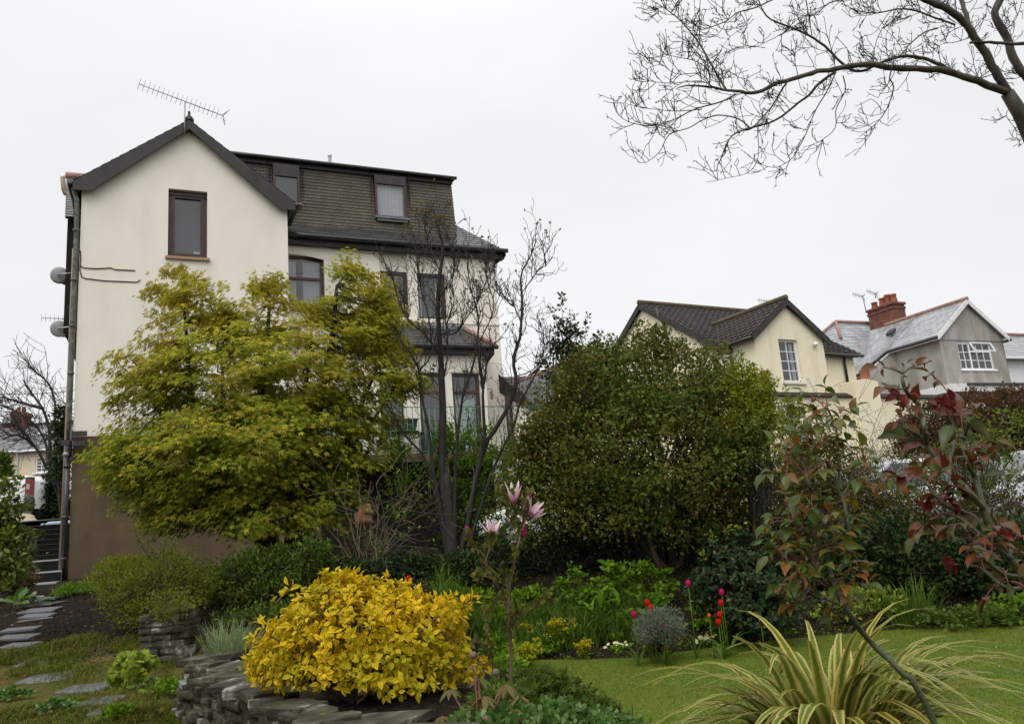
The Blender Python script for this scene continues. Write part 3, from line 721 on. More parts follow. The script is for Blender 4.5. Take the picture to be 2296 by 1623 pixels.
# right cheek of the dormer
n = 18
for i in range(n):
    za, zb = dzb + (dzt - dzb) * i / n, dzb + (dzt - dzb) * (i + 1) / n
    bA, bB = DB + (za - dzb) / (dzt - dzb) * (DBt - DB), DB + (zb - dzb) / (dzt - dzb) * (DBt - DB)
    b_in = lambda z: B1 + (z - EM - .16) / ms + .02
    mb.quad(H.p(d_r + .02, bA, za), H.p(d_r + .02, max(bA, b_in(za)), za), H.p(d_r, max(bB, b_in(zb)), zb), H.p(d_r, bB, zb), uv=[(0, i * .125), (1, i * .125), (1, i * .125 + .12), (0, i * .125 + .12)])
dm = mb.build('dormer', M['tile_hang'], house)
b = MB(); b.box8([H.p(a, bq, z) for z, off in ((dzt, 0), (dzt + .16, 0)) for a, bq in ((d_l - .6, DBt - .07), (d_r + .02, DBt - .07), (d_r + .02, B2 + .05), (d_l - .6, B2 + .05))]); b.build('fascia', M['black_board'], dm)
b = MB(); b.fbox(H, d_l - .6, d_r + .12, DBt - .16, B2 + .15, dzt + .162, dzt + .20); b.tube([H.p(a, DBt - .16, dzt + .15) for a in np.linspace(d_l - .6, d_r + .12, 8)], .05, 8); b.build('flat_roof', M['black_plastic'], dm)
for i, (x0, x1, y0, y1) in enumerate(wins):
    wz1 = dzt - .01
    fr = window(dm, H, x0, y0, x1, wz1, DB - .06, .06, reveal=.12, curtain=[(x0 + .08, x1 - .08, y0 + .1, wz1 - .3)] if i else None)
    fr.name = 'window'
    b = MB(); b.fbox(H, x0 + .004, x1 - .004, DB - .006, DB + .07, wz1 - (.34 if i == 0 else .26), wz1 - .003)
    b.build('shaded_head_panel', M['black_board'], fr)  # dark panel added for overhang shade and dark curtain at the pane top
    b = MB(); b.fbox(H, x0 - .03, x1 + .03, DB - .09, DB + .05, y0 - .05, y0 - .002); b.fbox(H, x0 + .02, x1 - .02, DB - .05, DB - .04, y0 - .12, y0 - .05); b.build('flashing', M['lead'], fr)
# flues
b = MB(); p = H.on(737, 380, B2)
b.tube([H.p(p[0], B2 - .2, RIDGE_Z - .3), H.p(p[0], B2 - .2, H.on(737, 352, B2 - .2)[1])], .055, 10); b.build('flue', M['dish'], house)
b = MB(); b.lathe([(.05, 0), (.065, .02), (.065, .07), (.03, .11), (0, .12)], H.p(p[0], B2 - .2, H.on(737, 352, B2 - .2)[1]), n=10); b.build('flue_cap', M['steel'], house)
q = lambda u, v: H.p(*[H.on(u, v, B1 + 1.3)[0], B1 + 1.3, H.on(u, v, B1 + 1.3)[1]])
b = MB(); b.tube([q(141, 400), q(143, 425), q(146, 434), q(160, 438)], .055, 10); b.build('flue', M['pipe_brown'], house)
b = MB(); b.lathe([(.05, 0), (.06, .02), (.05, .10), (.02, .13), (0, .135)], q(141, 400), n=10); b.build('flue_cap', M['steel'], house)

# ---- bay with patio windows under a hipped slate roof
BF = .35
by_l, by_r = H.on(800, 880, BF)[0], H.on(1092, 880, BF)[0]
bz_e = H.on(990, 778, BF - .2)[1]; bz_t = H.on(1010, 738, B1)[1]
DZ = H.on(1000, 1018, -.55)[1]
px_w = [(H.on(852, 880, BF)[0], H.on(905, 880, BF)[0]), (H.on(940, 880, BF)[0], H.on(1000, 880, BF)[0]), (H.on(1015, 880, BF)[0], H.on(1078, 880, BF)[0])]
pz1 = H.on(1000, 836, BF)[1]; pzt = H.on(1000, 878, BF)[1]
mb = MB(); hol = [(x0, DZ + .55 if i < 2 else DZ + .06, x1, pz1) for i, (x0, x1) in enumerate(px_w)]
wall_face(mb, H, [(by_l, Z0 - .2), (by_r, Z0 - .2), (by_r, bz_e), (by_l, bz_e)], BF, hol, .14)
mb.quad(H.p(by_r, BF, Z0 - .2), H.p(by_r + .25, B1, Z0 - .2), H.p(by_r + .25, B1, bz_e), H.p(by_r, BF, bz_e))
mb.quad(H.p(by_l, B1, Z0 - .2), H.p(by_l, BF, Z0 - .2), H.p(by_l, BF, bz_e), H.p(by_l, B1, bz_e))
for x0, x1 in px_w: mb.fbox(H, x0 - .07, x1 + .07, BF - .025, BF - .003, pz1 + .02, pz1 + .03)
mb.build('bay_wall', M['cream'], house)
for i, (x0, x1) in enumerate(px_w):
    window(house, H, x0, hol[i][1], x1, pz1, BF, .075, transoms=[pzt], reveal=.14, curtain=[(x0 + .1, x1 - .1, DZ + .1, pzt - .05)] if i == 2 else None)
mb = MB(); hip = H.on(1040, 738, B1)[0]
roof_plane(mb, H.p(by_l - .2, BF - .25, bz_e + .04), H.p(by_r + .22, BF - .25, bz_e + .04), H.p(hip, B1, bz_t), H.p(by_l - .2, B1, bz_t), course=.2)
roof_plane(mb, H.p(by_r + .22, BF - .25, bz_e + .04), H.p(by_r + .45, B1, bz_e + .04), H.p(hip + .01, B1, bz_t), H.p(hip, B1, bz_t), course=.2)
br = mb.build('bay_roof', M['roof_slate'], house)
b = MB(); b.tube([H.p(by_r + .22, BF - .25, bz_e + .07), H.p(hip, B1 - .02, bz_t + .03)], .055, 8); b.build('hip_tiles', M['ridge'], br)
b = MB(); b.fbox(H, by_l - .2, hip + .03, B1 - .06, B1 - .005, bz_t - .02, bz_t + .08); b.build('flashing', M['lead'], br)
b = MB(); b.fbox(H, by_l - .2, by_r + .2, BF - .21, BF - .17, bz_e - .16, bz_e + .0); b.fbox(H, by_l - .2, by_r + .2, BF - .17, BF + .0, bz_e - .16, bz_e - .14)
b.box8([H.p(a, bq, z) for z in (bz_e - .16, bz_e) for a, bq in ((by_r + .2, BF - .21), (by_r + .42, B1 - .01), (by_r + .38, B1 - .01), (by_r + .16, BF - .17))]); b.build('fascia', M['black_board'], house)
b = MB(); b.tube([H.p(a, BF - .29, bz_e + .01) for a in np.linspace(by_l - .2, by_r + .27, 8)], .06, 8); b.build('gutter', M['black_plastic'], house)
# pipes on the left corner
def sp(u, v, b): a, z = H.on(u, v, b); return H.p(a, b, z)
b = MB(); b.tube([H.p(-.16, -.08, EZ + .1), H.p(-.15, -.02, EZ - .1), H.p(-.09, -.02, EZ - .3)] + [H.p(-.08 + .005 * math.sin(i), -.02, EZ - .3 - (EZ - .3 - PZ + .2) * i / 8) for i in range(1, 9)], .05, 8)
for z in (8.4, 7.3, 6.3, 5.3): b.lathe([(.052, 0), (.066, .01), (.066, .06), (.052, .07)], H.p(-.08, -.02, z), n=8)
b.build('downpipe', M['pipe_old'], house, 'flaking grey green iron downpipe')
b = MB(); b.tube([H.p(-.08, -.02, PZ - .2), H.p(-.08, -.02, 1.15)], .055, 8)
for z in (3.4, 2.4, 1.6): b.lathe([(.057, 0), (.07, .01), (.07, .06), (.057, .07)], H.p(-.08, -.02, z), n=8)
b.build('downpipe', M['black_plastic'], house, 'black lower downpipe at the corner')
b = MB(); b.tube([H.p(-.12, .45, H.on(163, 556, .4)[1]), H.p(-.13, .45, 4), H.p(-.15, .45, 1.45)], .062, 10); b.build('soil_pipe', M['pipe_brown'], house)
b = MB(); b.tube([H.p(-.12, .6, EZ + .05), H.p(-.12, .6, H.on(163, 556, .4)[1] + .05)], .05, 8); b.build('downpipe', M['black_plastic'], house)
# wall cable on the gable
b = MB()
for P in ([(172, 560), (180, 562), (181, 578), (179, 606), (183, 621), (192, 625), (235, 630), (307, 633), (314, 628)], [(180, 596), (188, 601), (215, 603), (248, 601), (258, 605), (303, 607)]):
    b.tube([H.p(H.on(u, v)[0], -.012, H.on(u, v)[1]) for u, v in P], .011, 5)
b.build('wall_cable', M['black_plastic'], house)

# balcony
bal = thing('balcony', 'raised timber balcony with thin green wavy railings in front of the bay', 'balcony', H.p(8, -.5, DZ))
ba0, ba1 = H.on(700, 1000, -.6)[0], H.on(1215, 1000, -.6)[0]
b = MB(); b.fbox(H, ba0, ba1, -.60, BF - .01, DZ - .06, DZ); b.build('deck', M['timber'], bal)
b = MB(); b.fbox(H, ba0, ba1, -.66, -.605, DZ - .16, DZ + .03); b.build('beam', M['timber'], bal)
for a in (ba0 + .1, (ba0 + ba1) / 2 + .3, H.on(1130, 1000, -.6)[0], ba1 - .1):
    b = MB(); b.fbox(H, a - .05, a + .05, -.6, -.5, Z0, DZ - .06); b.build('post', M['timber'], bal)
RZ = H.on(1000, 912, -.6)[1]
b = MB(); b.tube([H.p(ba0, -.6, RZ), H.p(ba1, -.6, RZ)], .012, 6); b.tube([H.p(ba0, -.6, DZ + .08), H.p(ba1, -.6, DZ + .08)], .010, 6)
a = ba0; 
while a < ba1:
    h = RZ - DZ
    b.tube([H.p(a, -.6, RZ), H.p(a, -.6, DZ + h * .55), H.p(a, -.64, DZ + h * .42), H.p(a, -.68, DZ + h * .3), H.p(a, -.62, DZ + h * .18), H.p(a, -.6, DZ + .08)], .009, 5); a += .135
b.build('railing', M['green_paint'], bal)
b = MB(); b.tube([H.p(H.on(1052, 960, -.55)[0], -.5, DZ), H.p(H.on(1052, 960, -.55)[0], -.5, RZ + .1)], .03, 6); b.build('railing_post', M['green_paint'], bal)
# cellar wall behind the balcony posts
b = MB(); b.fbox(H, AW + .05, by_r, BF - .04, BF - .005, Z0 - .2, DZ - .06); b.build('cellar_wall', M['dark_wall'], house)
def trough(u, v, hw, label, bq=-.35, ht=.24):
    a, z = H.on(u, v, bq); z = DZ + max(0, z - DZ)
    t = thing('planter', label, 'planter', H.p(a, bq, z), 'planters on the balcony')
    b = MB(); r = [(-hw * .85, -.13, 0), (hw * .85, -.13, 0), (hw * .85, .13, 0), (-hw * .85, .13, 0), (-hw, -.16, ht), (hw, -.16, ht), (hw, .16, ht), (-hw, .16, ht)]
    b.box8([H.p(a + x, bq + y, z + zz) for x, y, zz in r]); b.fbox(H, a - hw - .02, a + hw + .02, bq - .18, bq + .18, z + ht - .03, z + ht + .006); b.build('tub', M['green_plastic'], t)
    return t, a, z + ht
# a round garden table carries the troughs
ta, tz = H.on(893, 964, -.2)
tb = thing('garden_table', 'dark oval garden table carrying green troughs on the balcony', 'table', H.p(ta, -.2, DZ))
b = MB(); b.lathe([(0, .52), (.5, .52), (.52, .545), (.5, .57), (0, .575)], H.p(ta, -.2, DZ), n=20); b.build('table_top', M['black_plastic'], tb)
b = MB(); b.lathe([(.04, .05), (.03, .2), (.03, .52)], H.p(ta, -.2, DZ), n=8)
for k in range(3): ang = k * 2.1 + .4; b.tube([H.p(ta, -.2, DZ + .12), H.p(ta + .3 * math.cos(ang), -.2 + .3 * math.sin(ang), DZ + .015)], .022, 6)
b.build('pedestal', M['black_plastic'], tb)
def trough_on(a, bq, z, hw, label, ht=.24):
    t = thing('planter', label, 'planter', H.p(a, bq, z), 'planters on the balcony')
    b = MB(); r = [(-hw * .85, -.13, 0), (hw * .85, -.13, 0), (hw * .85, .13, 0), (-hw * .85, .13, 0), (-hw, -.16, ht), (hw, -.16, ht), (hw, .16, ht), (-hw, .16, ht)]
    b.box8([H.p(a + x, bq + y, z + zz) for x, y, zz in r]); b.fbox(H, a - hw - .02, a + hw + .02, bq - .18, bq + .18, z + ht - .03, z + ht + .006); b.build('tub', M['green_plastic'], t)
trough_on(ta + .02, -.2, DZ + .575, .42, 'green plastic trough standing on the dark garden table', .3)
trough_on(H.on(975, 950, -.3)[0], -.3, DZ, .36, 'green trough on the deck right of the garden table', .55)
for u, s_, lab in ((1030, .15, 'brown pot on the deck edge left of the thick bare stem'), (1078, .2, 'wide brown pot on the deck near the right patio window')):
    a = H.on(u, 1000, -.4)[0]
    t = thing('plant_pot', lab, 'pot', H.p(a, -.4, DZ), 'clay pots on the balcony')
    b = MB(); b.lathe([(0, 0), (s_ * .7, 0), (s_, .26), (s_ * 1.08, .27), (s_ * 1.08, .31), (s_ * .9, .31), (s_ * .85, .27), (0, .26)], H.p(a, -.4, DZ), n=14); b.build('pot', M['bark_brown'], t)
for (u, v, s_, lab) in ((815, 1162, .16, 'wide terracotta pot upside down under the balcony'), (818, 1142, .12, 'small terracotta pot stacked on the wide one under the balcony')):
    p = at(u, v, 14.6)
    t = thing('terracotta_pot', lab, 'pot', (p[0], p[1], p[2]), 'terracotta pots under the balcony')
    b = MB(); b.lathe([(0, 0), (s_, 0), (s_ * 1.1, .02), (s_ * 1.1, .06), (s_, .065), (s_ * .8, .2), (0, .2)], p - [0, 0, .1], n=14); b.build('pot', M['terracotta'], t)
# plinth block that carries the pots
p = at(815, 1175, 14.6); t = thing('cellar_bench', 'low dark bench under the balcony carrying terracotta pots', 'bench', (p[0], p[1], g(p[0], p[1])))
b = MB(); gz = g(p[0], p[1]); b.box8([np.array([p[0] + x, p[1] + y, z]) for z in (gz - .05, p[2] - .03) for x, y in ((-.4, -.2), (.4, -.2), (.4, .2), (-.4, .2))]); b.build('bench_top', M['timber'], t)

# bird feeder on the main wall
p = at(1105, 880, 17); 
t = thing('bird_feeder', 'small tube bird feeder hung on a hook at the right house corner', 'bird feeder', sp(1103, 895, B1 - .3))
b = MB(); b.lathe([(.0, 0), (.035, 0), (.035, .2), (.045, .21), (0, .25)], sp(1103, 895, B1 - .3), n=8); b.build('tube', M['clear_lamp'], t)
b = MB(); c = H.on(1103, 878, B1 - .3); b.tube([H.p(c[0], B1 - .3, c[1]), H.p(c[0], B1 - .3, c[1] + .08), H.p(c[0] - .1, B1, c[1] + .1)], .008, 5); b.build('hook', M['black_plastic'], t)

# corner floodlight with camera boxes
fl = thing('security_light', 'pair of black security lamps on the left corner downpipe', 'security light', H.p(-.05, -.12, 4.0))
c0 = H.on(152, 1000)
b = MB(); b.fbox(H, .0, .26, -.20, -.10, 4.03, 4.12); b.fbox(H, .02, .24, -.2, -.12, 3.82, 3.92); b.fbox(H, -.2, -.04, -.2, -.12, 3.84, 3.95); b.build('lamp_head', M['black_plastic'], fl)
b = MB(); b.lathe([(0, 0), (.055, .02), (.06, .08), (.04, .11), (0, .12)], H.p(-.10, -.14, 3.6), n=10); b.build('sensor', M['metal'], fl)
b = MB(); b.tube([H.p(-.02, -.1, 3.6), H.p(-.02, -.12, 4.15)], .025, 6); b.build('bracket', M['black_plastic'], fl)

# satellite dishes on the side wall
def dish_thing(u, v, Y, r, label, group='satellite dishes on the left side of the cream house', axdir=(-.5, .8, .25), arm_to=None):
    p = at(u, v, Y); t = thing('satellite_dish', label, 'satellite dish', p, group)
    ax = nrm(axdir)
    b = MB(); b.lathe([(0, 0), (r * .4, .006), (r * .75, .022), (r, .04), (r, .048), (r * .75, .03), (r * .4, .014), (0, .008)], p, ax, 22); b.build('reflector', M['dish'], t)
    b = MB(); dn = nrm(np.array([0, 0, -1]) - ax * (-ax[2])); b.tube([p + dn * r * .9 + ax * .1, p + dn * r * .7 + ax * .38], .012, 6); b.lathe([(0, 0), (.04, 0), (.045, .08), (0, .09)], p + dn * r * .68 + ax * .34, ax, 8); b.build('receiver', M['black_plastic'], t)
    b = MB(); b.tube([p - ax * .02, p - ax * .10, p - ax * .10 + np.asarray(arm_to if arm_to is not None else [.35, .1, .05])], .02, 6); b.build('bracket', M['metal'], t)
dish_thing(132, 617, 17.0, .19, 'upper grey satellite dish beside the brown pipe', axdir=(-.25, .95, .2))
dish_thing(132, 737, 17.0, .185, 'lower grey satellite dish beside the brown pipe', axdir=(-.3, .93, .2))
def yagi(name, label, tip, tail, n, el, eld, mast, group=None, refl=True, r=.011):
    tip, tail = np.asarray(tip), np.asarray(tail); mid = np.asarray(mast[0])
    t = thing(name, label, 'aerial', mast[-1], group)
    b = MB(); b.tube([tip, tail], r, 5); b.build('boom', M['metal'], t)
    b = MB(); eld = nrm(eld)
    for i in range(n):
        c = tip + (tail - tip) * i / (n - 1) * (.93 if refl else 1); b.tube([c - eld * el / 2, c + eld * el / 2], r * .5, 4)
    b.build('elements', M['metal'], t)
    if refl:
        b = MB(); d = nrm(tip - tail)
        for s in (-1, 1):
            for k in range(3):
                q = tail + nrm(np.cross(d, eld)) * .05 * 0 + d * .03 * k; sd = nrm(np.cross(d, eld)); b.tube([q + eld * s * .04 * (k + 1) - sd * .16 - d * .06 * k, q + eld * s * .04 * (k + 1) + sd * .16 - d * .06 * k], r * .5, 4)
            b.tube([tail, tail + eld * s * .2 - d * .1], r * .7, 4)
        b.build('reflector', M['metal'], t)
    b = MB(); b.tube(mast, r * 1.3, 6); b.build('mast', M['metal'], t)
    return t
tipP = sp(312, 189, -.2); tailP = sp(500, 260, .1)
gs = sp(414, 305, -.22)
yagi('roof_aerial', 'long tilted television aerial on the gable of the cream house', tipP, tailP, 18, .26, nrm(CU * .95 + CR * .25 + CF * .1), [sp(415, 228, -.05), sp(414, 262, -.19), sp(414, 305, -.22)])
b = MB(); b.tube([sp(432, 226, -.06), sp(434, 230, -.06), sp(455, 240, -.03), sp(462, 233, -.02)], .012, 5)
yagi('side_aerial', 'small aerial sticking out left between the two dishes', at(93, 713, 17.2), at(150, 715, 17.6), 7, .16, CU, [at(140, 715, 17.5), at(150, 716, 17.6), at(153, 717, 17.6)], refl=False, r=.009)

M['step_highlight'] = surf('step edge highlight', [(.010, .010, .009), (.026, .026, .024)], 9, .7)
# steps up beside the house
stp = thing('garden_steps', 'dark mossy concrete steps climbing beside the brown house wall', 'steps', H.p(-.6, 0, 1.2))
hz_ = lambda u, v, b: H.on(u, v, b)[1]
prof = [(-1.05, hz_(95, 1306, -.6)), (-.15, hz_(95, 1281, .4)), (.85, hz_(95, 1256, 1.35))]
lo = MB()
for i, (bs, z) in enumerate(prof):
    be = prof[i + 1][0] if i < 2 else 1.75
    lo.fbox(H, -1.12 + .05 * i, -.10, bs, be - .002, z - .5, z)
lo.build('landing', M['step_wet'], stp)
fl_ = MB(); z = prof[2][1]; bs = 1.75; zst = (hz_(105, 1176, 3.55) - z) / 7
for i in range(7):
    z += zst; fl_.fbox(H, -1.05, -.10, bs, bs + .32, .9, z); bs += .3
fl_.fbox(H, -1.05, -.1, bs + .02, bs + 3.5, .9, z + .004)
fl_.build('flight', M['step_dark'], stp)
nos = MB()
for i in range(7): nos.fbox(H, -1.05, -.10, 1.75 + .3 * i - .015, 1.75 + .3 * i - .002, prof[2][1] + zst * (i + 1) - .022, prof[2][1] + zst * (i + 1) - .004)
nos.build('nosing_highlight', M['step_highlight'], stp)  # paler strips paint the highlight along each step edge
for i, (bs, z) in enumerate(prof):
    b = MB(); b.fbox(H, -1.11 + .05 * i, -.105, bs - .012, bs - .002, z - .35, z - .03); b.build('riser', M['step_dark'], stp)
# ------------------------------------------------------------------ pale yellow house on the right
def z2(x, y): return ((2050 + x / 1.5748) / 1.5279, (950 + y / 1.5748) / 1.5279)
_o = at(*z2(835, 300), 27); F = YF = Frame(_o, 61.0)
yh = thing('yellow_house', 'pale yellow house with black gable boards and brown tiled roof', 'house', F.p(0, 0, 1.0))
aw = F.on(*z2(1205, 320))[0]; ze = F.on(*z2(835, 300))[1]; az_ = F.on(*z2(1008, 130)); 
bg = F.side(*z2(640, 350))[0]; apA = F.side(*z2(235, 150)); bw_ = 2 * apA[0] - bg
slA = (apA[1] - ze) / (apA[0] - bg)
aE = F.on(*z2(1368, 400), bg)[0]
wa0, wz1 = F.on(*z2(968, 332)); wa1 = F.on(*z2(1070, 332))[0]; wz0 = F.on(*z2(1010, 562))[1]
mb = MB()
wall_face(mb, F, [(0, 0), (aw, 0), (aw, ze), (aw / 2, az_[1] - .12), (0, ze)], 0, [(wa0, wz0, wa1, wz1)], .16)
mb.build('wing_wall', M['yellow'], yh)
mb = MB()
mb.add([F.p(0, b, z) for b, z in ((0, 0), (bw_, 0), (bw_, ze), (apA[0], apA[1] - .15), (bg, ze), (0, ze))], [[0, 1, 2, 3, 4, 5][::-1]])
mb.quad(F.p(aw, 0, 0), F.p(aw, bg, 0), F.p(aw, bg, ze), F.p(aw, 0, ze))
mb.quad(F.p(aw, bg, 0), F.p(aE, bg, 0), F.p(aE, bg, ze), F.p(aw, bg, ze))
mb.add([F.p(aE, b, z) for b, z in ((bg, 0), (bw_, 0), (bw_, ze), (apA[0], apA[1] - .15), (bg, ze))], [[0, 1, 2, 3, 4]])
mb.quad(F.p(0, bw_, 0), F.p(aE, bw_, 0), F.p(aE, bw_, ze), F.p(0, bw_, ze))
mb.build('main_wall', M['smooth_yellow'], yh)
window(yh, F, wa0, wz0, wa1, wz1, 0, .07, 'white_frame', bars=[(wa0 + .07, wa1 - .07, wz0 + .07, wz1 - .07, 2, 4)], sill=(.1, .07, .09, 'cream'), curtain=[(wa1 - .25, wa1 - .09, wz0 + .08, wz1 - .1)], bar_w=.028)
mb = MB()
ov = .22
A_ = lambda a, b: F.p(a, b, apA[1] + .06 - abs(b - apA[0]) * slA)
roof_plane(mb, A_(-.15, bg - .25), A_(aE + .2, bg - .25), A_(aE + .2, apA[0]), A_(-.15, apA[0]), course=.3, lift=.03)
roof_plane(mb, A_(aE + .2, bw_ + .25), A_(-.15, bw_ + .25), A_(-.15, apA[0]), A_(aE + .2, apA[0]), course=.3, lift=.03)
slB = (az_[1] - ze) / (aw / 2)
B_ = lambda a, b: F.p(a, b, az_[1] + .06 - abs(a - aw / 2) * slB)
bv = bg + (az_[1] - ze) / slA
mb2 = MB()
roof_plane(mb2, B_(-ov, bg + .3), B_(-ov, -.15), B_(aw / 2, -.15), B_(aw / 2, bv), course=.3, lift=.03)
roof_plane(mb2, B_(aw + ov, -.15), B_(aw + ov, bg + .3), B_(aw / 2, bv), B_(aw / 2, -.15), course=.3, lift=.03)
ro = mb.build('main_roof', M['pantile'], yh); mb2.build('wing_roof', M['pantile'], yh)
# pantile rolls
mb = MB(); a = -.1
while a < aE + .15:
    mb.tube([A_(a, bg - .25) + [0, 0, .03], A_(a, apA[0]) + [0, 0, .03]], .035, 5); a += .3
mb.build('tile_rolls', M['pantile'], ro)
mb = MB(); b = -.12
while b < bv:
    mb.tube([B_(-ov, b) + [0, 0, .03], B_(aw / 2, b) + [0, 0, .03]], .03, 5); mb.tube([B_(aw + ov, b) + [0, 0, .03], B_(aw / 2, b) + [0, 0, .03]], .03, 5); b += .25
mb.build('tile_rolls', M['pantile'], ro)
mb = MB(); mb.tube([A_(a, apA[0]) + [0, 0, .05] for a in np.linspace(-.17, aE + .2, 24)], .11, 8); mb.tube([B_(aw / 2, b) + [0, 0, .05] for b in np.linspace(-.17, bv, 8)], .10, 8); mb.build('ridge_tiles', M['moss_ridge'], ro)
def board(parent, pts, d, vec, mat='black_board', name='bargeboard', dz=0):
    b = MB(); b.prism([np.asarray(pts[0]), np.asarray(pts[1]), np.asarray(pts[1]) - [0, 0, d], np.asarray(pts[0]) - [0, 0, d]], vec); return b.build(name, M[mat], parent)
for a_end in (-ov, aw + ov):
    board(yh, [B_(aw / 2, -.17) + [0, 0, .02], B_(a_end, -.17) + [0, 0, .02]], .26, F.B * .04)
for b_end in (bg - .28, bw_ + .28):
    board(yh, [A_(-.17, apA[0]) + [0, 0, .02], A_(-.17, b_end) + [0, 0, .02]], .27, F.A * .04)
b = MB(); b.tube([B_(-ov - .05, q) - [0, 0, .06] for q in (-.15, bg)], .065, 6); b.build('gutter', M['black_plastic'], yh)
b = MB(); b.fbox(F, -ov, 0, -.1, bg, ze - .16, ze - .06); b.build('fascia', M['black_board'], yh)
b = MB(); b.tube([A_(a, bg - .3) - [0, 0, .06] for a in (aw + ov, aE + .25)], .065, 6); b.build('gutter', M['black_plastic'], yh)
b = MB(); b.fbox(F, aw, aE + .2, bg - .28, bg - .02, ze - .22, ze - .12); b.build('fascia', M['black_board'], yh)
def ypipe(pts, r=.05): 
    b = MB(); b.tube(pts, r, 8); b.build('downpipe', M['black_plastic'], yh)
pq = lambda x, y, a: F.p(a, *F.side(*z2(x, y), a))
ypipe([pq(312, 160, -.2), pq(322, 215, -.14), pq(350, 245, -.1), pq(360, 290, -.07), pq(375, 420, -.07), F.p(-.07, F.side(*z2(380, 440))[0], 1)], .06)
ypipe([pq(680, 345, -.25), pq(700, 360, -.1), pq(712, 385, -.07), pq(716, 450, -.07), F.p(-.07, F.side(*z2(716, 450))[0], 1)], .055)
pr = lambda x, y, b: F.p(F.on(*z2(x, y), b)[0], b, F.on(*z2(x, y), b)[1])
ypipe([pr(1338, 400, bg - .25), pr(1325, 415, bg - .08), pr(1330, 470, bg - .07), pr(1352, 608, bg - .07)], .055)
# narrow window slot and sill beside the wing
b = MB(); b.fbox(F, *sorted((F.on(*z2(1225, 595), bg)[0], F.on(*z2(1270, 595), bg)[0])), bg - .06, bg - .002, F.on(*z2(1260, 598), bg)[1] - .06, F.on(*z2(1260, 598), bg)[1] + .03); b.build('sill', M['cream'], yh)
# low front extension with its parapet of tiles, a chimney breast and a small window
bx = -.25
zc = F.on(*z2(960, 622), bx)[1]
e0, e1 = -1.0, F.on(*z2(2110, 660), bx)[0] 
px0, px1 = F.on(*z2(1385, 620), bx - .2)[0], F.on(*z2(1515, 620), bx - .2)[0]
pzt = F.on(*z2(1450, 552), bx - .2)[1]
x0, x1, y0_, y1_ = F.on(1748, 950, bx)[0], F.on(1790, 950, bx)[0], F.on(1770, 955, bx)[1], F.on(1770, 910, bx)[1]
mb = MB(); wall_face(mb, F, [(e0, 0), (e1, 0), (e1, zc - .12), (e0, zc - .12)], bx, [(x0, y0_, x1, y1_)], .14)
mb.quad(F.p(e0, bx, 0), F.p(e0, bx, zc - .12), F.p(e0, bx + .3, zc - .12), F.p(e0, bx + .3, 0))
mb.build('extension_wall', M['smooth_yellow'], yh)
window(yh, F, x0, y0_, x1, y1_, bx, .06, 'white_frame', mullions=[(x0 + x1) / 2], bars=[(x0 + .06, x1 - .06, y0_ + .06, y1_ - .06, 2, 2)])
mb = MB()
for (q0, q1) in ((e0, px0), (px1, e1)):
    n = int((q1 - q0) / .22)
    for i in range(n):
        c0, c1 = q0 + (q1 - q0) * i / n, q0 + (q1 - q0) * (i + .94) / n
        P = [F.p(c0, bx - .1, zc - .14), F.p(c1, bx - .1, zc - .14), F.p(c1, bx + .26, zc - .14), F.p(c0, bx + .26, zc - .14), F.p(c0, bx - .1, zc - .10), F.p(c1, bx - .1, zc - .10), F.p(c1, bx + .14, zc + .06), F.p(c0, bx + .14, zc + .06)]
        mb.box8(P)
mb.build('parapet_tiles', M['coping'], yh)
mb = MB(); n = 8; prof_ = [(px0, 0), (px1, 0)] + [(px1 + (px0 - px1) * i / n, pzt - .10 + .12 * math.sin(math.pi * (i / n * .8 + .1))) for i in range(n + 1)]
mb.prism([F.p(a, bx - .22, z) for a, z in prof_], F.B * .7)
cb = mb.build('chimney_breast', M['smooth_yellow'], yh)
b = MB(); pc = F.on(*z2(1442, 555), bx + .15); b.lathe([(.17, -.1), (.18, .1), (.16, .3), (.19, .33), (.19, .40), (.13, .40), (.13, .1)], F.p(pc[0], bx + .15, pc[1]), n=14); b.build('chimney_pot', M['terracotta'], cb)
def on_thing(name, label, cat, p): return thing(name, label, cat, p)
p = pr(1165, 362, -.02); t = on_thing('wall_lamp', 'round white security lamp on the pale yellow gable', 'wall lamp', p)
b = MB(); b.lathe([(0, 0), (.09, 0), (.09, .08), (.05, .13), (0, .14)], p, -F.B, 10); b.build('lamp', M['white_frame'], t)
b = MB(); b.tube([p + F.A * 0, p - F.A * .12 - [0, 0, .02], p - F.A * .06 - [0, 0, .22]], .01, 4); b.build('cable', M['cream'], t)
p = pr(892, 535, -.02); t = on_thing('alarm_box', 'faded red alarm box beside the white window of the yellow house', 'alarm box', p)
b = MB(); fb = [(-.14, -.22), (.14, -.22), (.17, 0), (.14, .2), (-.14, .2)]
b.prism([p + F.A * x + [0, 0, z] for x, z in fb], -F.B * .10); b.build('cover', M['alarm'], t)
yagi('roof_aerial', 'thin aerial behind the pale yellow gable ridge', at(*z2(862, 122), 29), at(*z2(940, 132), 29), 9, .2, CU, [at(*z2(925, 135), 29), at(*z2(925, 160), 29), at(*z2(920, 185), 29)], r=.014)
st = MB()

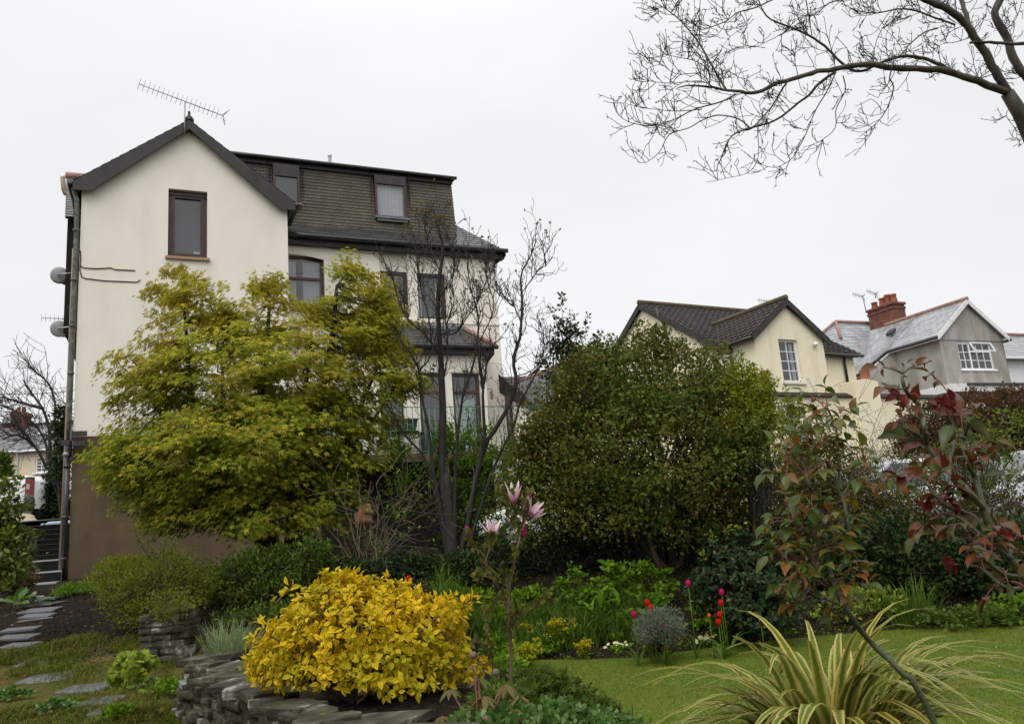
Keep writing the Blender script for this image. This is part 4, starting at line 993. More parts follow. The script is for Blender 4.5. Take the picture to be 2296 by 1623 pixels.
# ------------------------------------------------------------------ grey rendered house
_o = at(*z2(1838, 335), 36); F = Frame(_o, 66.5)
gh = thing('grey_house', 'grey rendered house with wet silver slate roof and red brick chimney', 'house', F.p(0, 0, 1.5))
ap = F.on(*z2(1982, 130)); gw = F.on(*z2(2180, 350))[0]; gze = F.on(*z2(1838, 300))[1]
wa0, wz1 = F.on(*z2(1932, 350)); wa1 = F.on(*z2(2110, 352))[0]; wz0 = F.on(*z2(1965, 497))[1]
mb = MB(); wall_face(mb, F, [(0, 1), (gw, 1), (gw, gze), (gw / 2, ap[1] - .1), (0, gze)], 0, [(wa0, wz0, wa1, wz1)], .1)
mb.quad(F.p(0, 0, 1), F.p(0, 7, 1), F.p(0, 7, gze), F.p(0, 0, gze)); mb.quad(F.p(gw, 0, 1), F.p(gw, 7, 1), F.p(gw, 7, gze), F.p(gw, 0, gze))
mb.build('wall', M['grey_render'], gh)
mb = MB(); zz = F.on(*z2(1838, 338))[1]; mb.add([F.p(a, -.03, z) for a, z in ((-.02, zz), (gw + .02, zz), (gw + .02, gze), (gw / 2, ap[1] - .1), (-.02, gze))], [[0, 1, 2, 3, 4]]); mb.fbox(F, -.02, gw + .02, -.03, 0, zz, zz + .02); mb.build('gable_band', M['grey_render'], gh)
mx = wa0 + (wa1 - wa0) * .36; tz = wz0 + (wz1 - wz0) * .68
window(gh, F, wa0, wz0, wa1, wz1, 0, .075, 'white_frame', mullions=[mx], transoms=[(tz, (mx + .04, wa1 - .07))], bars=[(wa0 + .07, mx - .04, wz0 + .07, wz1 - .07, 2, 3), (mx + .04, wa1 - .07, wz0 + .07, tz - .04, 3, 2), (mx + .04, wa1 - .07, tz + .04, wz1 - .07, 3, 1)], sill=(.08, .08, .06, 'white_frame'), reveal=.1, bar_w=.03)
b = MB(); p = [F.p(mx + .02, -.03, wz1 - .02), F.p(wa1 - .02, -.03, wz1 - .02), F.p(wa1 - .02, -.22, tz - .02), F.p(mx + .02, -.22, tz - .02)]
for i in range(4): b.bar(p[i], p[(i + 1) % 4], .06, .05)
b.build('open_light', M['white_frame'], gh)
gs_ = (ap[1] - gze) / (gw / 2)
# catslide: the left slope runs on lower further back
R_ = lambda a, b: F.p(a, b, ap[1] + .04 - abs(a - gw / 2) * gs_)
mb = MB()
roof_plane(mb, R_(-.25, 2.6), R_(-.25, -.2), R_(gw / 2, -.2), R_(gw / 2, 2.6), course=.26)
roof_plane(mb, R_(-1.6, 9), R_(-1.6, 3.3), R_(gw / 2, 3.3), R_(gw / 2, 9), course=.26)
roof_plane(mb, R_(-1.6, 3.3), R_(-.25, 2.6), R_(gw / 2, 2.6), R_(gw / 2, 3.3), course=.26)
roof_plane(mb, R_(gw + .25, -.2), R_(gw + .25, 9), R_(gw / 2, 9), R_(gw / 2, -.2), course=.26)
grf = mb.build('main_roof', M['silver_slate'], gh)
mb = MB(); mb.quad(F.p(-1.45, 3.2, 1), F.p(-1.45, 9, 1), R_(-1.45, 9) - [0, 0, .1], R_(-1.45, 3.2) - [0, 0, .1]); mb.quad(F.p(-1.45, 3.2, 1), F.p(0, 2.5, 1), R_(0, 2.5) - [0, 0, .1], R_(-1.45, 3.2) - [0, 0, .1]); mb.build('side_wall', M['grey_render'], gh)
mb = MB(); mb.tube([R_(gw / 2, b) + [0, 0, .04] for b in np.linspace(-.22, 4.6, 16)], .10, 8); mb.build('ridge_tiles', M['ridge'], grf)
for e in (-.25, gw + .25):
    board(gh, [R_(gw / 2, -.22) + [0, 0, .03], R_(e, -.22) + [0, 0, .03]], .24, F.B * .04, 'white_old')
b = MB(); b.bar(R_(-.27, -.2) - [0, 0, .1], R_(-.27, 2.6) - [0, 0, .1], .04, .2); b.bar(R_(-.27, 2.6) - [0, 0, .1], R_(-1.62, 3.3) - [0, 0, .1], .04, .2); b.bar(R_(-1.62, 3.3) - [0, 0, .1], R_(-1.62, 9) - [0, 0, .1], .04, .2); b.build('fascia', M['white_frame'], gh)
b = MB(); b.tube([R_(-.35, -.2) - [0, 0, .03], R_(-.35, 2.6) - [0, 0, .03], R_(-1.7, 3.3) - [0, 0, .03], R_(-1.7, 9) - [0, 0, .03]], .07, 6); b.tube([R_(gw + .35, -.2) - [0, 0, .05], R_(gw + .35, 4) - [0, 0, .05]], .07, 6); b.tube([R_(gw + .33, 0) - [0, 0, .05], R_(gw + .1, .1) - [0, 0, .35], F.p(gw + .08, .1, 4)], .045, 6); b.build('gutter', M['black_plastic'], gh)
# rear range with hipped roof and the chimney
hz = F.side(*z2(1390, 220), 1.0)
mb = MB(); q = lambda x, y, a: F.p(a, *F.side(*z2(x, y), a))
hb = 4.4
ra = gw / 2; rzt = R_(ra, hb)[2]
P1 = F.p(ra - 1.3, hb + 2.2, ap[1] + .75); P2 = F.p(ra + 4.2, hb + 2.2, ap[1] + .75)
roof_plane(mb, R_(-3.2, hb + 6) * [1, 1, 0] + [0, 0, R_(-1.6, 5)[2] - .2], R_(-1.6, hb - .6), P1 - (P1 - R_(ra - .9, hb)) * .0, P1, course=.26)
roof_plane(mb, R_(-1.6, hb - .6), R_(ra + 3.8, hb - .6) * [1, 1, 0] + [0, 0, gze], P2, P1, course=.26)
hr = mb.build('rear_roof', M['silver_slate'], gh)
b = MB(); b.tube([P1 + [0, 0, .04], P2 + [0, 0, .04]], .1, 8); b.tube([P1 + [0, 0, .04], R_(-1.6, hb - .6) * .35 + P1 * .65 + [0, 0, .06]], .09, 6); b.tube([P1 + [0, 0, .04], F.p(-3.2, hb + 6, R_(-1.6, 5)[2] - .16)], .09, 6); b.build('hip_tiles', M['ridge'], hr)
cb_ = 4.4
c0 = F.on(*z2(1600, 215), cb_); c1 = F.on(*z2(1662, 215), cb_); ct = F.on(*z2(1550, 130), cb_)[1]
mb = MB()
def brick_box(mb, F, a0, a1, b0, b1, z0, z1):
    for (p, q) in (((a0, b0), (a1, b0)), ((a1, b0), (a1, b1)), ((a1, b1), (a0, b1)), ((a0, b1), (a0, b0))):
        L = math.hypot(q[0] - p[0], q[1] - p[1])
        mb.quad(F.p(p[0], p[1], z0), F.p(q[0], q[1], z0), F.p(q[0], q[1], z1), F.p(p[0], p[1], z1), uv=[(0, 0), (L, 0), (L, z1 - z0), (0, z1 - z0)])
    mb.quad(F.p(a0, b0, z1), F.p(a1, b0, z1), F.p(a1, b1, z1), F.p(a0, b1, z1), uv=[(0, 0), (.2, 0), (.2, .2), (0, .2)])
ca, cw = c0[0], c1[0] - c0[0]; cd = F.side(*z2(1452, 190), ca)[0] - cb_
brick_box(mb, F, ca, ca + cw, cb_, cb_ + cd, c0[1] - 1.5, ct); brick_box(mb, F, ca - .04, ca + cw + .04, cb_ - .04, cb_ + cd + .04, ct - .36, ct - .22); brick_box(mb, F, ca - .07, ca + cw + .07, cb_ - .07, cb_ + cd + .07, ct - .12, ct + .003)
ch = mb.build('chimney', M['brick'], gh)
for i, (fa, fb_, h) in enumerate(((.5, .14, .5), (.5, .36, .58), (.5, .58, .5), (.5, .9, .42))):
    b = MB(); b.lathe([(.17, 0), (.19, .1), (.14, h * .8), (.18, h * .86), (.18, h), (.11, h), (.11, h * .5)], F.p(ca + cw * fa, cb_ + cd * fb_, ct), n=12); b.build('chimney_pot', M['terracotta'], ch)
yagi('chimney_aerial', 'left aerial on a tall pole at the brick chimney', at(*z2(1372, 88), 41), at(*z2(1428, 106), 41), 8, .26, CU, [at(*z2(1420, 100), 41), at(*z2(1432, 130), 41), at(*z2(1446, 190), 41)], 'aerials on the brick chimney', r=.018)
yagi('chimney_aerial', 'right aerial rising behind the chimney pots', at(*z2(1448, 72), 42), at(*z2(1500, 90), 42), 8, .26, CU, [at(*z2(1493, 90), 42), at(*z2(1496, 115), 42)], 'aerials on the brick chimney', r=.018)
# low white-edged flat roof in front
fz = F.on(*z2(1880, 605), -1.5)[1]; fa0 = F.on(*z2(1880, 605), -1.5)[0]
mb = MB(); mb.fbox(F, fa0, fa0 + 6, -1.7, -.02, fz - .12, fz + .22); mb.build('porch_roof', M['white_old'], gh)
mb = MB(); mb.fbox(F, fa0 + 1.0, fa0 + 6.1, -1.78, -1.72, fz + .14, fz + .24); mb.build('porch_gutter', M['black_plastic'], gh)
mb = MB(); mb.fbox(F, fa0 + .3, fa0 + 5.8, -1.4, -.02, 1.2, fz - .12); po = mb.build('porch_wall', M['grey_render'], gh)
a0, z1_ = F.on(*z2(1972, 638), -1.4); a1, z0_ = F.on(*z2(2012, 652), -1.4)
mb = MB(); mb.fbox(F, a0, a0 + .6, -1.43, -1.40, z1_ - .8, z1_); pw = mb.build('window', M['white_frame'], gh)
mb = MB(); mb.fbox(F, a0 + .07, a0 + .53, -1.436, -1.43, z1_ - .73, z1_ - .07); mb.build('pane', M['car_glass'], pw)
# roof vent
p = q(1580, 305, .9); b = MB(); b.box8([p + F.A * x + F.B * y + [0, 0, z + x * gs_] for z in (0, .16) for x, y in ((-.15, -.2), (.15, -.2), (.15, .2), (-.15, .2))]); b.build('roof_vent', M['black_board'], gh)

# white house cut by the right edge
F = Frame(at(*z2(2215, 590), 40), 66.5)
wh = thing('white_house', 'white roughcast house with pale slate roof cut by the right edge', 'house', F.p(0, 0, 1.5))
e = F.on(*z2(2200, 435))[1]
mb = MB(); wall_face(mb, F, [(0, 1), (9, 1), (9, e), (0, e)], 0); mb.quad(F.p(0, 0, 1), F.p(0, 6, 1), F.p(0, 6, e), F.p(0, 0, e)); mb.build('wall', M['white_render'], wh)
mb = MB(); t0 = F.on(*z2(2185, 350), 3)
roof_plane(mb, F.p(-.3, -.3, e), F.p(9, -.3, e), F.p(9, 2.4, e + 1.9), F.p(-.3, 2.4, e + 1.9), course=.26); rr = mb.build('roof', M['silver_slate'], wh)
b = MB(); b.tube([F.p(-.3, 2.4, e + 1.95), F.p(9, 2.4, e + 1.95)], .1, 8); b.build('ridge_tiles', M['ridge'], rr)
b = MB(); b.fbox(F, -.35, 9, -.42, -.32, e - .12, e + .02); b.build('gutter', M['white_frame'], wh)

# slate roofed outbuilding right of the cream house
F = Frame(at(1150, 905, 21), 58)
ob = thing('slate_outbuilding', 'cream outbuilding with silver slate roof between the big house and the pink flowering shrub', 'outbuilding', F.p(0, 0, 1))
# its eave, ridge and verge seen from below: verge board falls to the right, ridge comes forward to the right
V0 = at(1110, 822, 22.2); V1 = at(1197, 905, 20.6); dirn = nrm(at(1275, 815, 18.3) - at(1165, 862, 21.2))
RG0 = at(1160, 862, 21.4)
mb = MB(); roof_plane(mb, V1, V1 + dirn * 4.2, RG0 + dirn * 4.2, RG0, course=.13)
orf = mb.build('roof', M['silver_slate'], ob)
b = MB(); b.tube([RG0 + [0, 0, .03], RG0 + dirn * 4.2 + [0, 0, .03]], .06, 6); b.build('ridge_tiles', M['ridge'], orf)
L0 = at(1120, 848, 21.0); L1 = at(1198, 912, 20.4)
b = MB(); b.prism([L0 + [0, 0, .10], L1 + [0, 0, .02], L1 - [0, 0, .14], L0 - [0, 0, .38]], F.B * .05); b.build('bargeboard', M['black_board'], ob)
b = MB(); P = [at(1115, 870, 21.1), at(1200, 915, 20.6)]
b.add([P[0], P[1], P[1] * [1, 1, 0] + [0, 0, 1], P[0] * [1, 1, 0] + [0, 0, 1]], [[0, 1, 2, 3]]); b.add([P[1], P[1] + dirn * 4, (P[1] + dirn * 4) * [1, 1, 0] + [0, 0, 1], P[1] * [1, 1, 0] + [0, 0, 1]], [[0, 1, 2, 3]]); b.build('wall', M['cream'], ob)
pd = at(1141, 925, 20.9); b = MB(); b.box8([pd + np.array([x, y, z]) for z in (-1.3, .42) for x, y in ((-.08, -.06), (.10, -.06), (.10, .06), (-.08, .06))]); b.build('door_frame', M['brown_frame'], ob)
b = MB(); b.tube([L1 + [0, -.05, -.03], L1 + dirn * 1.5 + [0, 0, -.08]], .09, 8); b.build('valley_lead', M['lead'], ob)
far = thing('brown_roofed_house', 'brown tiled roof with a small dark gable peeping over the outbuilding', 'house', at(1170, 900, 34))
mb = MB(); A0, A1 = at(1090, 905, 33), at(1230, 900, 33); T0, T1 = at(1090, 846, 35), at(1178, 844, 35)
roof_plane(mb, A0, A1, T1 + (A1 - A0) * .25, T0, course=.3, lift=.03); fr = mb.build('roof', M['pantile'], far)
mb = MB(); g0, g1, g2 = at(1160, 862, 33), at(1205, 824, 33), at(1216, 836, 33.4)
mb.prism([g0, g1, g2, at(1212, 862, 33.4)], [.3, 2.5, 0]); mb.build('gable', M['black_board'], far)
mb = MB(); mb.box8([np.array([x, y, z]) for z in (1, A0[2] - .05) for x, y in ((A0[0], A0[1] + .4), (A1[0], A1[1] + .4), (A1[0], A1[1] + 4), (A0[0], A0[1] + 4))]); mb.build('wall', M['smooth_yellow'], far)

# ------------------------------------------------------------------ terrace across the street on the left
F = Frame(at(135, 1015, 50), 84)
tz_e = at(70, 1013, 50)[2]
tr = thing('terraced_house', 'cream terraced row with grey slate roof across the street on the left', 'house', F.p(0, 0, 3.4))
def tw(u, v): return F.on(u, v)
tw0, tw1 = tw(78, 1060), tw(118, 1022)
mb = MB(); wall_face(mb, F, [(-22, 3), (8, 3), (8, tz_e), (-22, tz_e)], 0, [(tw0[0], tw0[1], tw1[0] + .9, tw1[1])], .12); mb.build('wall', M['terrace'], tr)
c = tw1[0] + .9; m3 = tw0[0] + (c - tw0[0]) * .36
window(tr, F, tw0[0], tw0[1], c, tw1[1], 0, .09, 'white_frame', mullions=[m3, tw0[0] + (c - tw0[0]) * .68], bars=[(tw0[0] + .08, m3 - .05, tw0[1] + .08, tw1[1] - .08, 2, 4), (m3 + .05, tw0[0] + (c - tw0[0]) * .64, tw0[1] + .08, tw1[1] - .08, 2, 3)], sill=(.1, .1, .1, 'white_frame'), reveal=.12, bar_w=.04)
mb = MB(); rzt = F.on(40, 955, 3.2)[1]
roof_plane(mb, F.p(-22, -.3, tz_e), F.p(8, -.3, tz_e), F.p(8, 3.2, rzt), F.p(-22, 3.2, rzt), course=.3)
roof_plane(mb, F.p(8, 6.6, tz_e), F.p(-22, 6.6, tz_e), F.p(-22, 3.2, rzt), F.p(8, 3.2, rzt), course=.3)
rf = mb.build('roof', M['terrace_slate'], tr)
b = MB(); b.tube([F.p(-22, 3.2, rzt + .04), F.p(8, 3.2, rzt + .04)], .1, 6); b.build('ridge_tiles', M['old_brick'], rf)
s0 = F.on(90, 965, 2.0); s1 = F.on(118, 973, 2.0)
b = MB(); f_ = lambda a, b_: F.p(a, b_, tz_e + (b_ + .3) / 3.5 * (rzt - tz_e) + .06); b.quad(f_(s0[0] - .1, 1.6), f_(s1[0] + .3, 1.6), f_(s1[0] + .3, 2.5), f_(s0[0] - .1, 2.5)); sk = b.build('skylight', M['steel'], rf)
b = MB(); b.tube([F.p(-22, -.36, tz_e), F.p(8, -.36, tz_e)], .07, 6); a_ = F.on(40, 1040)[0]; b.tube([F.p(a_, -.3, tz_e), F.p(a_, -.06, tz_e - .3), F.p(a_, -.06, 3.3)], .05, 6); b.build('gutter', M['white_frame'], tr)
k0, k1 = F.on(31, 960, 2.9), F.on(58, 960, 2.9); kt = F.on(45, 926, 2.9)[1]
mb = MB(); brick_box(mb, F, k0[0], k1[0], 2.5, 3.6, k0[1] - .9, kt); brick_box(mb, F, k0[0] - .06, k1[0] + .06, 2.44, 3.66, kt - .25, kt + .02); ck = mb.build('chimney', M['old_brick'], tr)
for fa in (.25, .7):
    b = MB(); b.lathe([(.14, 0), (.15, .1), (.11, .35), (.14, .4), (.1, .4)], F.p(k0[0] + (k1[0] - k0[0]) * fa, 3, kt + .02), n=10); b.build('chimney_pot', M['terracotta'] if fa < .5 else M['old_brick'], ck)
dish_thing(20, 944, 52.5, .38, 'round satellite dish beside the sooty chimney of the terrace', None, axdir=(.2, -.95, .2), arm_to=[.5, .2, 0])

# ------------------------------------------------------------------ vehicles
def section_loft(mb, secs, mi=0):
    """secs: rings of equal length, joined nose to tail"""
    n = len(secs[0]); V = [p for s in secs for p in s]
    F_ = [[i * n + j, i * n + (j + 1) % n, (i + 1) * n + (j + 1) % n, (i + 1) * n + j] for i in range(len(secs) - 1) for j in range(n)]
    mb.add(V, F_ + [list(range(n))[::-1], list(range((len(secs) - 1) * n, len(secs) * n))], smooth=False, mi=mi)
class Local:
    def __init__(s, o, yaw): s.o = np.asarray(o, float); s.c, s.s = math.cos(yaw), math.sin(yaw)
    def __call__(s, x, y, z): return s.o + np.array([x * s.c - y * s.s, x * s.s + y * s.c, z])
def bevel_obj(o, w=.03, seg=2):
    m = o.modifiers.new('bevel', 'BEVEL'); m.width = w; m.segments = seg; m.limit_method = 'ANGLE'; m.angle_limit = math.radians(25)
    o.data.polygons.foreach_set('use_smooth', [True] * len(o.data.polygons))
def wheel(parent, L, x, y, r, w=.2):
    ax = L(0, 1, 0) - L(0, 0, 0); s = 1 if y > 0 else -1
    b = MB(); b.lathe([(r * .62, -w / 2), (r * .95, -w / 2), (r, -w * .35), (r, w * .35), (r * .95, w / 2), (r * .62, w / 2)], L(x, y, r), ax, 20); wo = b.build('wheel', M['tyre'], parent)
    b = MB(); b.lathe([(0, s * w * .32), (r * .2, s * w * .34), (r * .55, s * w * .28), (r * .64, s * w * .42)], L(x, y, r), ax, 14); b.build('rim', M['metal'], wo)
def car(name, label, o, yaw, paint, group=None, length=4.2, h=1.46, estate=False):
    """x forward, y left; origin on the ground at the middle"""
    L = Local(o, yaw); t = thing(name, label, 'car', o, group); hl = length / 2
    b = MB(); S = []
    for x, zb, zt, w in ((-hl, .38, .78, .70), (-hl + .08, .28, .92, .80), (-hl + .5, .22, .97, .86), (-.6, .20, .95, .88), (.5, .20, .93, .88), (1.1, .22, .90, .87), (hl - .35, .25, .76, .82), (hl - .05, .32, .66, .72), (hl, .40, .58, .62)):
        S.append([L(x, -w, zb + .1), L(x, -w * .92, zb), L(x, w * .92, zb), L(x, w, zb + .1), L(x, w * 1.02, (zb + zt) / 2 + .05), L(x, w * .97, zt - .05), L(x, w * .88, zt), L(x, -w * .88, zt), L(x, -w * .97, zt - .05), L(x, -w * 1.02, (zb + zt) / 2 + .05)])
    section_loft(b, S); o_ = b.build('body', M[paint], t); bevel_obj(o_, .03)
    rear = -hl + (.15 if estate else .45)
    prof_ = [(rear, .93, .80), (rear + (.25 if estate else .65), h - .08, .62), (-.5, h, .63), (.25, h - .04, .62), (1.05, .90, .80)]
    b = MB(); S = [[L(x, -w, z if i in (0, 4) else z), L(x, w, z)] for i, (x, z, w) in enumerate(prof_)]
    top = [(x, z, w) for x, z, w in prof_[1:4]]
    b.box8([L(prof_[1][0] - .03, -.62, h - .10), L(.28, -.62, h - .08), L(.28, .62, h - .08), L(prof_[1][0] - .03, .62, h - .10), L(prof_[1][0] + .1, -.55, h - .02), L(.1, -.55, h), L(.1, .55, h), L(prof_[1][0] + .1, .55, h - .02)])
    ro_ = b.build('roof', M[paint], t); bevel_obj(ro_, .03)
    gl = MB(); R0, R1, R2, R3 = prof_[0], prof_[1], prof_[3], prof_[4]
    gl.quad(L(R0[0], -.78, R0[1]), L(R0[0], .78, R0[1]), L(R1[0], .61, h - .08), L(R1[0], -.61, h - .08))
    gl.build('rear_window', M['car_glass'], t)
    gl = MB(); gl.quad(L(R3[0], .78, R3[1]), L(R3[0], -.78, R3[1]), L(.27, -.61, h - .07), L(.27, .61, h - .07)); gl.build('windscreen', M['car_glass'], t)
    for s in (-1, 1):
        gl = MB(); gl.quad(L(R0[0], s * .79, R0[1]), L(R3[0], s * .79, R3[1]), L(.27, s * .62, h - .07), L(R1[0], s * .62, h - .08)); gl.build('side_window', M['car_glass'], t)
        p = MB()
        for x0, x1 in ((.27, R3[0]), (-.45, -.4), (R1[0], R0[0])): p.bar(L(x0, s * .63, h - .08), L(x1, s * .80, .92), .06, .04)
        p.build('pillars', M[paint], t)
        for x in (-hl + .75, hl - .85): wheel(t, L, x, s * .78, .30)
        m = MB(); m.box8([L(x, s * y, z) for z in (.93, 1.05) for x, y in ((.78, .86), (.9, .86), (.9, 1.02), (.78, 1.02))]); m.build('mirror', M[paint], t)
        q = MB(); q.box8([L(x, s * y, z) for z in (.66, .84) for x, y in ((-hl + .02, .5), (-hl + .2, .5), (-hl + .2, .83), (-hl + .02, .76))]); q.build('tail_lamp', M['red_lamp'], t)
        q = MB(); q.box8([L(x, s * y, z) for z in (.54, .68) for x, y in ((hl - .25, .4), (hl - .06, .4), (hl - .12, .72), (hl - .3, .78))]); q.build('headlight', M['clear_lamp'], t)
    return t
p = at(1990, 1035, 15.6); car('parked_car', 'silver car half hidden behind the bare twiggy bush on the lane', (p[0] - .1, 15.6, p[2] - 1.46), math.radians(188), 'silver_paint', 'cars parked along the lane', estate=True)
p = at(2290, 1008, 14.6); car('parked_car', 'silver car at the right edge behind the red leaved rose', (p[0] + .3, 14.6, p[2] - 1.46), math.radians(183), 'silver_paint', 'cars parked along the lane', estate=True)
p = at(1195, 1075, 17.2); 
# the blue car beyond the steps: only its roof shows over the top step
p = at(152, 1160, 24.4); 
car('parked_car', 'pale blue car roof just showing over the top of the garden steps', (p[0] + .4, 24.4, 1.38), math.radians(97), 'blue_paint')
# white van, seen from behind
p = at(99, 1170, 30); vo = np.array([p[0] - 1.42, 30.0, g(p[0] - 1.42, 30.0) + .03]); L = Local(vo, math.radians(84)); VH = at(50, 1066, 30)[2] - vo[2]
van = thing('white_van', 'white delivery van parked on the street, its back doors towards the garden', 'van', vo)
b = MB(); S = []
for x, top, w in ((0, VH - .10, .90), (.12, VH - .01, .95), (3.2, VH, .95), (4.0, VH - .75, .93), (4.7, 1.0, .85), (4.85, .7, .78)):
    w1 = w * .88
    S.append([L(x, -w, .42), L(x, w, .42), L(x, w, 1.05), L(x, w * .97, min(top, 1.45)), L(x, w1, top - .12 if top > 1.3 else top), L(x, w1 - .14, top), L(x, -w1 + .14, top), L(x, -w1, top - .12 if top > 1.3 else top), L(x, -w * .97, min(top, 1.45)), L(x, -w, 1.05)])
section_loft(b, S); o_ = b.build('body', M['white_paint'], van); bevel_obj(o_, .05, 3)
b = MB()
def rear_panel(mb, y0, y1, z0, z1, x=-.01, th=.02): mb.box8([L(x - th * 0, y, z) if k < 0 else L(xx, y, z) for k, z in enumerate((z0, z1)) for xx, y in ((x - th, y0), (x - th, y1), (x, y1), (x, y0))])
for y0, y1 in ((-.72, -.015), (.015, .72)):
    b = MB(); rear_panel(b, y0, y1, .62, VH - .22); o_ = b.build('door', M['white_paint'], van); bevel_obj(o_, .03, 2)
    b2 = MB(); rear_panel(b2, y0 + .06, y1 - .06, VH - .78, VH - .28, -.032, .012); q = b2.build('panel', M['white_paint'], o_); bevel_obj(q, .04, 2)
    b2 = MB(); rear_panel(b2, y0 + .02, y1 - .02, .92, .95, -.03, .02); q = b2.build('moulding', M['white_paint'], o_)
for s in (-1, 1):
    b = MB(); 
    for z0, z1, m_ in ((.98, 1.10, 0), (1.10, 1.34, 1), (1.34, 1.62, 1), (1.62, 1.82, 1), (1.82, 1.92, 0)):
        zs = VH / 2.02
        b.box8([L(x, s * y, z * zs) for z in (z0, z1) for x, y in ((-.05, .73), (-.05, .93), (.16, .955), (.16, .73))], mi=m_)
    tl = b.build('tail_lamp', [M['black_plastic'], M['red_lamp']], van)
    b = MB(); b.box8([L(x, s * y, z * VH / 2.02) for z in (1.36, 1.6) for x, y in ((-.056, .78), (-.056, .91), (-.05, .91), (-.05, .78))]); b.build('lens', M['clear_lamp'], tl)
    wheel(van, L, .8, s * .84, .33, .22); wheel(van, L, 3.9, s * .84, .33, .22)
    b = MB(); b.box8([L(x, s * y, z) for z in (1.15, 1.45) for x, y in ((3.3, .97), (3.45, .97), (3.42, 1.22), (3.3, 1.22))]); b.build('mirror', M['black_plastic'], van)
b = MB(); b.box8([L(x, y, z) for z in (.36, .62) for x, y in ((-.12, -.95), (-.12, .95), (.2, .97), (.2, -.97))]); b.box8([L(x, y, z) for z in (.62, .98 * VH / 2.02) for x, y in ((-.09, -.97), (-.09, -.74), (.2, -.74), (.2, -.98))]); b.box8([L(x, y, z) for z in (.62, .98 * VH / 2.02) for x, y in ((-.09, .74), (-.09, .97), (.2, .98), (.2, .74))]); o_ = b.build('bumper', M['black_plastic'], van); bevel_obj(o_, .03, 2)
for s in (-1, 1):
    b = MB(); b.box8([L(x, s * y, z) for z in (.5, .56) for x, y in ((-.128, .55), (-.128, .74), (-.12, .74), (-.12, .55))]); b.build('reflector', M['red_lamp'], o_)
b = MB(); b.box8([L(x, y, z) for z in (VH - .12, VH - .06) for x, y in ((-.02, -.2), (-.02, .2), (.1, .2), (.1, -.2))]); b.build('brake_light', M['red_lamp'], van)
def writing(text, y, z, size, mat, shear=0.0):
    cu = bpy.data.curves.new('lettering', 'FONT'); cu.body = text; cu.size = size; cu.align_x = 'LEFT'; cu.shear = shear; cu.extrude = .001
    cu.materials.append(M[mat])
    tmp = bpy.data.objects.new('lettering_curve', cu); me = bpy.data.meshes.new_from_object(tmp); bpy.data.objects.remove(tmp)
    o = bpy.data.objects.new('lettering', me); col.objects.link(o); o.parent = van
    ex = nrm(L(0, -1, 0) - L(0, 0, 0)); ez = np.array([0, 0, 1.0]); ey = np.cross(ex, ez)
    q = L(-.052, y, z) - LOC[van]
    o.matrix_local = Matrix(((ex[0], ez[0], -ey[0] * -1, q[0]), (ex[1], ez[1], -ey[1] * -1, q[1]), (ex[2], ez[2], 0, q[2]), (0, 0, 0, 1)))
    LOC[o] = LOC[van]
writing('WESTFORD', .62, VH - .50, .17, 'blue_ink', .3)
writing('ENERGY SERVICES', .50, VH - .62, .10, 'blue_ink', .2)
writing('westfordservices.com', .60, VH - .80, .095, 'blue_ink')
b = MB(); rear_panel(b, -.70, -.42, VH - .43, VH - .415, -.05, .004); rear_panel(b, -.36, .62, VH - .372, VH - .357, -.05, .004); b.build('red_stripe', M['red_paint'], van)
b = MB(); rear_panel(b, -.70, -.45, VH - .475, VH - .465, -.05, .004); b.build('blue_stripe', M['blue_ink'], van)
# white vehicle glimpsed through the flowering shrub
p = at(1190, 1085, 18.2); zr = g(p[0], 18.2)
car('parked_car', 'white car glimpsed low behind the left side of the pink flowering shrub', (p[0] + .9, 18.2, p[2] - 1.46 + .1), math.radians(170), 'white_paint', estate=True)
# wires
def wire(name, label, pts, r=.008):
    t = MB(); pts = np.asarray(pts); n = 14
    a, c = pts[0], pts[-1]; sag = np.linalg.norm(c - a) * .02
    t.tube([a + (c - a) * i / n - [0, 0, sag * 4 * (i / n) * (1 - i / n)] for i in range(n + 1)], r, 4)
    o = t.build(name, M['black_plastic'], None); tag(o, label, 'wire')
wire('overhead_wire', 'thin wire across the sky at far left above the terrace', [at(-60, 882, 44), at(150, 878, 46)], .02)
wire('overhead_wire', 'thin black wire strung from the wing wall to the main wall of the cream house', [H.p(AW + .01, .0, H.on(648, 538)[1]), H.p(H.on(860, 572, B1)[0], B1 - .01, H.on(860, 572, B1)[1])], .007)
# ------------------------------------------------------------------ plants: helpers
def unit(a): return a / np.maximum(1e-9, np.linalg.norm(a, axis=-1, keepdims=True))
def T_ovate(w=.28, fold=.10, curl=-.12):
    """pointed oval leaf folded along the midrib: verts (x along, y across, z), faces, uvs (y: 0 midrib, 1 margin)"""
    v = [(0, 0, 0), (.3, -w * .85, fold * .7), (.3, 0, -.0), (.3, w * .85, fold * .7), (.65, -w * .8, fold * .5 + curl * .35), (.65, 0, curl * .4), (.65, w * .8, fold * .5 + curl * .35), (1, 0, curl)]
    f = [(0, 1, 2), (0, 2, 3), (1, 4, 5, 2), (2, 5, 6, 3), (4, 7, 5), (5, 7, 6)]
    uv = [(0, 0), (.3, 1), (.3, 0), (.3, -1), (.65, 1), (.65, 0), (.65, -1), (1, .6)]
    return np.array(v, float), f, np.array(uv, float)
def T_small(w=.3, fold=.08, curl=-.1):
    v = [(0, 0, 0), (.5, -w, fold), (1, 0, curl), (.5, w, fold)]
    return np.array(v, float), [(0, 1, 2), (0, 2, 3)], np.array([(0, 0), (.5, 1), (1, 0), (.5, -1)], float)
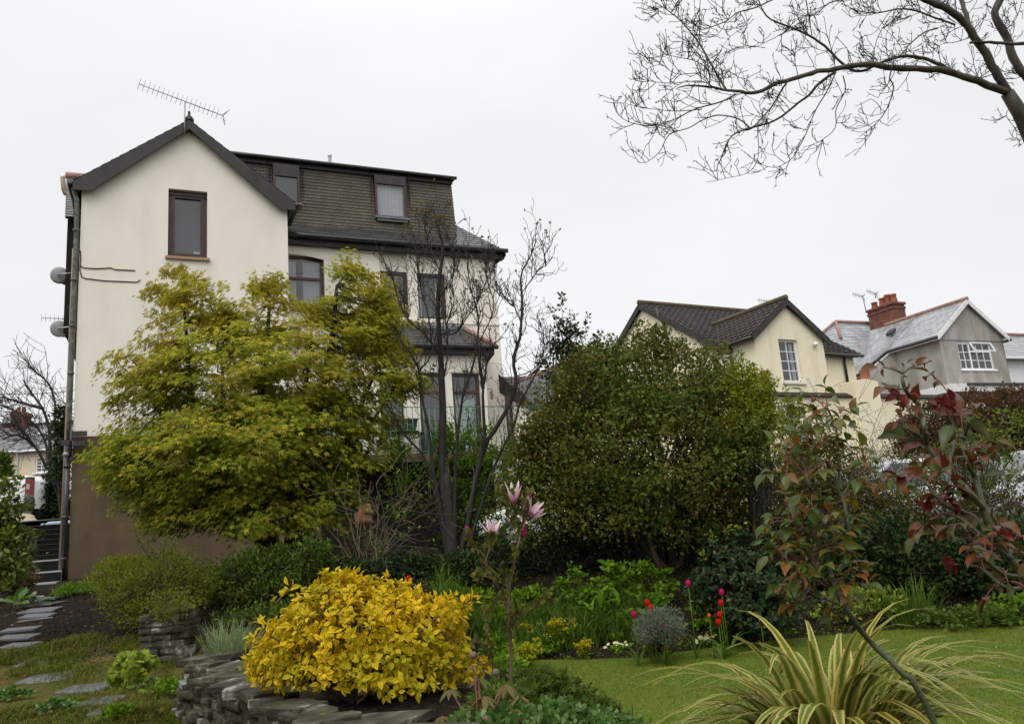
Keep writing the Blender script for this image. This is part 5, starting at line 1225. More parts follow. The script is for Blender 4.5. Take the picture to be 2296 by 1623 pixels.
def T_palmate(angs=(0, 42, -42, 88, -88), lens=(1, .85, .85, .5, .5), w=.15, droop=-.22):
    v = [(0, 0, 0)]; f = []; uv = [(0, 0)]
    for a, l in zip(angs, lens):
        c, s = math.cos(math.radians(a)), math.sin(math.radians(a)); k = len(v)
        for x, y, z in ((.5 * l, -w * l, .04), (l, 0, droop * l * l), (.5 * l, w * l, .04)):
            v.append((x * c - y * s, x * s + y * c, z - .06 * l)); uv.append((x, y))
        f.append((0, k, k + 1, k + 2))
    return np.array(v, float), f, np.array(uv, float)
def T_lobed(n=5, r=.5, depth=.35):
    """roundish scalloped leaf (geranium, honesty)"""
    v = [(0, 0, 0), (.45, 0, .06)]; k = 2 * n; 
    for i in range(k + 1):
        a = math.radians(-150 + 300 * i / k); rr = r * (1 if i % 2 else 1 - depth)
        v.append((.45 + rr * math.cos(a), rr * math.sin(a), -.05 if i % 2 else .02))
    f = [(1, 2 + i, 3 + i) for i in range(k)] + [(0, 2, 1), (0, 1, 2 + k)]
    return np.array(v, float), f, np.array([(x, y / r) for x, y, z in v], float)
def leaf_cloud(name, mat, parent, P, D, Nn, size, tmpl, rng=None, wid=None):
    """one mesh of leaves: P bases, D pointing directions, Nn facing directions, size lengths"""
    tv, tf, tuv = tmpl; n = len(P); k = len(tv)
    P = np.asarray(P, float); D = unit(np.asarray(D, float)); size = np.broadcast_to(np.asarray(size, float), (n,))
    S = np.cross(Nn, D); bad = np.linalg.norm(S, axis=1) < 1e-3; S[bad] = np.array([1, .3, .2]); S = unit(S); Nn = np.cross(D, S)
    wd = np.ones(n) if wid is None else wid
    V = P[:, None] + size[:, None, None] * (tv[None, :, 0:1] * D[:, None] + tv[None, :, 1:2] * (S * wd[:, None])[:, None] + tv[None, :, 2:3] * Nn[:, None])
    V = V.reshape(-1, 3) - (LOC[parent] if parent is not None else 0)
    ls = np.array([len(f) for f in tf]); flat = np.concatenate([np.array(f) for f in tf])
    loops = (flat[None] + (np.arange(n) * k)[:, None]).ravel().astype(np.int32)
    tot = np.tile(ls, n); start = np.concatenate([[0], np.cumsum(tot)[:-1]])
    me = bpy.data.meshes.new(name)
    me.vertices.add(len(V)); me.vertices.foreach_set('co', V.astype(np.float32).ravel())
    me.loops.add(len(loops)); me.loops.foreach_set('vertex_index', loops)
    me.polygons.add(len(tot)); me.polygons.foreach_set('loop_start', start.astype(np.int32)); me.polygons.foreach_set('loop_total', tot.astype(np.int32))
    ul = me.uv_layers.new(name='UVMap'); ul.data.foreach_set('uv', np.tile(tuv[flat], (n, 1)).astype(np.float32).ravel())
    me.update(calc_edges=True)
    return link_mesh(name, me, mat, parent)
def blades(name, mat, parent, P, D, L, W, bend, rng, segs=4, pw=1.5, tws=.5):
    """grass-like blades: P bases, D rising directions, L lengths, W widths, bend outward droop"""
    n = len(P); t = np.linspace(0, 1, segs + 1)
    out = D * [1, 1, 0]; out = unit(out + rng.normal(0, .02, (n, 3)) * [1, 1, 0] + 1e-5)
    side = np.stack([-out[:, 1], out[:, 0], np.zeros(n)], 1)
    tw = rng.normal(0, tws, n); side = unit(side * np.cos(tw)[:, None] + out * np.sin(tw)[:, None])
    V = np.zeros((n, segs + 1, 2, 3)); pos = P.copy(); 
    for i, ti in enumerate(t):
        if i:
            d = unit(D + out * (bend[:, None] * (ti - .5 / segs) ** pw * 2.2) - np.array([0, 0, 1]) * (bend[:, None] * (ti - .5 / segs) ** (pw + .6) * 2.7))
            pos = pos + d * (L / segs)[:, None]
        w = W * (1 - ti ** 2.2) * (.6 + .4 * min(1, ti * 4)) / 2 + W * .02
        V[:, i, 0] = pos - side * w[:, None]; V[:, i, 1] = pos + side * w[:, None]
    V = V.reshape(-1, 3) - (LOC[parent] if parent is not None else 0)
    base = np.array([[2 * i, 2 * i + 1, 2 * i + 3, 2 * i + 2] for i in range(segs)])
    loops = (base.ravel()[None] + (np.arange(n) * 2 * (segs + 1))[:, None]).ravel().astype(np.int32)
    me = bpy.data.meshes.new(name)
    me.vertices.add(len(V)); me.vertices.foreach_set('co', V.astype(np.float32).ravel())
    me.loops.add(len(loops)); me.loops.foreach_set('vertex_index', loops)
    m_ = n * segs; me.polygons.add(m_); me.polygons.foreach_set('loop_start', np.arange(m_, dtype=np.int32) * 4); me.polygons.foreach_set('loop_total', np.full(m_, 4, np.int32))
    uvb = np.array([[(t[i], -1), (t[i], 1), (t[i + 1], 1), (t[i + 1], -1)] for i in range(segs)]).reshape(-1, 2)
    ul = me.uv_layers.new(name='UVMap'); ul.data.foreach_set('uv', np.tile(uvb, (n, 1)).astype(np.float32).ravel())
    me.polygons.foreach_set('use_smooth', [True] * m_)
    me.update(calc_edges=True)
    return link_mesh(name, me, mat, parent)
def blob(u, v, ru, rv, Y, rd=None):
    c = at(u, v, Y); k = Y / FPX
    return (c, np.array([ru * k, rd if rd is not None else (ru + rv) / 2 * k, rv * k]))
def crown(rng, blobs, n_clump, per, cr, flat=.55, lo=.45, ground=True, wts=None):
    """leaf positions gathered in clumps through the crown's volume; returns P, outward, clump centres"""
    vol = np.array([np.prod(b[1]) ** (2 / 3.) for b in blobs]); 
    if wts is not None: vol = vol * np.array(wts)
    pick = rng.choice(len(blobs), n_clump, p=vol / vol.sum())
    C = np.array([b[0] for b in blobs])[pick]; R = np.array([b[1] for b in blobs])[pick]
    d = unit(rng.normal(0, 1, (n_clump, 3))); r = lo + (1 - lo) * rng.random((n_clump, 1)) ** .6
    cc = C + d * R * r
    out = unit(d / R)
    per_ = rng.poisson(per, n_clump); idx = np.repeat(np.arange(n_clump), per_)
    P = cc[idx] + rng.normal(0, 1, (len(idx), 3)) * np.array([1, 1, flat]) * cr
    O = out[idx]
    if ground:
        ok = P[:, 2] > G(P[:, 0], P[:, 1]) + .03; P, O = P[ok], O[ok]
    return P, O, cc
def jitter_path(rng, p, q, n=5, j=.08, sag=0):
    t = np.linspace(0, 1, n)[:, None]; L = np.linalg.norm(q - p)
    X = p + (q - p) * t + rng.normal(0, j * L, (n, 3)) * np.sin(t * math.pi) * .6
    X[:, 2] += sag * L * np.sin(t[:, 0] * math.pi)
    return X
def limb_mesh(rng, base_pts, tips, r0, n_sides=5, sag=.06, j=.07, r1=.004):
    """boughs from a few base points out to crown clumps"""
    mb = MB(); base_pts = np.asarray(base_pts)
    for q in tips:
        p = base_pts[np.argmin(np.linalg.norm((base_pts - q) * [1, 1, .6], axis=1) + rng.random(len(base_pts)) * .3)]
        mb.tube(jitter_path(rng, p, q, 6, j, sag), np.linspace(r0 * rng.uniform(.5, 1), r1, 6), n_sides, cap=False)
    return mb
def leaf_dirs(rng, O, out=1.0, up=0.0, rnd=.6, nup=.8, nrnd=.5):
    n = len(O); D = O * out + rng.normal(0, rnd, (n, 3)) + [0, 0, up]
    Nn = np.array([0, 0, nup]) + O * .35 + rng.normal(0, nrnd, (n, 3))
    return unit(D), unit(Nn)
def pts_in(frame_pts, Y): return [at(u, v, Y) for u, v in frame_pts]
def ground_at(u, v, Y):
    p = at(u, v, Y); return np.array([p[0], p[1], g(p[0], p[1])])

LM = {}
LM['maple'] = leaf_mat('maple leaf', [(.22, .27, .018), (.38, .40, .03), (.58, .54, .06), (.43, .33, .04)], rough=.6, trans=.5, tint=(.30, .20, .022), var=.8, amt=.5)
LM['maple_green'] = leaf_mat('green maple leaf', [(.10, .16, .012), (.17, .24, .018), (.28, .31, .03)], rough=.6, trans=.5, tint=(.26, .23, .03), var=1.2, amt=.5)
LM['flowering'] = leaf_mat('dark shrub leaf', [(.05, .085, .014), (.085, .125, .018), (.13, .16, .026), (.20, .10, .03)], [0, .5, .9, 1], rough=.5, trans=.3, tint=(.14, .10, .022), var=1.1, amt=.45)
LM['pink'] = leaf_mat('pink blossom', [(.42, .09, .10), (.55, .18, .18)], rough=.6, trans=.3)
LM['golden'] = leaf_mat('golden green leaf', [(.10, .14, .012), (.22, .25, .02), (.32, .33, .03)], rough=.4, trans=.4)
LM['euonymus'] = leaf_mat('variegated golden leaf', [(.55, .72, .7), (.85, .9, .9), (1, 1, 1), (1, 1.05, 1.2)], rough=.5, trans=.3, uvcols=[(.13, .19, .012), (.22, .24, .012), (.74, .46, .006), (.84, .54, .008), (.82, .62, .09)], uvpos=[0, .05, .17, .8, 1], tint=(.30, .30, .015), var=3.5, amt=.6)
LM['viburnum'] = leaf_mat('dark glossy leaf', [(.014, .03, .014), (.025, .045, .018), (.045, .07, .02), (.22, .07, .03)], [0, .5, .955, 1], rough=.3, trans=.15)
LM['young'] = leaf_mat('bright new leaf', [(.08, .13, .012), (.13, .19, .018), (.19, .24, .022)], rough=.4, trans=.4)
LM['herb'] = leaf_mat('fresh garden leaf', [(.075, .165, .009), (.125, .235, .014), (.18, .29, .02)], rough=.5, trans=.4)
LM['lime'] = leaf_mat('lime green leaf', [(.16, .23, .025), (.24, .32, .04), (.30, .36, .05)], rough=.45, trans=.4)
LM['mid'] = leaf_mat('mid green leaf', [(.04, .075, .011), (.07, .115, .015), (.11, .155, .02)], rough=.45, trans=.3)
LM['olive'] = leaf_mat('olive leaf', [(.045, .055, .012), (.085, .095, .016), (.14, .13, .02)], rough=.45, trans=.35, tint=(.12, .075, .02), var=1.5)
LM['spring'] = leaf_mat('yellow green spring leaf', [(.075, .105, .010), (.12, .15, .014), (.19, .20, .02)], rough=.5, trans=.4, tint=(.15, .10, .02), var=2.0, amt=.35)
LM['shiny'] = leaf_mat('glossy leaf', [(.05, .085, .015), (.09, .13, .02), (.15, .18, .03)], rough=.25, trans=.3, ior=1.45)
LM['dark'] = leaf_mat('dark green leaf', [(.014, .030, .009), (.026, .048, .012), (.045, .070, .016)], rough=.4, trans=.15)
LM['conifer'] = leaf_mat('conifer green', [(.014, .024, .010), (.025, .038, .016)], rough=.6, trans=.1)
LM['beech'] = leaf_mat('brown hedge leaf', [(.06, .034, .018), (.10, .055, .028), (.14, .075, .04), (.09, .085, .03)], rough=.6, trans=.25)
LM['silver'] = leaf_mat('grey green leaf', [(.12, .15, .105), (.18, .21, .155)], rough=.6, trans=.2)
LM['glossy'] = leaf_mat('wet silvery leaf', [(.05, .115, .022), (.085, .165, .035), (.19, .26, .11)], [0, .75, 1], rough=.3, trans=.2)
LM['grass'] = leaf_mat('lawn grass', [(.070, .145, .004), (.115, .20, .006), (.16, .21, .011)], rough=.8, trans=.4, tint=(.20, .18, .012), var=.8, amt=.55)
LM['iris'] = leaf_mat('green blade', [(.05, .10, .012), (.085, .15, .018), (.12, .19, .03)], rough=.45, trans=.4)
LM['pale_blade'] = leaf_mat('white edged blade', [(1, 1, 1), (.9, .95, .85)], rough=.45, trans=.35, uvcols=[(.09, .16, .04), (.11, .18, .05), (.42, .46, .30)], uvpos=[0, .55, .75])
LM['flax'] = leaf_mat('striped flax blade', [(1, 1, 1), (.85, .85, .75), (1.0, .92, .7), (.75, .62, .45)], [0, .55, .85, 1], rough=.36, trans=.3, uvcols=[(.10, .15, .025), (.16, .20, .03), (.42, .37, .11), (.52, .45, .16)], uvpos=[0, .42, .62, .95])
LM['euphorbia'] = leaf_mat('acid yellow flower', [(.36, .30, .012), (.50, .40, .02)], rough=.7, trans=.4)
LM['primrose'] = leaf_mat('pale yellow petal', [(.62, .58, .30), (.72, .68, .42)], rough=.6, trans=.3)
LM['red_rose'] = leaf_mat('red rose leaf', [(.06, .095, .02), (.12, .14, .04), (.17, .065, .02), (.24, .07, .014), (.11, .022, .016), (.17, .016, .012)], [0, .26, .48, .64, .82, 1], rough=.3, trans=.35, ior=1.42, tint=(.035, .04, .016), var=45, amt=.5, uvcols=[(1.0, .9, .85), (.78, .78, .78), (.9, .9, .9), (.62, .56, .5)], uvpos=[0, .07, .6, 1])
LM['rose'] = leaf_mat('bronze rose leaf', [(.06, .11, .016), (.11, .155, .024), (.17, .17, .024), (.28, .12, .018), (.30, .08, .015)], [0, .36, .64, .86, 1], rough=.3, trans=.4, ior=1.4, tint=(.04, .06, .015), var=45, amt=.4, uvcols=[(1.0, .95, .85), (.78, .8, .75), (.92, .92, .9), (.68, .6, .5)], uvpos=[0, .07, .6, 1])
LM['rose_red'] = leaf_mat('crimson young rose leaf', [(.10, .012, .013), (.15, .018, .016), (.09, .022, .016)], rough=.25, trans=.35)
LM['hellebore'] = leaf_mat('bronze green leaf', [(.10, .085, .03), (.14, .12, .04), (.09, .12, .035), (.17, .09, .045)], rough=.4, trans=.3)
LM['litter'] = leaf_mat('fallen leaf', [(.06, .03, .02), (.12, .055, .03), (.10, .075, .05), (.03, .02, .015)], rough=.6, trans=.05)
LM['tulip_red'] = leaf_mat('red tulip petal', [(.52, .012, .010), (.62, .03, .015)], rough=.35, trans=.3)
LM['tulip_pink'] = leaf_mat('magenta tulip petal', [(.50, .012, .11), (.58, .03, .16)], rough=.35, trans=.3)
LM['orange'] = leaf_mat('orange tulip petal', [(.60, .16, .015), (.65, .25, .02)], rough=.35, trans=.3)
LM['magnolia'] = leaf_mat('magnolia petal', [(1, 1, 1), (.95, .9, .95)], rough=.45, trans=.35, uvcols=[(.84, .70, .68), (.78, .48, .56), (.44, .07, .25)], uvpos=[0, .5, 1])
LM['magnolia_bud'] = leaf_mat('magnolia bud', [(.26, .02, .11), (.36, .05, .18)], rough=.45, trans=.3)
LM['white_dot'] = leaf_mat('white petal', [(.7, .7, .66), (.75, .74, .68)], rough=.6, trans=.2)
LM['red_flower'] = leaf_mat('red flower', [(.42, .015, .012), (.55, .03, .02)], rough=.5, trans=.2)
OV, SM, PAL, LOB = T_ovate(), T_small(), T_palmate(), T_lobed()

def shrub(name, label, cat, base, blobs, mat, n_clump, per, cr, size, tmpl=SM, seed=1, group=None, bark='bark', stems=8, r0=.02, lo=.45, flat=.6, out=.8, up=.25, rnd=.6, tips=.25, rosette=False, leaf_name='foliage', parts=(), wts=None, nup=.8):
    rng = np.random.default_rng(seed)
    base = np.asarray(base, float)
    t = thing(name, label, cat, base, group)
    P, O, cc = crown(rng, blobs, n_clump, per, cr, flat, lo, wts=wts)
    D, Nn = leaf_dirs(rng, O, out, up, rnd, nup)
    if rosette:      # whorls of leaves round each shoot tip
        k = len(cc); ax = unit(unit(cc - np.mean(cc, 0)) + [0, 0, .5] + rng.normal(0, .35, (k, 3))); kk = rng.integers(max(3, per - 3), per + 4, k); idx = np.repeat(np.arange(k), kk); ax = ax[idx]
        ring = unit(np.cross(ax, rng.normal(0, 1, (len(idx), 3)))); O = ax; lev = rng.random((len(idx), 1))
        P = cc[idx] + ax * (lev - .7) * cr + ring * .006; D = unit(ring * .95 + ax * (lev * 1.1 - .15)); Nn = unit(ax + rng.normal(0, .25, ax.shape)); ok = P[:, 2] > G(P[:, 0], P[:, 1]) + .02; P, O, D, Nn = P[ok], O[ok], D[ok], Nn[ok]
    leaf_cloud(leaf_name, LM[mat], t, P, D, Nn, size * rng.uniform(.6, 1.25, len(P)), tmpl)
    if stems:
        ang = rng.random(stems) * 6.3; rr = rng.random(stems) ** .5 * np.linalg.norm(blobs[0][1][:2]) * .15
        bp = np.stack([base[0] + np.cos(ang) * rr, base[1] + np.sin(ang) * rr], 1); bz = G(bp[:, 0], bp[:, 1]) - .03
        bp = np.concatenate([bp, bz[:, None]], 1)
        sel = cc[rng.random(len(cc)) < tips]
        sel = sel[sel[:, 2] > base[2] + .05]
        if len(sel) > 160: sel = sel[:160]
        limb_mesh(rng, bp, sel, r0).build('stems', M[bark], t)
    for fn in parts: fn(rng, t, P, O, cc)
    return t
def blossom(name, mat, frac, size, tmpl, per=5, sp=.02):
    def f(rng, t, P, O, cc):
        k = rng.random(len(P)) < frac; Q = P[k] + O[k] * .04; o_ = O[k]
        Q = np.repeat(Q, per, 0) + rng.normal(0, sp, (len(Q) * per, 3)); o_ = np.repeat(o_, per, 0)
        D, Nn = leaf_dirs(rng, o_, .3, -.2, .8, .5); leaf_cloud(name, LM[mat], t, Q, D, Nn, size * rng.uniform(.7, 1.2, len(Q)), tmpl)
    return f
def shoots(mat, lines, n, size, tmpl=SM, r=.006, bark='bark', spread=.03, name='foliage'):
    """upright leafy shoots along (u0, v0, u1, v1, Y) lines"""
    def f(rng, t, P, O, cc):
        mb = MB(); PP, OO = [], []
        for u0, v0, u1, v1, Y in lines:
            p, q = at(u0, v0, Y), at(u1, v1, Y + rng.uniform(-.15, .15)); X = jitter_path(rng, p, q, 7, .05); mb.tube(X, np.linspace(r, .0025, 7), 4, cap=False)
            s = rng.random(n) ** .8; xi = np.stack([np.interp(s, np.linspace(0, 1, 7), X[:, k]) for k in range(3)], 1)
            o_ = unit(rng.normal(0, 1, (n, 3)) * [1, 1, .4]); PP.append(xi + o_ * spread * rng.random((n, 1))); OO.append(o_)
        PP, OO = np.concatenate(PP), np.concatenate(OO)
        D, Nn = leaf_dirs(rng, OO, .8, .5, .35); leaf_cloud(name, LM[mat], t, PP, D, Nn, size * rng.uniform(.6, 1.2, len(PP)), tmpl); mb.build('twigs', M[bark], t)
    return f

# ------------------------------------------------------------------ bare wood: twigs that fork again and again
def twig(mb, rng, p, d, L, r, lev, up=.25, sides=4, wig=.22, kids=(2, 4), tips=None, rmin=.0016):
    n = 5; X = [p]; dd = nrm(d)
    for i in range(n):
        dd = nrm(dd + rng.normal(0, wig, 3) + np.array([0, 0, up * .25])); X.append(X[-1] + dd * L / n)
    mb.tube(X, np.linspace(r, max(rmin, r * .45), n + 1), sides, cap=False)
    if tips is not None and lev == 0: tips.append((X[-1], dd))
    if lev > 0:
        for _ in range(rng.integers(kids[0], kids[1] + 1)):
            i = rng.integers(1, n + 1); ax = nrm(rng.normal(0, 1, 3)); d2 = nrm(dd * .75 + ax * .75)
            twig(mb, rng, X[i], d2, L * rng.uniform(.42, .75), max(rmin, r * .55), lev - 1, up, 3, wig, kids, tips, rmin)
def limb(mb, rng, pts, r0, r1, sides=7, n=None):
    """smooth limb through points; returns dense samples"""
    P = np.asarray(pts, float); s = np.concatenate([[0], np.cumsum(np.linalg.norm(np.diff(P, axis=0), axis=1))]); m = n or max(8, len(P) * 3)
    t = np.linspace(0, s[-1], m)
    # Catmull-Rom through the points
    out = []
    for ti in t:
        i = min(len(P) - 2, int(np.searchsorted(s, ti, 'right') - 1)); f = (ti - s[i]) / max(1e-9, s[i + 1] - s[i])
        p0, p1, p2, p3 = P[max(0, i - 1)], P[i], P[i + 1], P[min(len(P) - 1, i + 2)]
        out.append(.5 * ((2 * p1) + (p2 - p0) * f + (2 * p0 - 5 * p1 + 4 * p2 - p3) * f * f + (3 * p1 - p0 - 3 * p2 + p3) * f ** 3))
    X = np.array(out) + rng.normal(0, .12, (m, 3)) * np.linspace(r0, r1, m)[:, None]
    mb.tube(X, (r1 + (r0 - r1) * (1 - np.linspace(0, 1, m)) ** .7) * rng.uniform(.93, 1.07, m), sides, cap=True)
    return X
# ------------------------------------------------------------------ overhanging bare tree, upper right
def z3(x, y): return ((2050 + x / 1.5748) / 1.5279, y / 2.406)
rng = np.random.default_rng(11)
KT = 7.0
gx = at(2560, 1000, 7.6); tb = np.array([gx[0], gx[1], g(gx[0], gx[1])])
t = thing('bare_tree', 'large bare tree leaning in from the upper right corner', 'tree', tb)
def L3(pts, Y0=KT, Y1=None):
    Y1 = Y1 or Y0; n = len(pts); return [at(*z3(x, y), Y0 + (Y1 - Y0) * i / max(1, n - 1)) for i, (x, y) in enumerate(pts)]
mb = MB(); tw = MB()
trunk = [tb - [0, 0, .1], at(2520, 1150, 7.5), at(2480, 800, 7.4), at(2400, 520, 7.2)] + L3([(2330, 720), (2290, 640), (2240, 565), (2210, 500)], 7.1, 7.0)
limb(mb, rng, trunk, .15, .058, 10)
K = .00175
LIMBS = [ # (points, thickness px of zoom view start, end, Y0, Y1, twig count, level)
    ([(2215, 505), (2160, 420), (2090, 300), (2020, 190), (1960, 110), (1880, 50), (1760, 0), (1680, -60)], 50, 34, 7, 6.6, 16, 2),
    ([(2215, 505), (2130, 470), (2050, 440), (1880, 385), (1700, 370), (1600, 370), (1480, 350), (1380, 355), (1270, 375), (1170, 390), (1020, 435), (960, 450), (880, 492), (810, 505), (760, 492), (690, 488), (600, 470), (480, 462), (420, 480)], 44, 5, 7, 5.9, 34, 2),
    ([(2420, 600), (2330, 440), (2260, 360), (2200, 200), (2140, 80), (2180, -20), (2200, -80)], 50, 40, 7.4, 7.2, 14, 2),
    ([(1900, 382), (1800, 330), (1700, 305), (1620, 308), (1500, 350), (1440, 380), (1370, 380), (1300, 330), (1220, 250), (1130, 190), (1040, 150), (920, 100), (870, 20), (860, -30)], 22, 6, 6.9, 6.5, 30, 2),
    ([(1280, 388), (1190, 450), (1140, 510), (1080, 555), (1000, 620), (930, 660), (820, 692), (740, 720), (695, 770), (660, 860), (640, 900), (645, 970)], 17, 3, 6.5, 6.9, 22, 1),
    ([(815, 692), (760, 645), (650, 622), (560, 650), (490, 690), (380, 730), (330, 820), (250, 880), (205, 870)], 9, 2.5, 6.8, 7.1, 16, 1),
    ([(690, 488), (650, 420), (610, 350), (540, 230), (450, 120), (390, 70), (330, 30), (280, 0)], 14, 4, 6.2, 6.6, 30, 2),
    ([(1022, 438), (980, 500), (940, 570), (880, 640), (835, 690)], 12, 4, 6.3, 6.8, 8, 1),
    ([(745, 508), (660, 550), (520, 590), (420, 640), (300, 680), (170, 662), (120, 630), (90, 598)], 10, 2.5, 6.3, 6.0, 22, 1),
    ([(2012, 195), (1990, 100), (1950, -30)], 30, 24, 7, 7.1, 5, 1),
    ([(2005, 232), (2100, 228), (2200, 236), (2310, 236)], 16, 22, 6.8, 6.9, 3, 1),
    ([(1925, 135), (1820, 100), (1720, 62), (1620, 50), (1500, 72), (1400, 60), (1310, 20)], 13, 4, 6.9, 6.5, 22, 2),
    ([(1830, 155), (1760, 175), (1680, 240), (1630, 300), (1560, 330)], 9, 4, 6.8, 6.6, 9, 1),
    ([(1592, 345), (1570, 420), (1592, 470), (1560, 580), (1500, 665), (1410, 738)], 9, 3, 6.6, 6.9, 12, 1),
    ([(1280, 395), (1230, 500), (1170, 600), (1130, 700), (1080, 800), (1040, 860), (950, 905), (860, 878)], 8, 2.5, 6.5, 6.8, 16, 1),
    ([(1320, 410), (1332, 490), (1282, 590), (1278, 690), (1200, 760), (1100, 800)], 7, 2.5, 6.6, 6.9, 12, 1),
    ([(858, 690), (862, 850), (810, 930), (700, 960), (580, 985)], 5, 2.5, 6.8, 6.8, 9, 1),
    ([(1420, -10), (1260, 12), (1180, 70), (1080, 100)], 10, 4, 6.6, 6.4, 10, 1),
    ([(960, -10), (850, 42), (750, 70), (690, 115), (560, 162), (490, 165)], 10, 3, 6.4, 6.3, 14, 1),
    ([(1115, -20), (1140, 120), (1152, 192)], 7, 6, 6.5, 6.5, 5, 1),
    ([(720, 60), (690, 120), (640, 190), (590, 205)], 5, 2, 6.4, 6.4, 6, 1),
    ([(830, 80), (780, 150), (700, 210), (640, 310)], 4, 2, 6.3, 6.5, 5, 1),
    ([(550, -10), (545, 100), (545, 220)], 5, 5, 6.3, 6.4, 7, 1),
    ([(600, 380), (520, 330), (430, 310), (330, 290)], 6, 2, 6.2, 6.1, 10, 1),
    ([(610, 480), (560, 400), (420, 400), (330, 350), (210, 400)], 6, 2, 6.1, 6.0, 12, 1),
    ([(640, 490), (560, 440), (380, 450), (240, 430), (200, 390)], 6, 2, 6.1, 5.9, 12, 1),
    ([(560, 590), (420, 600), (300, 590), (230, 580), (150, 560)], 6, 2, 6.2, 6.1, 10, 1),
    ([(900, 260), (820, 250), (740, 262), (730, 330), (700, 430)], 4, 2, 6.5, 6.4, 7, 1),
    ([(1040, 150), (960, 200), (900, 230), (840, 260)], 5, 2.5, 6.5, 6.4, 9, 1),
    ([(1480, 350), (1490, 260), (1530, 160), (1600, 110)], 6, 2.5, 6.7, 6.6, 9, 1),
    ([(2240, 560), (2200, 620), (2250, 700), (2260, 760)], 5, 2, 7, 7, 8, 1),
    ([(2250, 400), (2120, 380), (2050, 420), (2060, 330)], 5, 2, 7.2, 7, 8, 1),
    ([(2180, 180), (2240, 120), (2270, 60), (2290, -20)], 6, 3, 7.2, 7.2, 9, 1),
    ([(2020, 200), (1920, 230), (1850, 240), (1790, 290)], 5, 2, 6.9, 6.9, 8, 1)]
tips = []
for pts, w0_, w1_, Y0, Y1, nt_, lev in LIMBS:
    k = .5 / 2.406 / FPX
    X = limb(mb, rng, L3(pts, Y0, Y1), w0_ * k * Y0, w1_ * k * Y1, 7 if w0_ > 15 else 5)
    if w0_ < 16: w0_ *= 1.25; w1_ *= 1.25
    for i in range(int(nt_ * .9)):
        f = rng.random() ** .8; j = int(f * (len(X) - 2)) + 1
        d = nrm(X[min(len(X) - 1, j + 1)] - X[j - 1]); side = nrm(rng.normal(0, 1, 3) * [1, .7, 1])
        r = min(.006, w1_ * k * Y1 * .8); 
        twig(tw, rng, X[j], d * .6 + side * .8 + CU * rng.uniform(-.1, .4), rng.uniform(.09, .22) * (1.2 if w0_ > 10 else 1), max(.0038, r * .8), min(lev, 1 + (rng.random() < .3)), .35, 4, .17, (2, 4), tips, .0028)
mb.build('limbs', M['bark_pale'], t)
for p, d in tips:
    tw.tube([p, p + nrm(d + rng.normal(0, .3, 3)) * .018], [.0042, .0018], 3, cap=False)
    if rng.random() < .5:
        for _ in range(2): tw.tube([p, p + nrm(d + rng.normal(0, .8, 3)) * .035], [.0026, .0016], 3, cap=False)
tw.build('twigs', M['bark'], t)

# ------------------------------------------------------------------ bare many-stemmed shrub in front of the bay
def zb(x, y): return ((1000 + x / 2.319) / 1.5279, (900 + y / 2.319) / 1.5279)
rng = np.random.default_rng(21)
bb_ = ground_at(1015, 1255, 12.0)
t = thing('bare_shrub', 'tall bare shrub with many dark upright stems in front of the bay', 'shrub', bb_)
mb = MB(); tw = MB(); tips = []
STEMS = [([(1190, 1623), (1200, 1300), (1190, 900), (1170, 600), (1165, 450), (1160, 330), (1180, 60), (1200, -100), (1150, -330), (1110, -480)], 62, 6, 12.0, 11.7, 26),
         ([(1120, 1623), (1080, 1300), (1030, 1050), (1010, 850), (920, 690), (850, 600), (820, 480)], 30, 5, 11.9, 11.5, 14),
         ([(1300, 1623), (1330, 1250), (1370, 1000), (1430, 850), (1470, 640), (1480, 420), (1420, 200), (1390, 0)], 26, 4, 11.9, 11.4, 22),
         ([(1480, 1640), (1530, 1450), (1520, 1150), (1520, 1000), (1560, 740), (1600, 650), (1680, 590)], 40, 4, 12.1, 11.6, 12),
         ([(1520, 1000), (1500, 860), (1490, 760), (1500, 640)], 26, 14, 12.1, 12.0, 5),
         ([(1500, 1540), (1640, 1280), (1740, 1100), (1780, 950), (1760, 760), (1810, 600), (1830, 300), (1820, 100), (1900, -60), (1950, -200)], 38, 4, 12.1, 12.3, 30),
         ([(1780, 900), (1900, 860), (1990, 750), (2000, 600), (1960, 450)], 9, 3, 12.2, 12.0, 12),
         ([(1600, 1640), (1760, 1300), (1800, 1150), (1900, 950), (2000, 780), (2110, 690)], 26, 4, 12.2, 12.5, 14),
         ([(1080, 1600), (900, 1370), (790, 1190), (740, 1100)], 26, 6, 12, 11.6, 8),
         ([(1165, 720), (1050, 560), (950, 480), (880, 380), (820, 200), (790, 60)], 16, 4, 11.8, 11.6, 22),
         ([(1180, 560), (1300, 560), (1400, 420), (1470, 330), (1560, 100)], 11, 3, 11.8, 12.2, 18),
         ([(1210, 900), (1240, 700), (1230, 500), (1290, 300), (1260, 120)], 12, 3, 11.8, 11.6, 16),
         ([(1110, 620), (1080, 400), (1030, 250), (1010, 60), (980, -120)], 12, 3, 11.8, 12.1, 18),
         ([(1010, 850), (1080, 780), (1130, 650), (1140, 560)], 12, 6, 11.7, 11.7, 5),
         ([(1480, 640), (1580, 440), (1600, 300), (1540, 100), (1560, -60)], 9, 3, 11.7, 11.6, 18),
         ([(1830, 500), (1740, 300), (1640, 250), (1600, 0)], 8, 3, 12.2, 12.0, 16),
         ([(1820, 250), (1960, 60), (2020, 20), (2000, -80)], 8, 3, 12.3, 12.2, 12),
         ([(1190, 100), (1080, -160), (1060, -330)], 9, 3, 11.8, 12, 16),
         ([(1160, 300), (1290, 60), (1250, -150), (1220, -300)], 9, 3, 11.8, 11.6, 16)]
limb(mb, rng, [bb_ - [0, 0, .08], at(1013, 1200, 12), at(1006, 1130, 12), at(1000, 1060, 12)], .10, .05, 9)
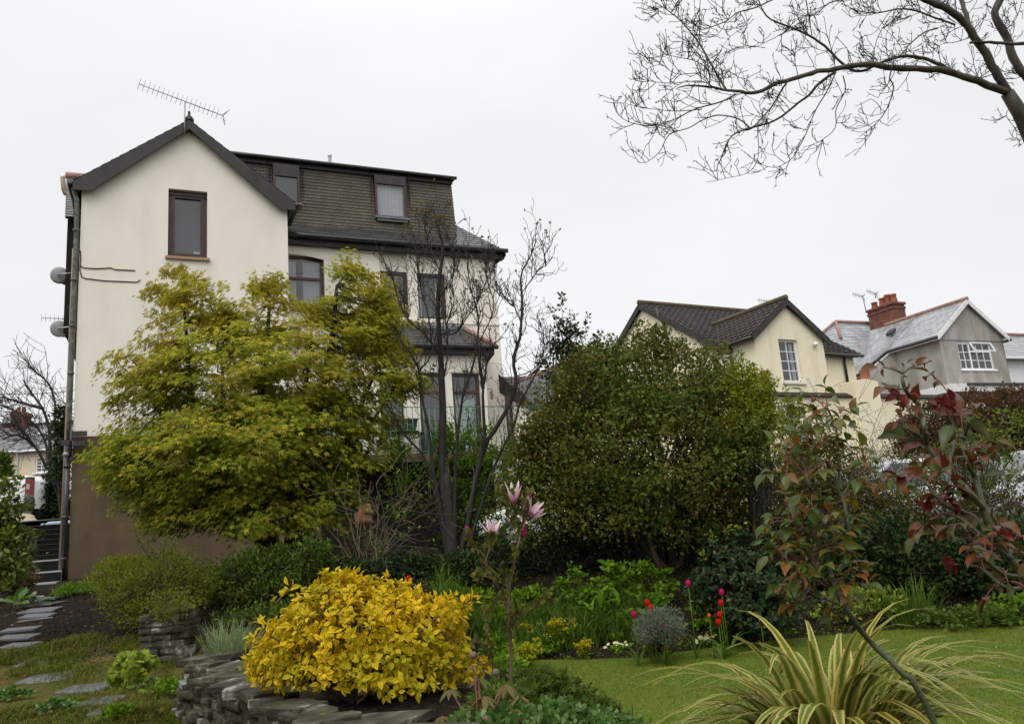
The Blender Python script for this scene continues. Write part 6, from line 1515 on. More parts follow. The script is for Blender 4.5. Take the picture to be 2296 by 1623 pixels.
root_pts = [bb_ + [0, 0, -.05], bb_ + [0, 0, .15]]
for i, (pts, w0_, w1_, Y0, Y1, nt_) in enumerate(STEMS):
    n = len(pts); P = [at(*zb(x, y), Y0 + (Y1 - Y0) * k / (n - 1)) for k, (x, y) in enumerate(pts)]
    k = .62 / 2.319 / 1.5279 / FPX
    if pts[0][1] > 1500:
        P = [bb_ + [rng.uniform(-.06, .06), rng.uniform(-.06, .06), -.05], bb_ * .55 + P[0] * .45 + [0, 0, -.12]] + P
    X = limb(mb, rng, P, w0_ * k * Y0, w1_ * k * Y1, 8 if w0_ > 20 else 5)
    lo_ = .45 if pts[0][1] > 1500 else .15
    for j_ in range(nt_):
        j = int((lo_ + (1 - lo_) * rng.random()) * (len(X) - 2)) + 1; d = nrm(X[min(len(X) - 1, j + 1)] - X[j - 1])
        twig(tw, rng, X[j], d * .8 + rng.normal(0, .5, 3) + [0, 0, .35], rng.uniform(.22, .5), .007, 1 + (rng.random() < .5), .8, 4, .28, (2, 3), tips, .0035)
mb.build('stems', M['bark'], t); 
for p, d in tips: tw.tube([p, p + nrm(d + [0, 0, .4]) * .035], [.006, .002], 4, cap=False)
tw.build('twigs', M['bark'], t)
sel = [(p, d) for p, d in tips if (p[2] > 6.1 and rng.random() < .55) or rng.random() < .08]
Pp = np.repeat(np.array([p for p, d in sel]), 5, 0); Dd = np.repeat(np.array([d for p, d in sel]), 5, 0) + rng.normal(0, .6, (len(sel) * 5, 3))
LM['bronze'] = leaf_mat('bronze spring leaf', [(.13, .08, .018), (.20, .12, .025), (.16, .13, .022)], rough=.5, trans=.4)
leaf_cloud('young_leaves', LM['bronze'], t, Pp, Dd, unit(rng.normal(0, 1, Pp.shape)), .05 * rng.uniform(.5, 1.1, len(Pp)), SM)

# ------------------------------------------------------------------ far left bare tree on the street
rng = np.random.default_rng(31)
p0 = ground_at(105, 1060, 34)
t = thing('bare_street_tree', 'dark bare windswept tree standing before the cream terrace', 'tree', p0)
mb = MB(); tw = MB(); tips = []
for pts, a_, b_, nt_ in (([(112, 1075), (112, 1000), (110, 960), (95, 915), (70, 880), (50, 850)], .11, .02, 30), ([(105, 1050), (85, 1010), (60, 985), (35, 975), (5, 985)], .07, .02, 22), ([(111, 970), (125, 930), (118, 880), (100, 850), (60, 820)], .06, .016, 22), ([(110, 985), (140, 950), (150, 900)], .1, .03, 12), ([(108, 1040), (100, 985), (65, 940), (20, 915), (-10, 905)], .06, .015, 26), ([(75, 1000), (40, 955), (0, 950)], .07, .02, 16), ([(95, 915), (55, 905), (5, 890)], .08, .02, 20)):
    P = [at(u, v, 34 + rng.uniform(-.5, .5)) for u, v in pts]
    if pts[0][1] > 1060: P = [p0 - [0, 0, .1]] + P
    X = limb(mb, rng, P, a_, b_, 7)
    for _ in range(nt_):
        j = int((.25 + .75 * rng.random()) * (len(X) - 2)) + 1; d = nrm(X[min(len(X) - 1, j + 1)] - X[j - 1])
        twig(tw, rng, X[j], d * .9 + rng.normal(0, .5, 3) - CR * .25, rng.uniform(.7, 1.6), .018, 1, .2, 3, .12, (2, 3), tips, .010)
mb.build('limbs', M['bark'], t); tw.build('twigs', M['bark'], t)

# ------------------------------------------------------------------ the golden green maple
rng = np.random.default_rng(41)
mbp = ground_at(640, 1240, 12.4)
t = thing('maple_tree', 'wide golden green maple in spring leaf in front of the cream house', 'tree', mbp)
MB_BLOBS = [blob(*b) for b in ((455, 715, 95, 100, 12.3, .9), (400, 640, 50, 45, 12.4, .4), (600, 705, 85, 70, 12.6, .7), (600, 640, 34, 26, 12.7, .3), (790, 675, 85, 85, 12.6, .8), (775, 600, 36, 30, 12.6, .3),
            (355, 860, 90, 110, 12.0, .9), (500, 850, 150, 130, 12.1, 1.3), (690, 840, 150, 120, 12.3, 1.3), (690, 700, 50, 42, 12.4, .4), (840, 690, 40, 50, 12.4, .4), (815, 810, 95, 110, 12.5, .9), (315, 1015, 80, 80, 11.7, .8), (430, 1020, 150, 110, 11.6, 1.2), (590, 1000, 140, 110, 11.8, 1.3),
            (725, 960, 95, 105, 12.2, 1.0), (375, 1110, 95, 48, 11.8, .7), (520, 1100, 120, 55, 11.9, .9), (875, 755, 55, 50, 12.2, .4), (890, 860, 55, 35, 12.0, .4), (835, 925, 60, 40, 12.1, .4), (850, 640, 30, 45, 12.5, .3), (670, 1080, 90, 60, 12.2, .8), (450, 1150, 130, 40, 11.6, .6), (610, 1150, 110, 45, 11.5, .6), (730, 1120, 70, 60, 11.9, .5), (790, 1000, 60, 70, 12.1, .5))]
# layered sprays: each clump is a flat fan of leaves, drooping at its rim
NC = 1480
vol = np.array([np.prod(b[1]) ** (2 / 3.) for b in MB_BLOBS]); pick = rng.choice(len(MB_BLOBS), NC, p=vol / vol.sum())
C = np.array([b[0] for b in MB_BLOBS])[pick]; R = np.array([b[1] for b in MB_BLOBS])[pick]
d = unit(rng.normal(0, 1, (NC, 3))); cc = C + d * R * (.35 + .65 * rng.random((NC, 1)) ** .5)
cen = at(590, 900, 12.3); outc = unit((cc - cen) * [1, 1, .5]); out_h = unit(outc * [1, 1, .15] + rng.normal(0, .25, (NC, 3)) * [1, 1, .3])
PP, DD, NN = [], [], []
for i in range(NC):
    k = rng.integers(30, 58); s = rng.uniform(-.14, .28, k); w = rng.normal(0, .10, k); o_ = out_h[i]; sd = nrm(np.cross([0, 0, 1.0], o_))
    q = cc[i] + o_ * s[:, None] + sd * w[:, None]; q[:, 2] += rng.normal(0, .045, k) - .55 * np.maximum(0, s) ** 2 * 2.2 - .9 * w ** 2
    PP.append(q); DD.append(o_ * .8 + sd * (w * 5)[:, None] + np.array([0, 0, -.55]) + rng.normal(0, .32, (k, 3))); NN.append(np.array([0, 0, 1.0]) + o_ * .55 + rng.normal(0, .3, (k, 3)))
PP, DD, NN = np.concatenate(PP), unit(np.concatenate(DD)), unit(np.concatenate(NN))
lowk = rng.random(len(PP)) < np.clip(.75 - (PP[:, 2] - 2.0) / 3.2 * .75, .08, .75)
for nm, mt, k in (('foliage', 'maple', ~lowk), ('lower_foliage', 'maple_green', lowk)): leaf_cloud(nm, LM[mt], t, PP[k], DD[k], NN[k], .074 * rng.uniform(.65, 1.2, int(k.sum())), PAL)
mb = MB(); joints = []
for pts, r0, r1 in (([(668, 1245), (672, 1180), (690, 1100), (700, 1000), (720, 880), (745, 760), (755, 640)], .115, .02), ([(625, 1240), (610, 1180), (590, 1100), (575, 1000), (585, 880), (600, 760), (605, 660)], .09, .015), ([(615, 1240), (590, 1170), (530, 1090), (470, 1010), (430, 900), (420, 780), (410, 660)], .085, .012),
                    ([(605, 1240), (560, 1170), (460, 1120), (370, 1080), (290, 1040), (230, 1050)], .07, .012), ([(640, 1240), (650, 1150), (640, 1040), (660, 940), (690, 840), (700, 720)], .07, .012), ([(680, 1150), (740, 1060), (790, 960), (830, 860), (870, 780)], .055, .01),
                    ([(540, 1100), (450, 1060), (380, 960), (330, 870), (320, 800)], .05, .01), ([(690, 1080), (770, 1020), (830, 950), (880, 880)], .045, .01), ([(590, 1080), (520, 980), (500, 880), (500, 760)], .05, .01)):
    Y = 12.35; P = [at(u, v, Y + rng.uniform(-.25, .25) * (k > 1)) for k, (u, v) in enumerate(pts)]
    if pts[0][1] > 1200: P[0] = np.array([P[0][0], P[0][1], g(P[0][0], P[0][1]) - .08])
    joints.append(limb(mb, rng, P, r0, r1, 8))
J = np.concatenate([j[len(j) // 4:] for j in joints])
for q in cc[::3]:
    p = J[np.argmin(np.linalg.norm((J - q) * [1, 1, 1.3], axis=1))]
    mb.tube(jitter_path(rng, p, q, 6, .06, -.03), np.linspace(.016, .003, 6), 4, cap=False)
mb.build('trunk', M['bark'], t)

# ------------------------------------------------------------------ big dark shrub with pink blossom
base = ground_at(1500, 1262, 12.2)
def fl_limbs(rng, t, P, O, cc):
    mb = MB()
    for pts in ([(1500, 1250), (1490, 1150), (1480, 1020), (1470, 900)], [(1480, 1250), (1420, 1130), (1360, 1010), (1330, 920)], [(1520, 1250), (1560, 1120), (1610, 1030), (1680, 960)], [(1510, 1250), (1530, 1150), (1570, 1060), (1600, 900)], [(1495, 1250), (1380, 1160), (1280, 1080), (1220, 1000)], [(1505, 1255), (1505, 1180), (1500, 1120), (1540, 1000)]):
        X = [at(u, v, 12.2 + rng.uniform(-.3, .2)) for u, v in pts]; X[0] = np.array([X[0][0], X[0][1], g(X[0][0], X[0][1]) - .05]); limb(mb, rng, X, .05, .012, 6)
    mb.build('limbs', M['bark_brown'], t)
shrub('flowering_shrub', 'huge dark green rounded shrub dotted with pink blossom', 'shrub', base,
      [blob(*b) for b in ((1470, 870, 225, 110, 12.2, 1.4), (1330, 890, 115, 105, 12.0, .9), (1585, 905, 85, 90, 12.1, .9), (1480, 1010, 255, 140, 11.8, 1.7), (1310, 1020, 125, 120, 11.8, 1.0), (1630, 1040, 100, 105, 11.9, 1.0), (1235, 960, 65, 90, 12.0, .6), (1450, 1130, 210, 90, 11.9, 1.3), (1290, 1140, 100, 70, 11.9, .8), (1610, 1130, 110, 90, 12.1, .8), (1470, 790, 60, 35, 12.2, .4), (1560, 1180, 90, 50, 11.7, .5), (1190, 1010, 45, 60, 12.0, .4), (1205, 1090, 50, 60, 11.9, .4), (1220, 1160, 60, 50, 11.8, .4), (1165, 1105, 45, 40, 11.9, .3), (1380, 800, 50, 40, 12.2, .4))],
      'flowering', 1250, 50, .13, .07, SM, 51, stems=10, r0=.03, lo=.15, flat=.7, out=.6, up=.1, rnd=.7, tips=.06,
      parts=(fl_limbs, blossom('blossom', 'pink', .0012, .026, SM, 9, .022), shoots('flowering', [(1465, 800, 1472, 735, 12.1), (1440, 790, 1430, 750, 12.1), (1500, 800, 1520, 755, 12.1), (1560, 830, 1590, 790, 12.1), (1600, 840, 1612, 800, 12.1), (1400, 790, 1385, 760, 12.1), (1350, 800, 1335, 770, 12.1), (1640, 860, 1650, 810, 12.1)] + [(u, v, u + (u * 37 % 40) - 20, v - 30 - (u * 53 % 30), 12.1) for u, v in ((1260, 880), (1290, 840), (1320, 810), (1370, 790), (1415, 780), (1450, 770), (1485, 770), (1530, 800), (1580, 830), (1620, 850), (1230, 920), (1455, 775), (1545, 815))], 70, .065, SM, spread=.11), shoots('spring', [(1600, 900, 1612, 850, 11.6), (1640, 930, 1655, 880, 11.5), (1620, 1000, 1640, 950, 11.4), (1580, 960, 1590, 920, 11.3), (1660, 1010, 1680, 970, 11.4), (1690, 1050, 1712, 1010, 11.5), (1480, 1180, 1500, 1140, 10.9), (1560, 1150, 1580, 1115, 11), (1400, 1190, 1385, 1160, 11)], 60, .06, SM, spread=.12)))
shrub('evergreen_shrub', 'tall thin dark evergreen rising behind the left of the pink flowering shrub', 'shrub', ground_at(1290, 1200, 13.4),
      [blob(*b) for b in ((1270, 760, 40, 50, 13.4, .35), (1310, 790, 45, 45, 13.4, .35), (1260, 830, 45, 50, 13.4, .35), (1300, 860, 60, 60, 13.4, .4))], 'dark', 120, 20, .075, .075, OV, 52, stems=5, r0=.03, lo=.2, tips=.6,
      parts=(shoots('dark', [(1255, 740, 1262, 655, 13.4), (1250, 730, 1242, 690, 13.4), (1285, 740, 1278, 700, 13.4), (1310, 760, 1318, 705, 13.4), (1330, 780, 1345, 745, 13.4)], 45, .07, OV, spread=.06),))
shrub('golden_privet', 'yellow green privet bush between the flowering shrub and the yellow house', 'shrub', ground_at(1700, 1200, 11.4),
      [blob(*b) for b in ((1690, 880, 45, 48, 11.2, .3), (1685, 945, 52, 62, 11.2, .35), (1708, 935, 34, 60, 11.3, .3), (1655, 850, 30, 30, 11.3, .25))], 'golden', 330, 24, .07, .048, SM, 53, stems=3, r0=.015, tips=.1,
      parts=(shoots('golden', [(1665, 850, 1662, 790, 11.2), (1680, 850, 1690, 815, 11.2), (1700, 870, 1722, 840, 11.2), (1650, 860, 1640, 820, 11.2), (1715, 890, 1735, 862, 11.2)], 90, .05, SM, spread=.07),))
for u, v0, v1, lab, sd in ((1767, 1010, 872, 'taller narrow golden conifer in front of the yellow extension wall', 54), (1793, 1010, 888, 'shorter narrow golden conifer in front of the yellow extension wall', 55)):
    shrub('golden_conifer', lab, 'conifer', ground_at(u, 1150, 15.5), [blob(u, 930, 16, 48, 15.5, .15), blob(u, 985, 20, 55, 15.5, .18), blob(u, 1060, 18, 60, 15.5, .18)], 'golden', 130, 22, .035, .045, SM, sd, 'narrow golden conifers', stems=2, up=1.0, out=.3, tips=.2,
          parts=(shoots('golden', [(u, 930, u - 2, v1, 15.5), (u + 4, 930, u + 8, v1 + 22, 15.5)], 120, .04, SM, spread=.05),))

# ------------------------------------------------------------------ right hand background: hedge and loose shrubs
shrub('brown_hedge', 'long clipped brown hedge along the lane on the right', 'hedge', ground_at(2200, 1080, 19.5),
      [blob(*b) for b in ((2110, 950, 75, 55, 19.5, .7), (2200, 935, 90, 60, 19.5, .7), (2300, 930, 90, 65, 19.5, .7), (2080, 1010, 70, 70, 19.5, .7), (2200, 1020, 110, 80, 19.5, .7), (2320, 1010, 90, 80, 19.5, .7), (2045, 975, 40, 40, 19.5, .5))], 'beech', 1500, 26, .10, .075, SM, 61, stems=8, up=.6, tips=.12, lo=.6,
      parts=(shoots('beech', [(2060 + 24 * i, 925 - 7 * min(i, 5), 2062 + 24 * i + (i * 37 % 9) - 4, 905 - 6 * min(i, 5) - (i * 53 % 11), 19.3) for i in range(11)], 30, .05, SM, spread=.05),))
BG = [('loose_shrub', 'olive green shrub below the yellow extension wall', [(1850, 1060, 90, 80, 13.5, .6), (1790, 1130, 80, 100, 13.3, .6), (1880, 1150, 90, 90, 13.2, .6), (1830, 990, 50, 40, 13.6, .4)], 'olive', 520, 22, .085, .055, 62, 'olive'),
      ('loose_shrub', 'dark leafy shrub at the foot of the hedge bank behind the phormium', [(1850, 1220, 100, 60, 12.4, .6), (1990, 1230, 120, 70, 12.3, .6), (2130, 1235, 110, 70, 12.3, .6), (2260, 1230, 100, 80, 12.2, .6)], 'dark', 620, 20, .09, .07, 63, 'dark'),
      ('loose_shrub', 'yellow green leafed shrub by the silver car at the right edge', [(2190, 980, 70, 50, 13.0, .5), (2270, 970, 60, 60, 13, .5), (2120, 1040, 80, 50, 13.1, .5), (2230, 1060, 90, 40, 13, .5), (2060, 1060, 60, 50, 13.2, .4)], 'young', 210, 15, .07, .055, 64, 'young'),
      ('loose_shrub', 'twiggy mottled shrub beneath the silver cars', [(2000, 1150, 80, 60, 12.9, .5), (2120, 1150, 90, 60, 12.8, .5), (2240, 1150, 90, 60, 12.8, .5), (1930, 1120, 60, 80, 13, .5)], 'olive', 420, 16, .09, .055, 65, 'olive')]
for nm, lab, bl, mt, nc, per, cr, sz, sd, _ in BG:
    if mt == 'dark': bl = [(u, v, ru, rv, ground_hit(u, v + rv)[1], rd) for u, v, ru, rv, Y_, rd in bl]
    c = np.mean([[b[0], b[4]] for b in bl], 0); shrub(nm, lab, 'shrub', ground_at(c[0], 1230, c[1]), [blob(*b) for b in bl], mt, nc, per, cr, sz, SM, sd, 'loose shrubs on the bank by the lane', stems=14, r0=.014, lo=.3, tips=.3)
rng = np.random.default_rng(66)
p0 = ground_at(1960, 1190, 13.6); t = thing('twiggy_bush', 'bare thorny twig bush in front of the half hidden silver car', 'bush', p0); mb = MB(); tips = []
for k in range(46):
    a = at(rng.uniform(1880, 2080), 1180, 13.6 + rng.uniform(-.3, .3)); a[2] = g(a[0], a[1]); d = np.array([rng.normal(0, .45), rng.normal(0, .3), 1])
    twig(mb, rng, a, d, rng.uniform(.9, 1.7), .010, 2, .1, 4, .12, (2, 4), tips, .003)
mb.build('twigs', M['bark_pale'], t); Pp = np.array([p for p, d in tips]); Pp = np.repeat(Pp, 3, 0) + rng.normal(0, .05, (len(Pp) * 3, 3)); leaf_cloud('leaves', LM['olive'], t, Pp, unit(rng.normal(0, 1, Pp.shape)), unit(rng.normal(0, 1, Pp.shape)), .035, SM)

# ------------------------------------------------------------------ left edge and street side greenery
shrub('conifer', 'dark conifer bush beside the white van', 'conifer', ground_at(112, 1165, 31), [blob(110, 1130, 22, 60, 31, .5), blob(125, 1110, 20, 70, 31.5, .5), blob(105, 1100, 15, 30, 31, .4), blob(135, 1150, 20, 40, 31, .4)], 'conifer', 420, 26, .12, .12, SM, 71, stems=4, r0=.05, up=.4)
shrub('conifer', 'feathery conifer above the van roof at the left edge', 'conifer', ground_at(-8, 1150, 33), [blob(-2, 1050, 16, 34, 33, .4), blob(4, 1065, 14, 18, 33, .3)], 'mid', 120, 20, .12, .16, SM, 72, stems=3, r0=.05)
shrub('ivy_column', 'ivy climbing beside the brown pipe behind the house corner', 'climber', ground_at(140, 1150, 29), [blob(138, 950, 8, 45, 29, .3), blob(136, 1020, 9, 60, 29, .3)], 'dark', 120, 20, .10, .12, SM, 73, stems=3, r0=.04)
shrub('glossy_shrub', 'glossy light leaved shrub cut by the left edge in front of the van', 'shrub', ground_at(-170, 1300, 9.2), [blob(*b) for b in ((5, 1130, 34, 45, 9.2, .3), (18, 1185, 38, 45, 9.3, .35), (0, 1230, 50, 45, 9.2, .4), (35, 1225, 26, 32, 9.4, .25), (20, 1270, 40, 30, 9.1, .3))], 'shiny', 210, 15, .05, .07, OV, 74, stems=6, r0=.010, up=.4, tips=.3,
      parts=(shoots('young', [(20, 1120, 52, 1070, 9.1), (5, 1110, 8, 1068, 9.1), (0, 1150, 18, 1110, 9.1), (10, 1220, 24, 1180, 9.0), (0, 1240, 12, 1195, 9.0), (0, 1330, 20, 1305, 8.9)], 22, .075, OV, bark='bark_brown', spread=.03),))
rng = np.random.default_rng(75)
p0 = ground_at(62, 1245, 11.5); t = thing('broad_leaved_plant', 'broad pale leaved plant beside the dark steps', 'plant', p0)
n = 26; P = p0 + rng.normal(0, 1, (n, 3)) * [.16, .1, 0] + [0, 0, .05]; D = unit(rng.normal(0, 1, (n, 3)) * [1, .6, .3] + [.3, -.3, .45]); leaf_cloud('leaves', LM['glossy'], t, P + D * .1, D, unit(np.array([0, -.4, 1]) + rng.normal(0, .25, (n, 3))), rng.uniform(.14, .22, n), T_ovate(.33, .06, -.25))
mb = MB(); [mb.tube([p - [0, 0, .08], p + d_ * .1], .006, 4, cap=False) for p, d_ in zip(P, D)]; mb.build('stalks', M['twig_tan'], t)
shrub('heather', 'low rusty pink heather clump at the left edge by the lower steps', 'plant', ground_hit(25, 1322), [blob(*b) for b in ((20, 1285, 45, 32, 12.6, .35), (45, 1302, 30, 20, 12.4, .25), (-10, 1290, 40, 40, 12.4, .3))], 'beech', 360, 20, .05, .045, SM, 76, stems=4, r0=.006, up=.7)
shrub('golden_mound', 'clipped yellow green dome of a bush against the brown wall', 'shrub', ground_at(270, 1325, 11.2), [blob(*b) for b in ((270, 1290, 55, 42, 11.2, .4), (300, 1285, 50, 38, 11.3, .4))], 'golden', 360, 24, .04, .026, SM, 77, stems=8, r0=.01, lo=.75, up=.6)
shrub('arching_shrub', 'loose small leaved green shrub arching over the stone pier', 'shrub', ground_at(360, 1385, 9.6), [blob(*b) for b in ((350, 1320, 105, 60, 9.5, .6), (290, 1340, 60, 50, 9.5, .4), (430, 1310, 50, 45, 9.6, .4), (370, 1270, 75, 40, 9.6, .4), (330, 1375, 60, 30, 9.2, .35), (370, 1352, 50, 26, 7.4, .25), (420, 1345, 30, 20, 7.4, .2))], 'spring', 640, 20, .05, .028, SM, 78, stems=14, r0=.009, lo=.45, tips=.3,
      parts=(shoots('spring', [(340, 1260, 300, 1185, 9.6), (350, 1250, 330, 1215, 9.6), (380, 1250, 400, 1190, 9.6), (395, 1270, 440, 1225, 9.6), (420, 1290, 470, 1250, 9.6), (365, 1255, 372, 1205, 9.6), (410, 1320, 470, 1300, 9.5), (290, 1320, 250, 1290, 9.5)], 80, .032, SM, spread=.05),))
shrub('leafy_shrub', 'dark willow leaved shrub in shade under the maple', 'shrub', ground_at(610, 1340, 10.6), [blob(*b) for b in ((540, 1290, 60, 50, 10.6, .4), (620, 1280, 75, 55, 10.6, .5), (700, 1260, 45, 50, 10.8, .4), (480, 1310, 40, 40, 10.5, .3), (600, 1335, 90, 30, 10.4, .4))], 'mid', 420, 18, .06, .075, T_small(.16, .04, -.2), 79, stems=14, r0=.01, lo=.35,
      parts=(shoots('herb', [(710, 1260, 716, 1215, 10.7), (722, 1250, 735, 1215, 10.7), (690, 1270, 682, 1225, 10.7)], 40, .07, OV, spread=.04),))
rng = np.random.default_rng(80)
p0 = ground_at(820, 1265, 11.3); t = thing('twiggy_shrub', 'thin tan stemmed bare shrub between the maple and the dark bare stems', 'shrub', p0); mb = MB(); tips = []
for k in range(16):
    d = np.array([rng.normal(0, .6), rng.normal(0, .3), 1]); twig(mb, rng, p0 + rng.normal(0, .08, 3) * [1, 1, 0], d, rng.uniform(.8, 1.6), .008, 2, -.05, 4, .16, (2, 4), tips, .0032)
mb.build('stems', M['twig_tan'], t); sel = np.array([p for p, d in tips if rng.random() < .35]); sel = np.repeat(sel, 4, 0) + rng.normal(0, .04, (len(sel) * 4, 3)); leaf_cloud('leaves', LM['herb'], t, sel, unit(rng.normal(0, 1, sel.shape)), unit(rng.normal(0, .6, sel.shape) + [0, 0, 1]), .05, OV)
shrub('climbing_shrub', 'fresh green leafy climber filling the balcony front behind the bare stems', 'climber', ground_at(1000, 1230, 13.2), [blob(*b) for b in ((890, 1000, 50, 40, 13.2, .3), (1010, 985, 40, 35, 13.2, .3), (1060, 1000, 55, 50, 13.2, .3), (960, 1060, 90, 40, 13.2, .4), (1080, 1080, 80, 70, 13.1, .4), (1150, 1060, 60, 80, 13.0, .4), (900, 1120, 70, 60, 13.2, .4), (1030, 1150, 90, 60, 13.1, .4), (1140, 1160, 70, 70, 12.9, .4), (1095, 1200, 100, 40, 13, .4))], 'herb', 330, 15, .075, .07, OV, 81, stems=16, r0=.012, lo=.2, tips=.4, wts=[1, 1.2, 1.2, .5, .8, .9, .35, .5, .6, .4],
      parts=(shoots('herb', [(1050, 980, 1052, 905, 13.2), (880, 1010, 868, 950, 13.2), (1085, 1000, 1098, 955, 13.2), (920, 1010, 926, 960, 13.2)], 26, .08, OV, spread=.06),))
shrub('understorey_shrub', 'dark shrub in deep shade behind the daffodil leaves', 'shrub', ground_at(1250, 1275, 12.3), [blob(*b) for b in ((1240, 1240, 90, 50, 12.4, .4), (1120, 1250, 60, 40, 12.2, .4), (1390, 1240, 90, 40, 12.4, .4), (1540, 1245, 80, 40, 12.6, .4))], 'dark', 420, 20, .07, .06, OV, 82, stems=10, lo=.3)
# ------------------------------------------------------------------ the borders
def gp(u, v): return ground_hit(u, v)
def plant_clump(name, label, cat, u, v, r, h, mat, n, size, tmpl, seed, group=None, up=.4, stalks=True, parts=(), lo=.3, nclump=None, base=None, out=.8):
    """a low herbaceous clump standing at ground point (u, v); r, h in metres"""
    p = gp(u, v) if base is None else base
    rng = np.random.default_rng(seed)
    t = thing(name, label, cat, p, group)
    nc = nclump or max(8, n // 12)
    P, O, cc = crown(rng, [(p + [0, 0, h * .45], np.array([r, r * .8, h * .55]))], nc, n / nc, min(.05, r * .25), .5, lo)
    D, Nn = leaf_dirs(rng, O, out, up * .3, .5, 1.0, .4)
    leaf_cloud('leaves', LM[mat], t, P, D, Nn, size * rng.uniform(.6, 1.2, len(P)), tmpl)
    if stalks:
        mb = MB()
        for q in cc[:40]: mb.tube(jitter_path(rng, p + rng.normal(0, r * .25, 3) * [1, 1, 0] - [0, 0, .01], q, 4, .06), [.004, .0035, .003, .002], 3, cap=False)
        mb.build('stalks', LM['herb'], t)
    for f in parts: f(rng, t, P, O, cc)
    return t
def blade_clump(name, label, cat, u, v, r, n, L, W, bend, mat, seed, lean=.3, group=None, base=None, segs=4):
    p = gp(u, v) if base is None else base; rng = np.random.default_rng(seed); t = thing(name, label, cat, p, group)
    a = rng.random(n) * 6.28; rr = r * rng.random(n) ** .5; P = np.stack([p[0] + np.cos(a) * rr, p[1] + np.sin(a) * rr * .7], 1); P = np.concatenate([P, (G(P[:, 0], P[:, 1]) - .01)[:, None]], 1)
    D = unit(np.stack([np.cos(a) * rr / r * lean + rng.normal(0, .1, n), np.sin(a) * rr / r * lean + rng.normal(0, .1, n), np.ones(n)], 1))
    blades('blades', LM[mat], t, P, D, L * rng.uniform(.6, 1.15, n), W * rng.uniform(.7, 1.2, n), bend * rng.uniform(.3, 1.6, n), rng, segs)
    return t

# the golden variegated bush behind the wall
eb = np.array([*at(800, 1560, 4.25)[:2], 0]); eb[2] = g(eb[0], eb[1])
shrub('golden_bush', 'bright golden variegated bush spilling over the dry stone wall', 'shrub', eb,
      [blob(*b) for b in ((800, 1400, 170, 105, 4.3, .42), (680, 1440, 110, 80, 4.3, .35), (930, 1420, 115, 90, 4.25, .38), (760, 1330, 80, 50, 4.35, .28), (860, 1350, 80, 50, 4.3, .28), (640, 1490, 80, 45, 4.2, .28), (830, 1480, 180, 55, 4.2, .4), (990, 1470, 60, 70, 4.2, .28), (930, 1520, 90, 36, 4.05, .25), (1010, 1370, 45, 35, 4.25, .2), (600, 1500, 40, 30, 4.2, .16), (760, 1300, 40, 25, 4.35, .16), (1050, 1500, 40, 25, 4.2, .15))],
      'euonymus', 1700, 9, .04, .036, OV, 91, bark='bark_brown', stems=10, r0=.008, lo=.5, flat=.7, tips=.15, rosette=True,
      parts=(shoots('euonymus', [(1010, 1370, 1075, 1335, 4.25), (1000, 1390, 1060, 1350, 4.2), (620, 1350, 660, 1310, 4.35), (590, 1500, 548, 1465, 4.2), (620, 1420, 575, 1385, 4.25), (1040, 1500, 1105, 1480, 4.2)], 16, .045, OV, bark='bark_brown', spread=.03),))
# little magnolia
rng = np.random.default_rng(92)
mp = np.array([*at(1145, 1535, 4.0)[:2], 0]); mp[2] = g(mp[0], mp[1])
t = thing('young_magnolia', 'slender young magnolia with pink flowers beside the golden bush', 'tree', mp)
mb = MB(); ends = []
for pts, r0, r1 in (([(1146, 1540), (1145, 1450), (1141, 1380), (1140, 1330), (1150, 1280), (1160, 1230), (1170, 1180), (1178, 1140), (1182, 1110)], .011, .003), ([(1141, 1385), (1128, 1340), (1108, 1300), (1092, 1270), (1085, 1245), (1070, 1230), (1052, 1205)], .007, .0025), ([(1088, 1262), (1096, 1235), (1100, 1215), (1104, 1200)], .004, .002),
                    ([(1142, 1335), (1133, 1300), (1128, 1270)], .004, .002), ([(1108, 1300), (1085, 1290), (1072, 1285)], .003, .0015), ([(1165, 1205), (1150, 1180), (1145, 1130), (1150, 1105)], .004, .002), ([(1175, 1150), (1185, 1150), (1192, 1158)], .003, .0018), ([(1162, 1225), (1170, 1195), (1176, 1185)], .003, .0015), ([(1145, 1395), (1180, 1370), (1212, 1350), (1222, 1335)], .003, .0015),
                    ([(1108, 1530), (1100, 1450), (1092, 1400), (1094, 1370), (1118, 1340)], .005, .002), ([(1105, 1490), (1090, 1460), (1075, 1440)], .003, .0015), ([(1148, 1430), (1155, 1395), (1165, 1370)], .003, .0015)):
    P = [at(u, v, 4.0 + (rng.uniform(-.06, .06) if k else 0)) for k, (u, v) in enumerate(pts)]
    if pts[0][1] >= 1530: P = [np.array([P[0][0], P[0][1], g(P[0][0], P[0][1]) - .03])] + P
    X = limb(mb, rng, P, r0, r1, 6); ends += [(X[i], nrm(X[i] - X[i - 1])) for i in range(len(X) // 3, len(X), 1)]
mb.build('trunk', M['bark_brown'], t)
Q = np.array([e[0] for e in ends]); Dd = np.array([e[1] for e in ends]); n = 5; Q = np.repeat(Q, n, 0) + rng.normal(0, .012, (len(Q) * n, 3)); Dd = np.repeat(Dd, n, 0) + rng.normal(0, .5, (len(Q), 3)) + [0, 0, .5]
leaf_cloud('leaves', LM['olive'], t, Q, Dd, unit(rng.normal(0, 1, Q.shape)), .036 * rng.uniform(.5, 1.3, len(Q)), OV)
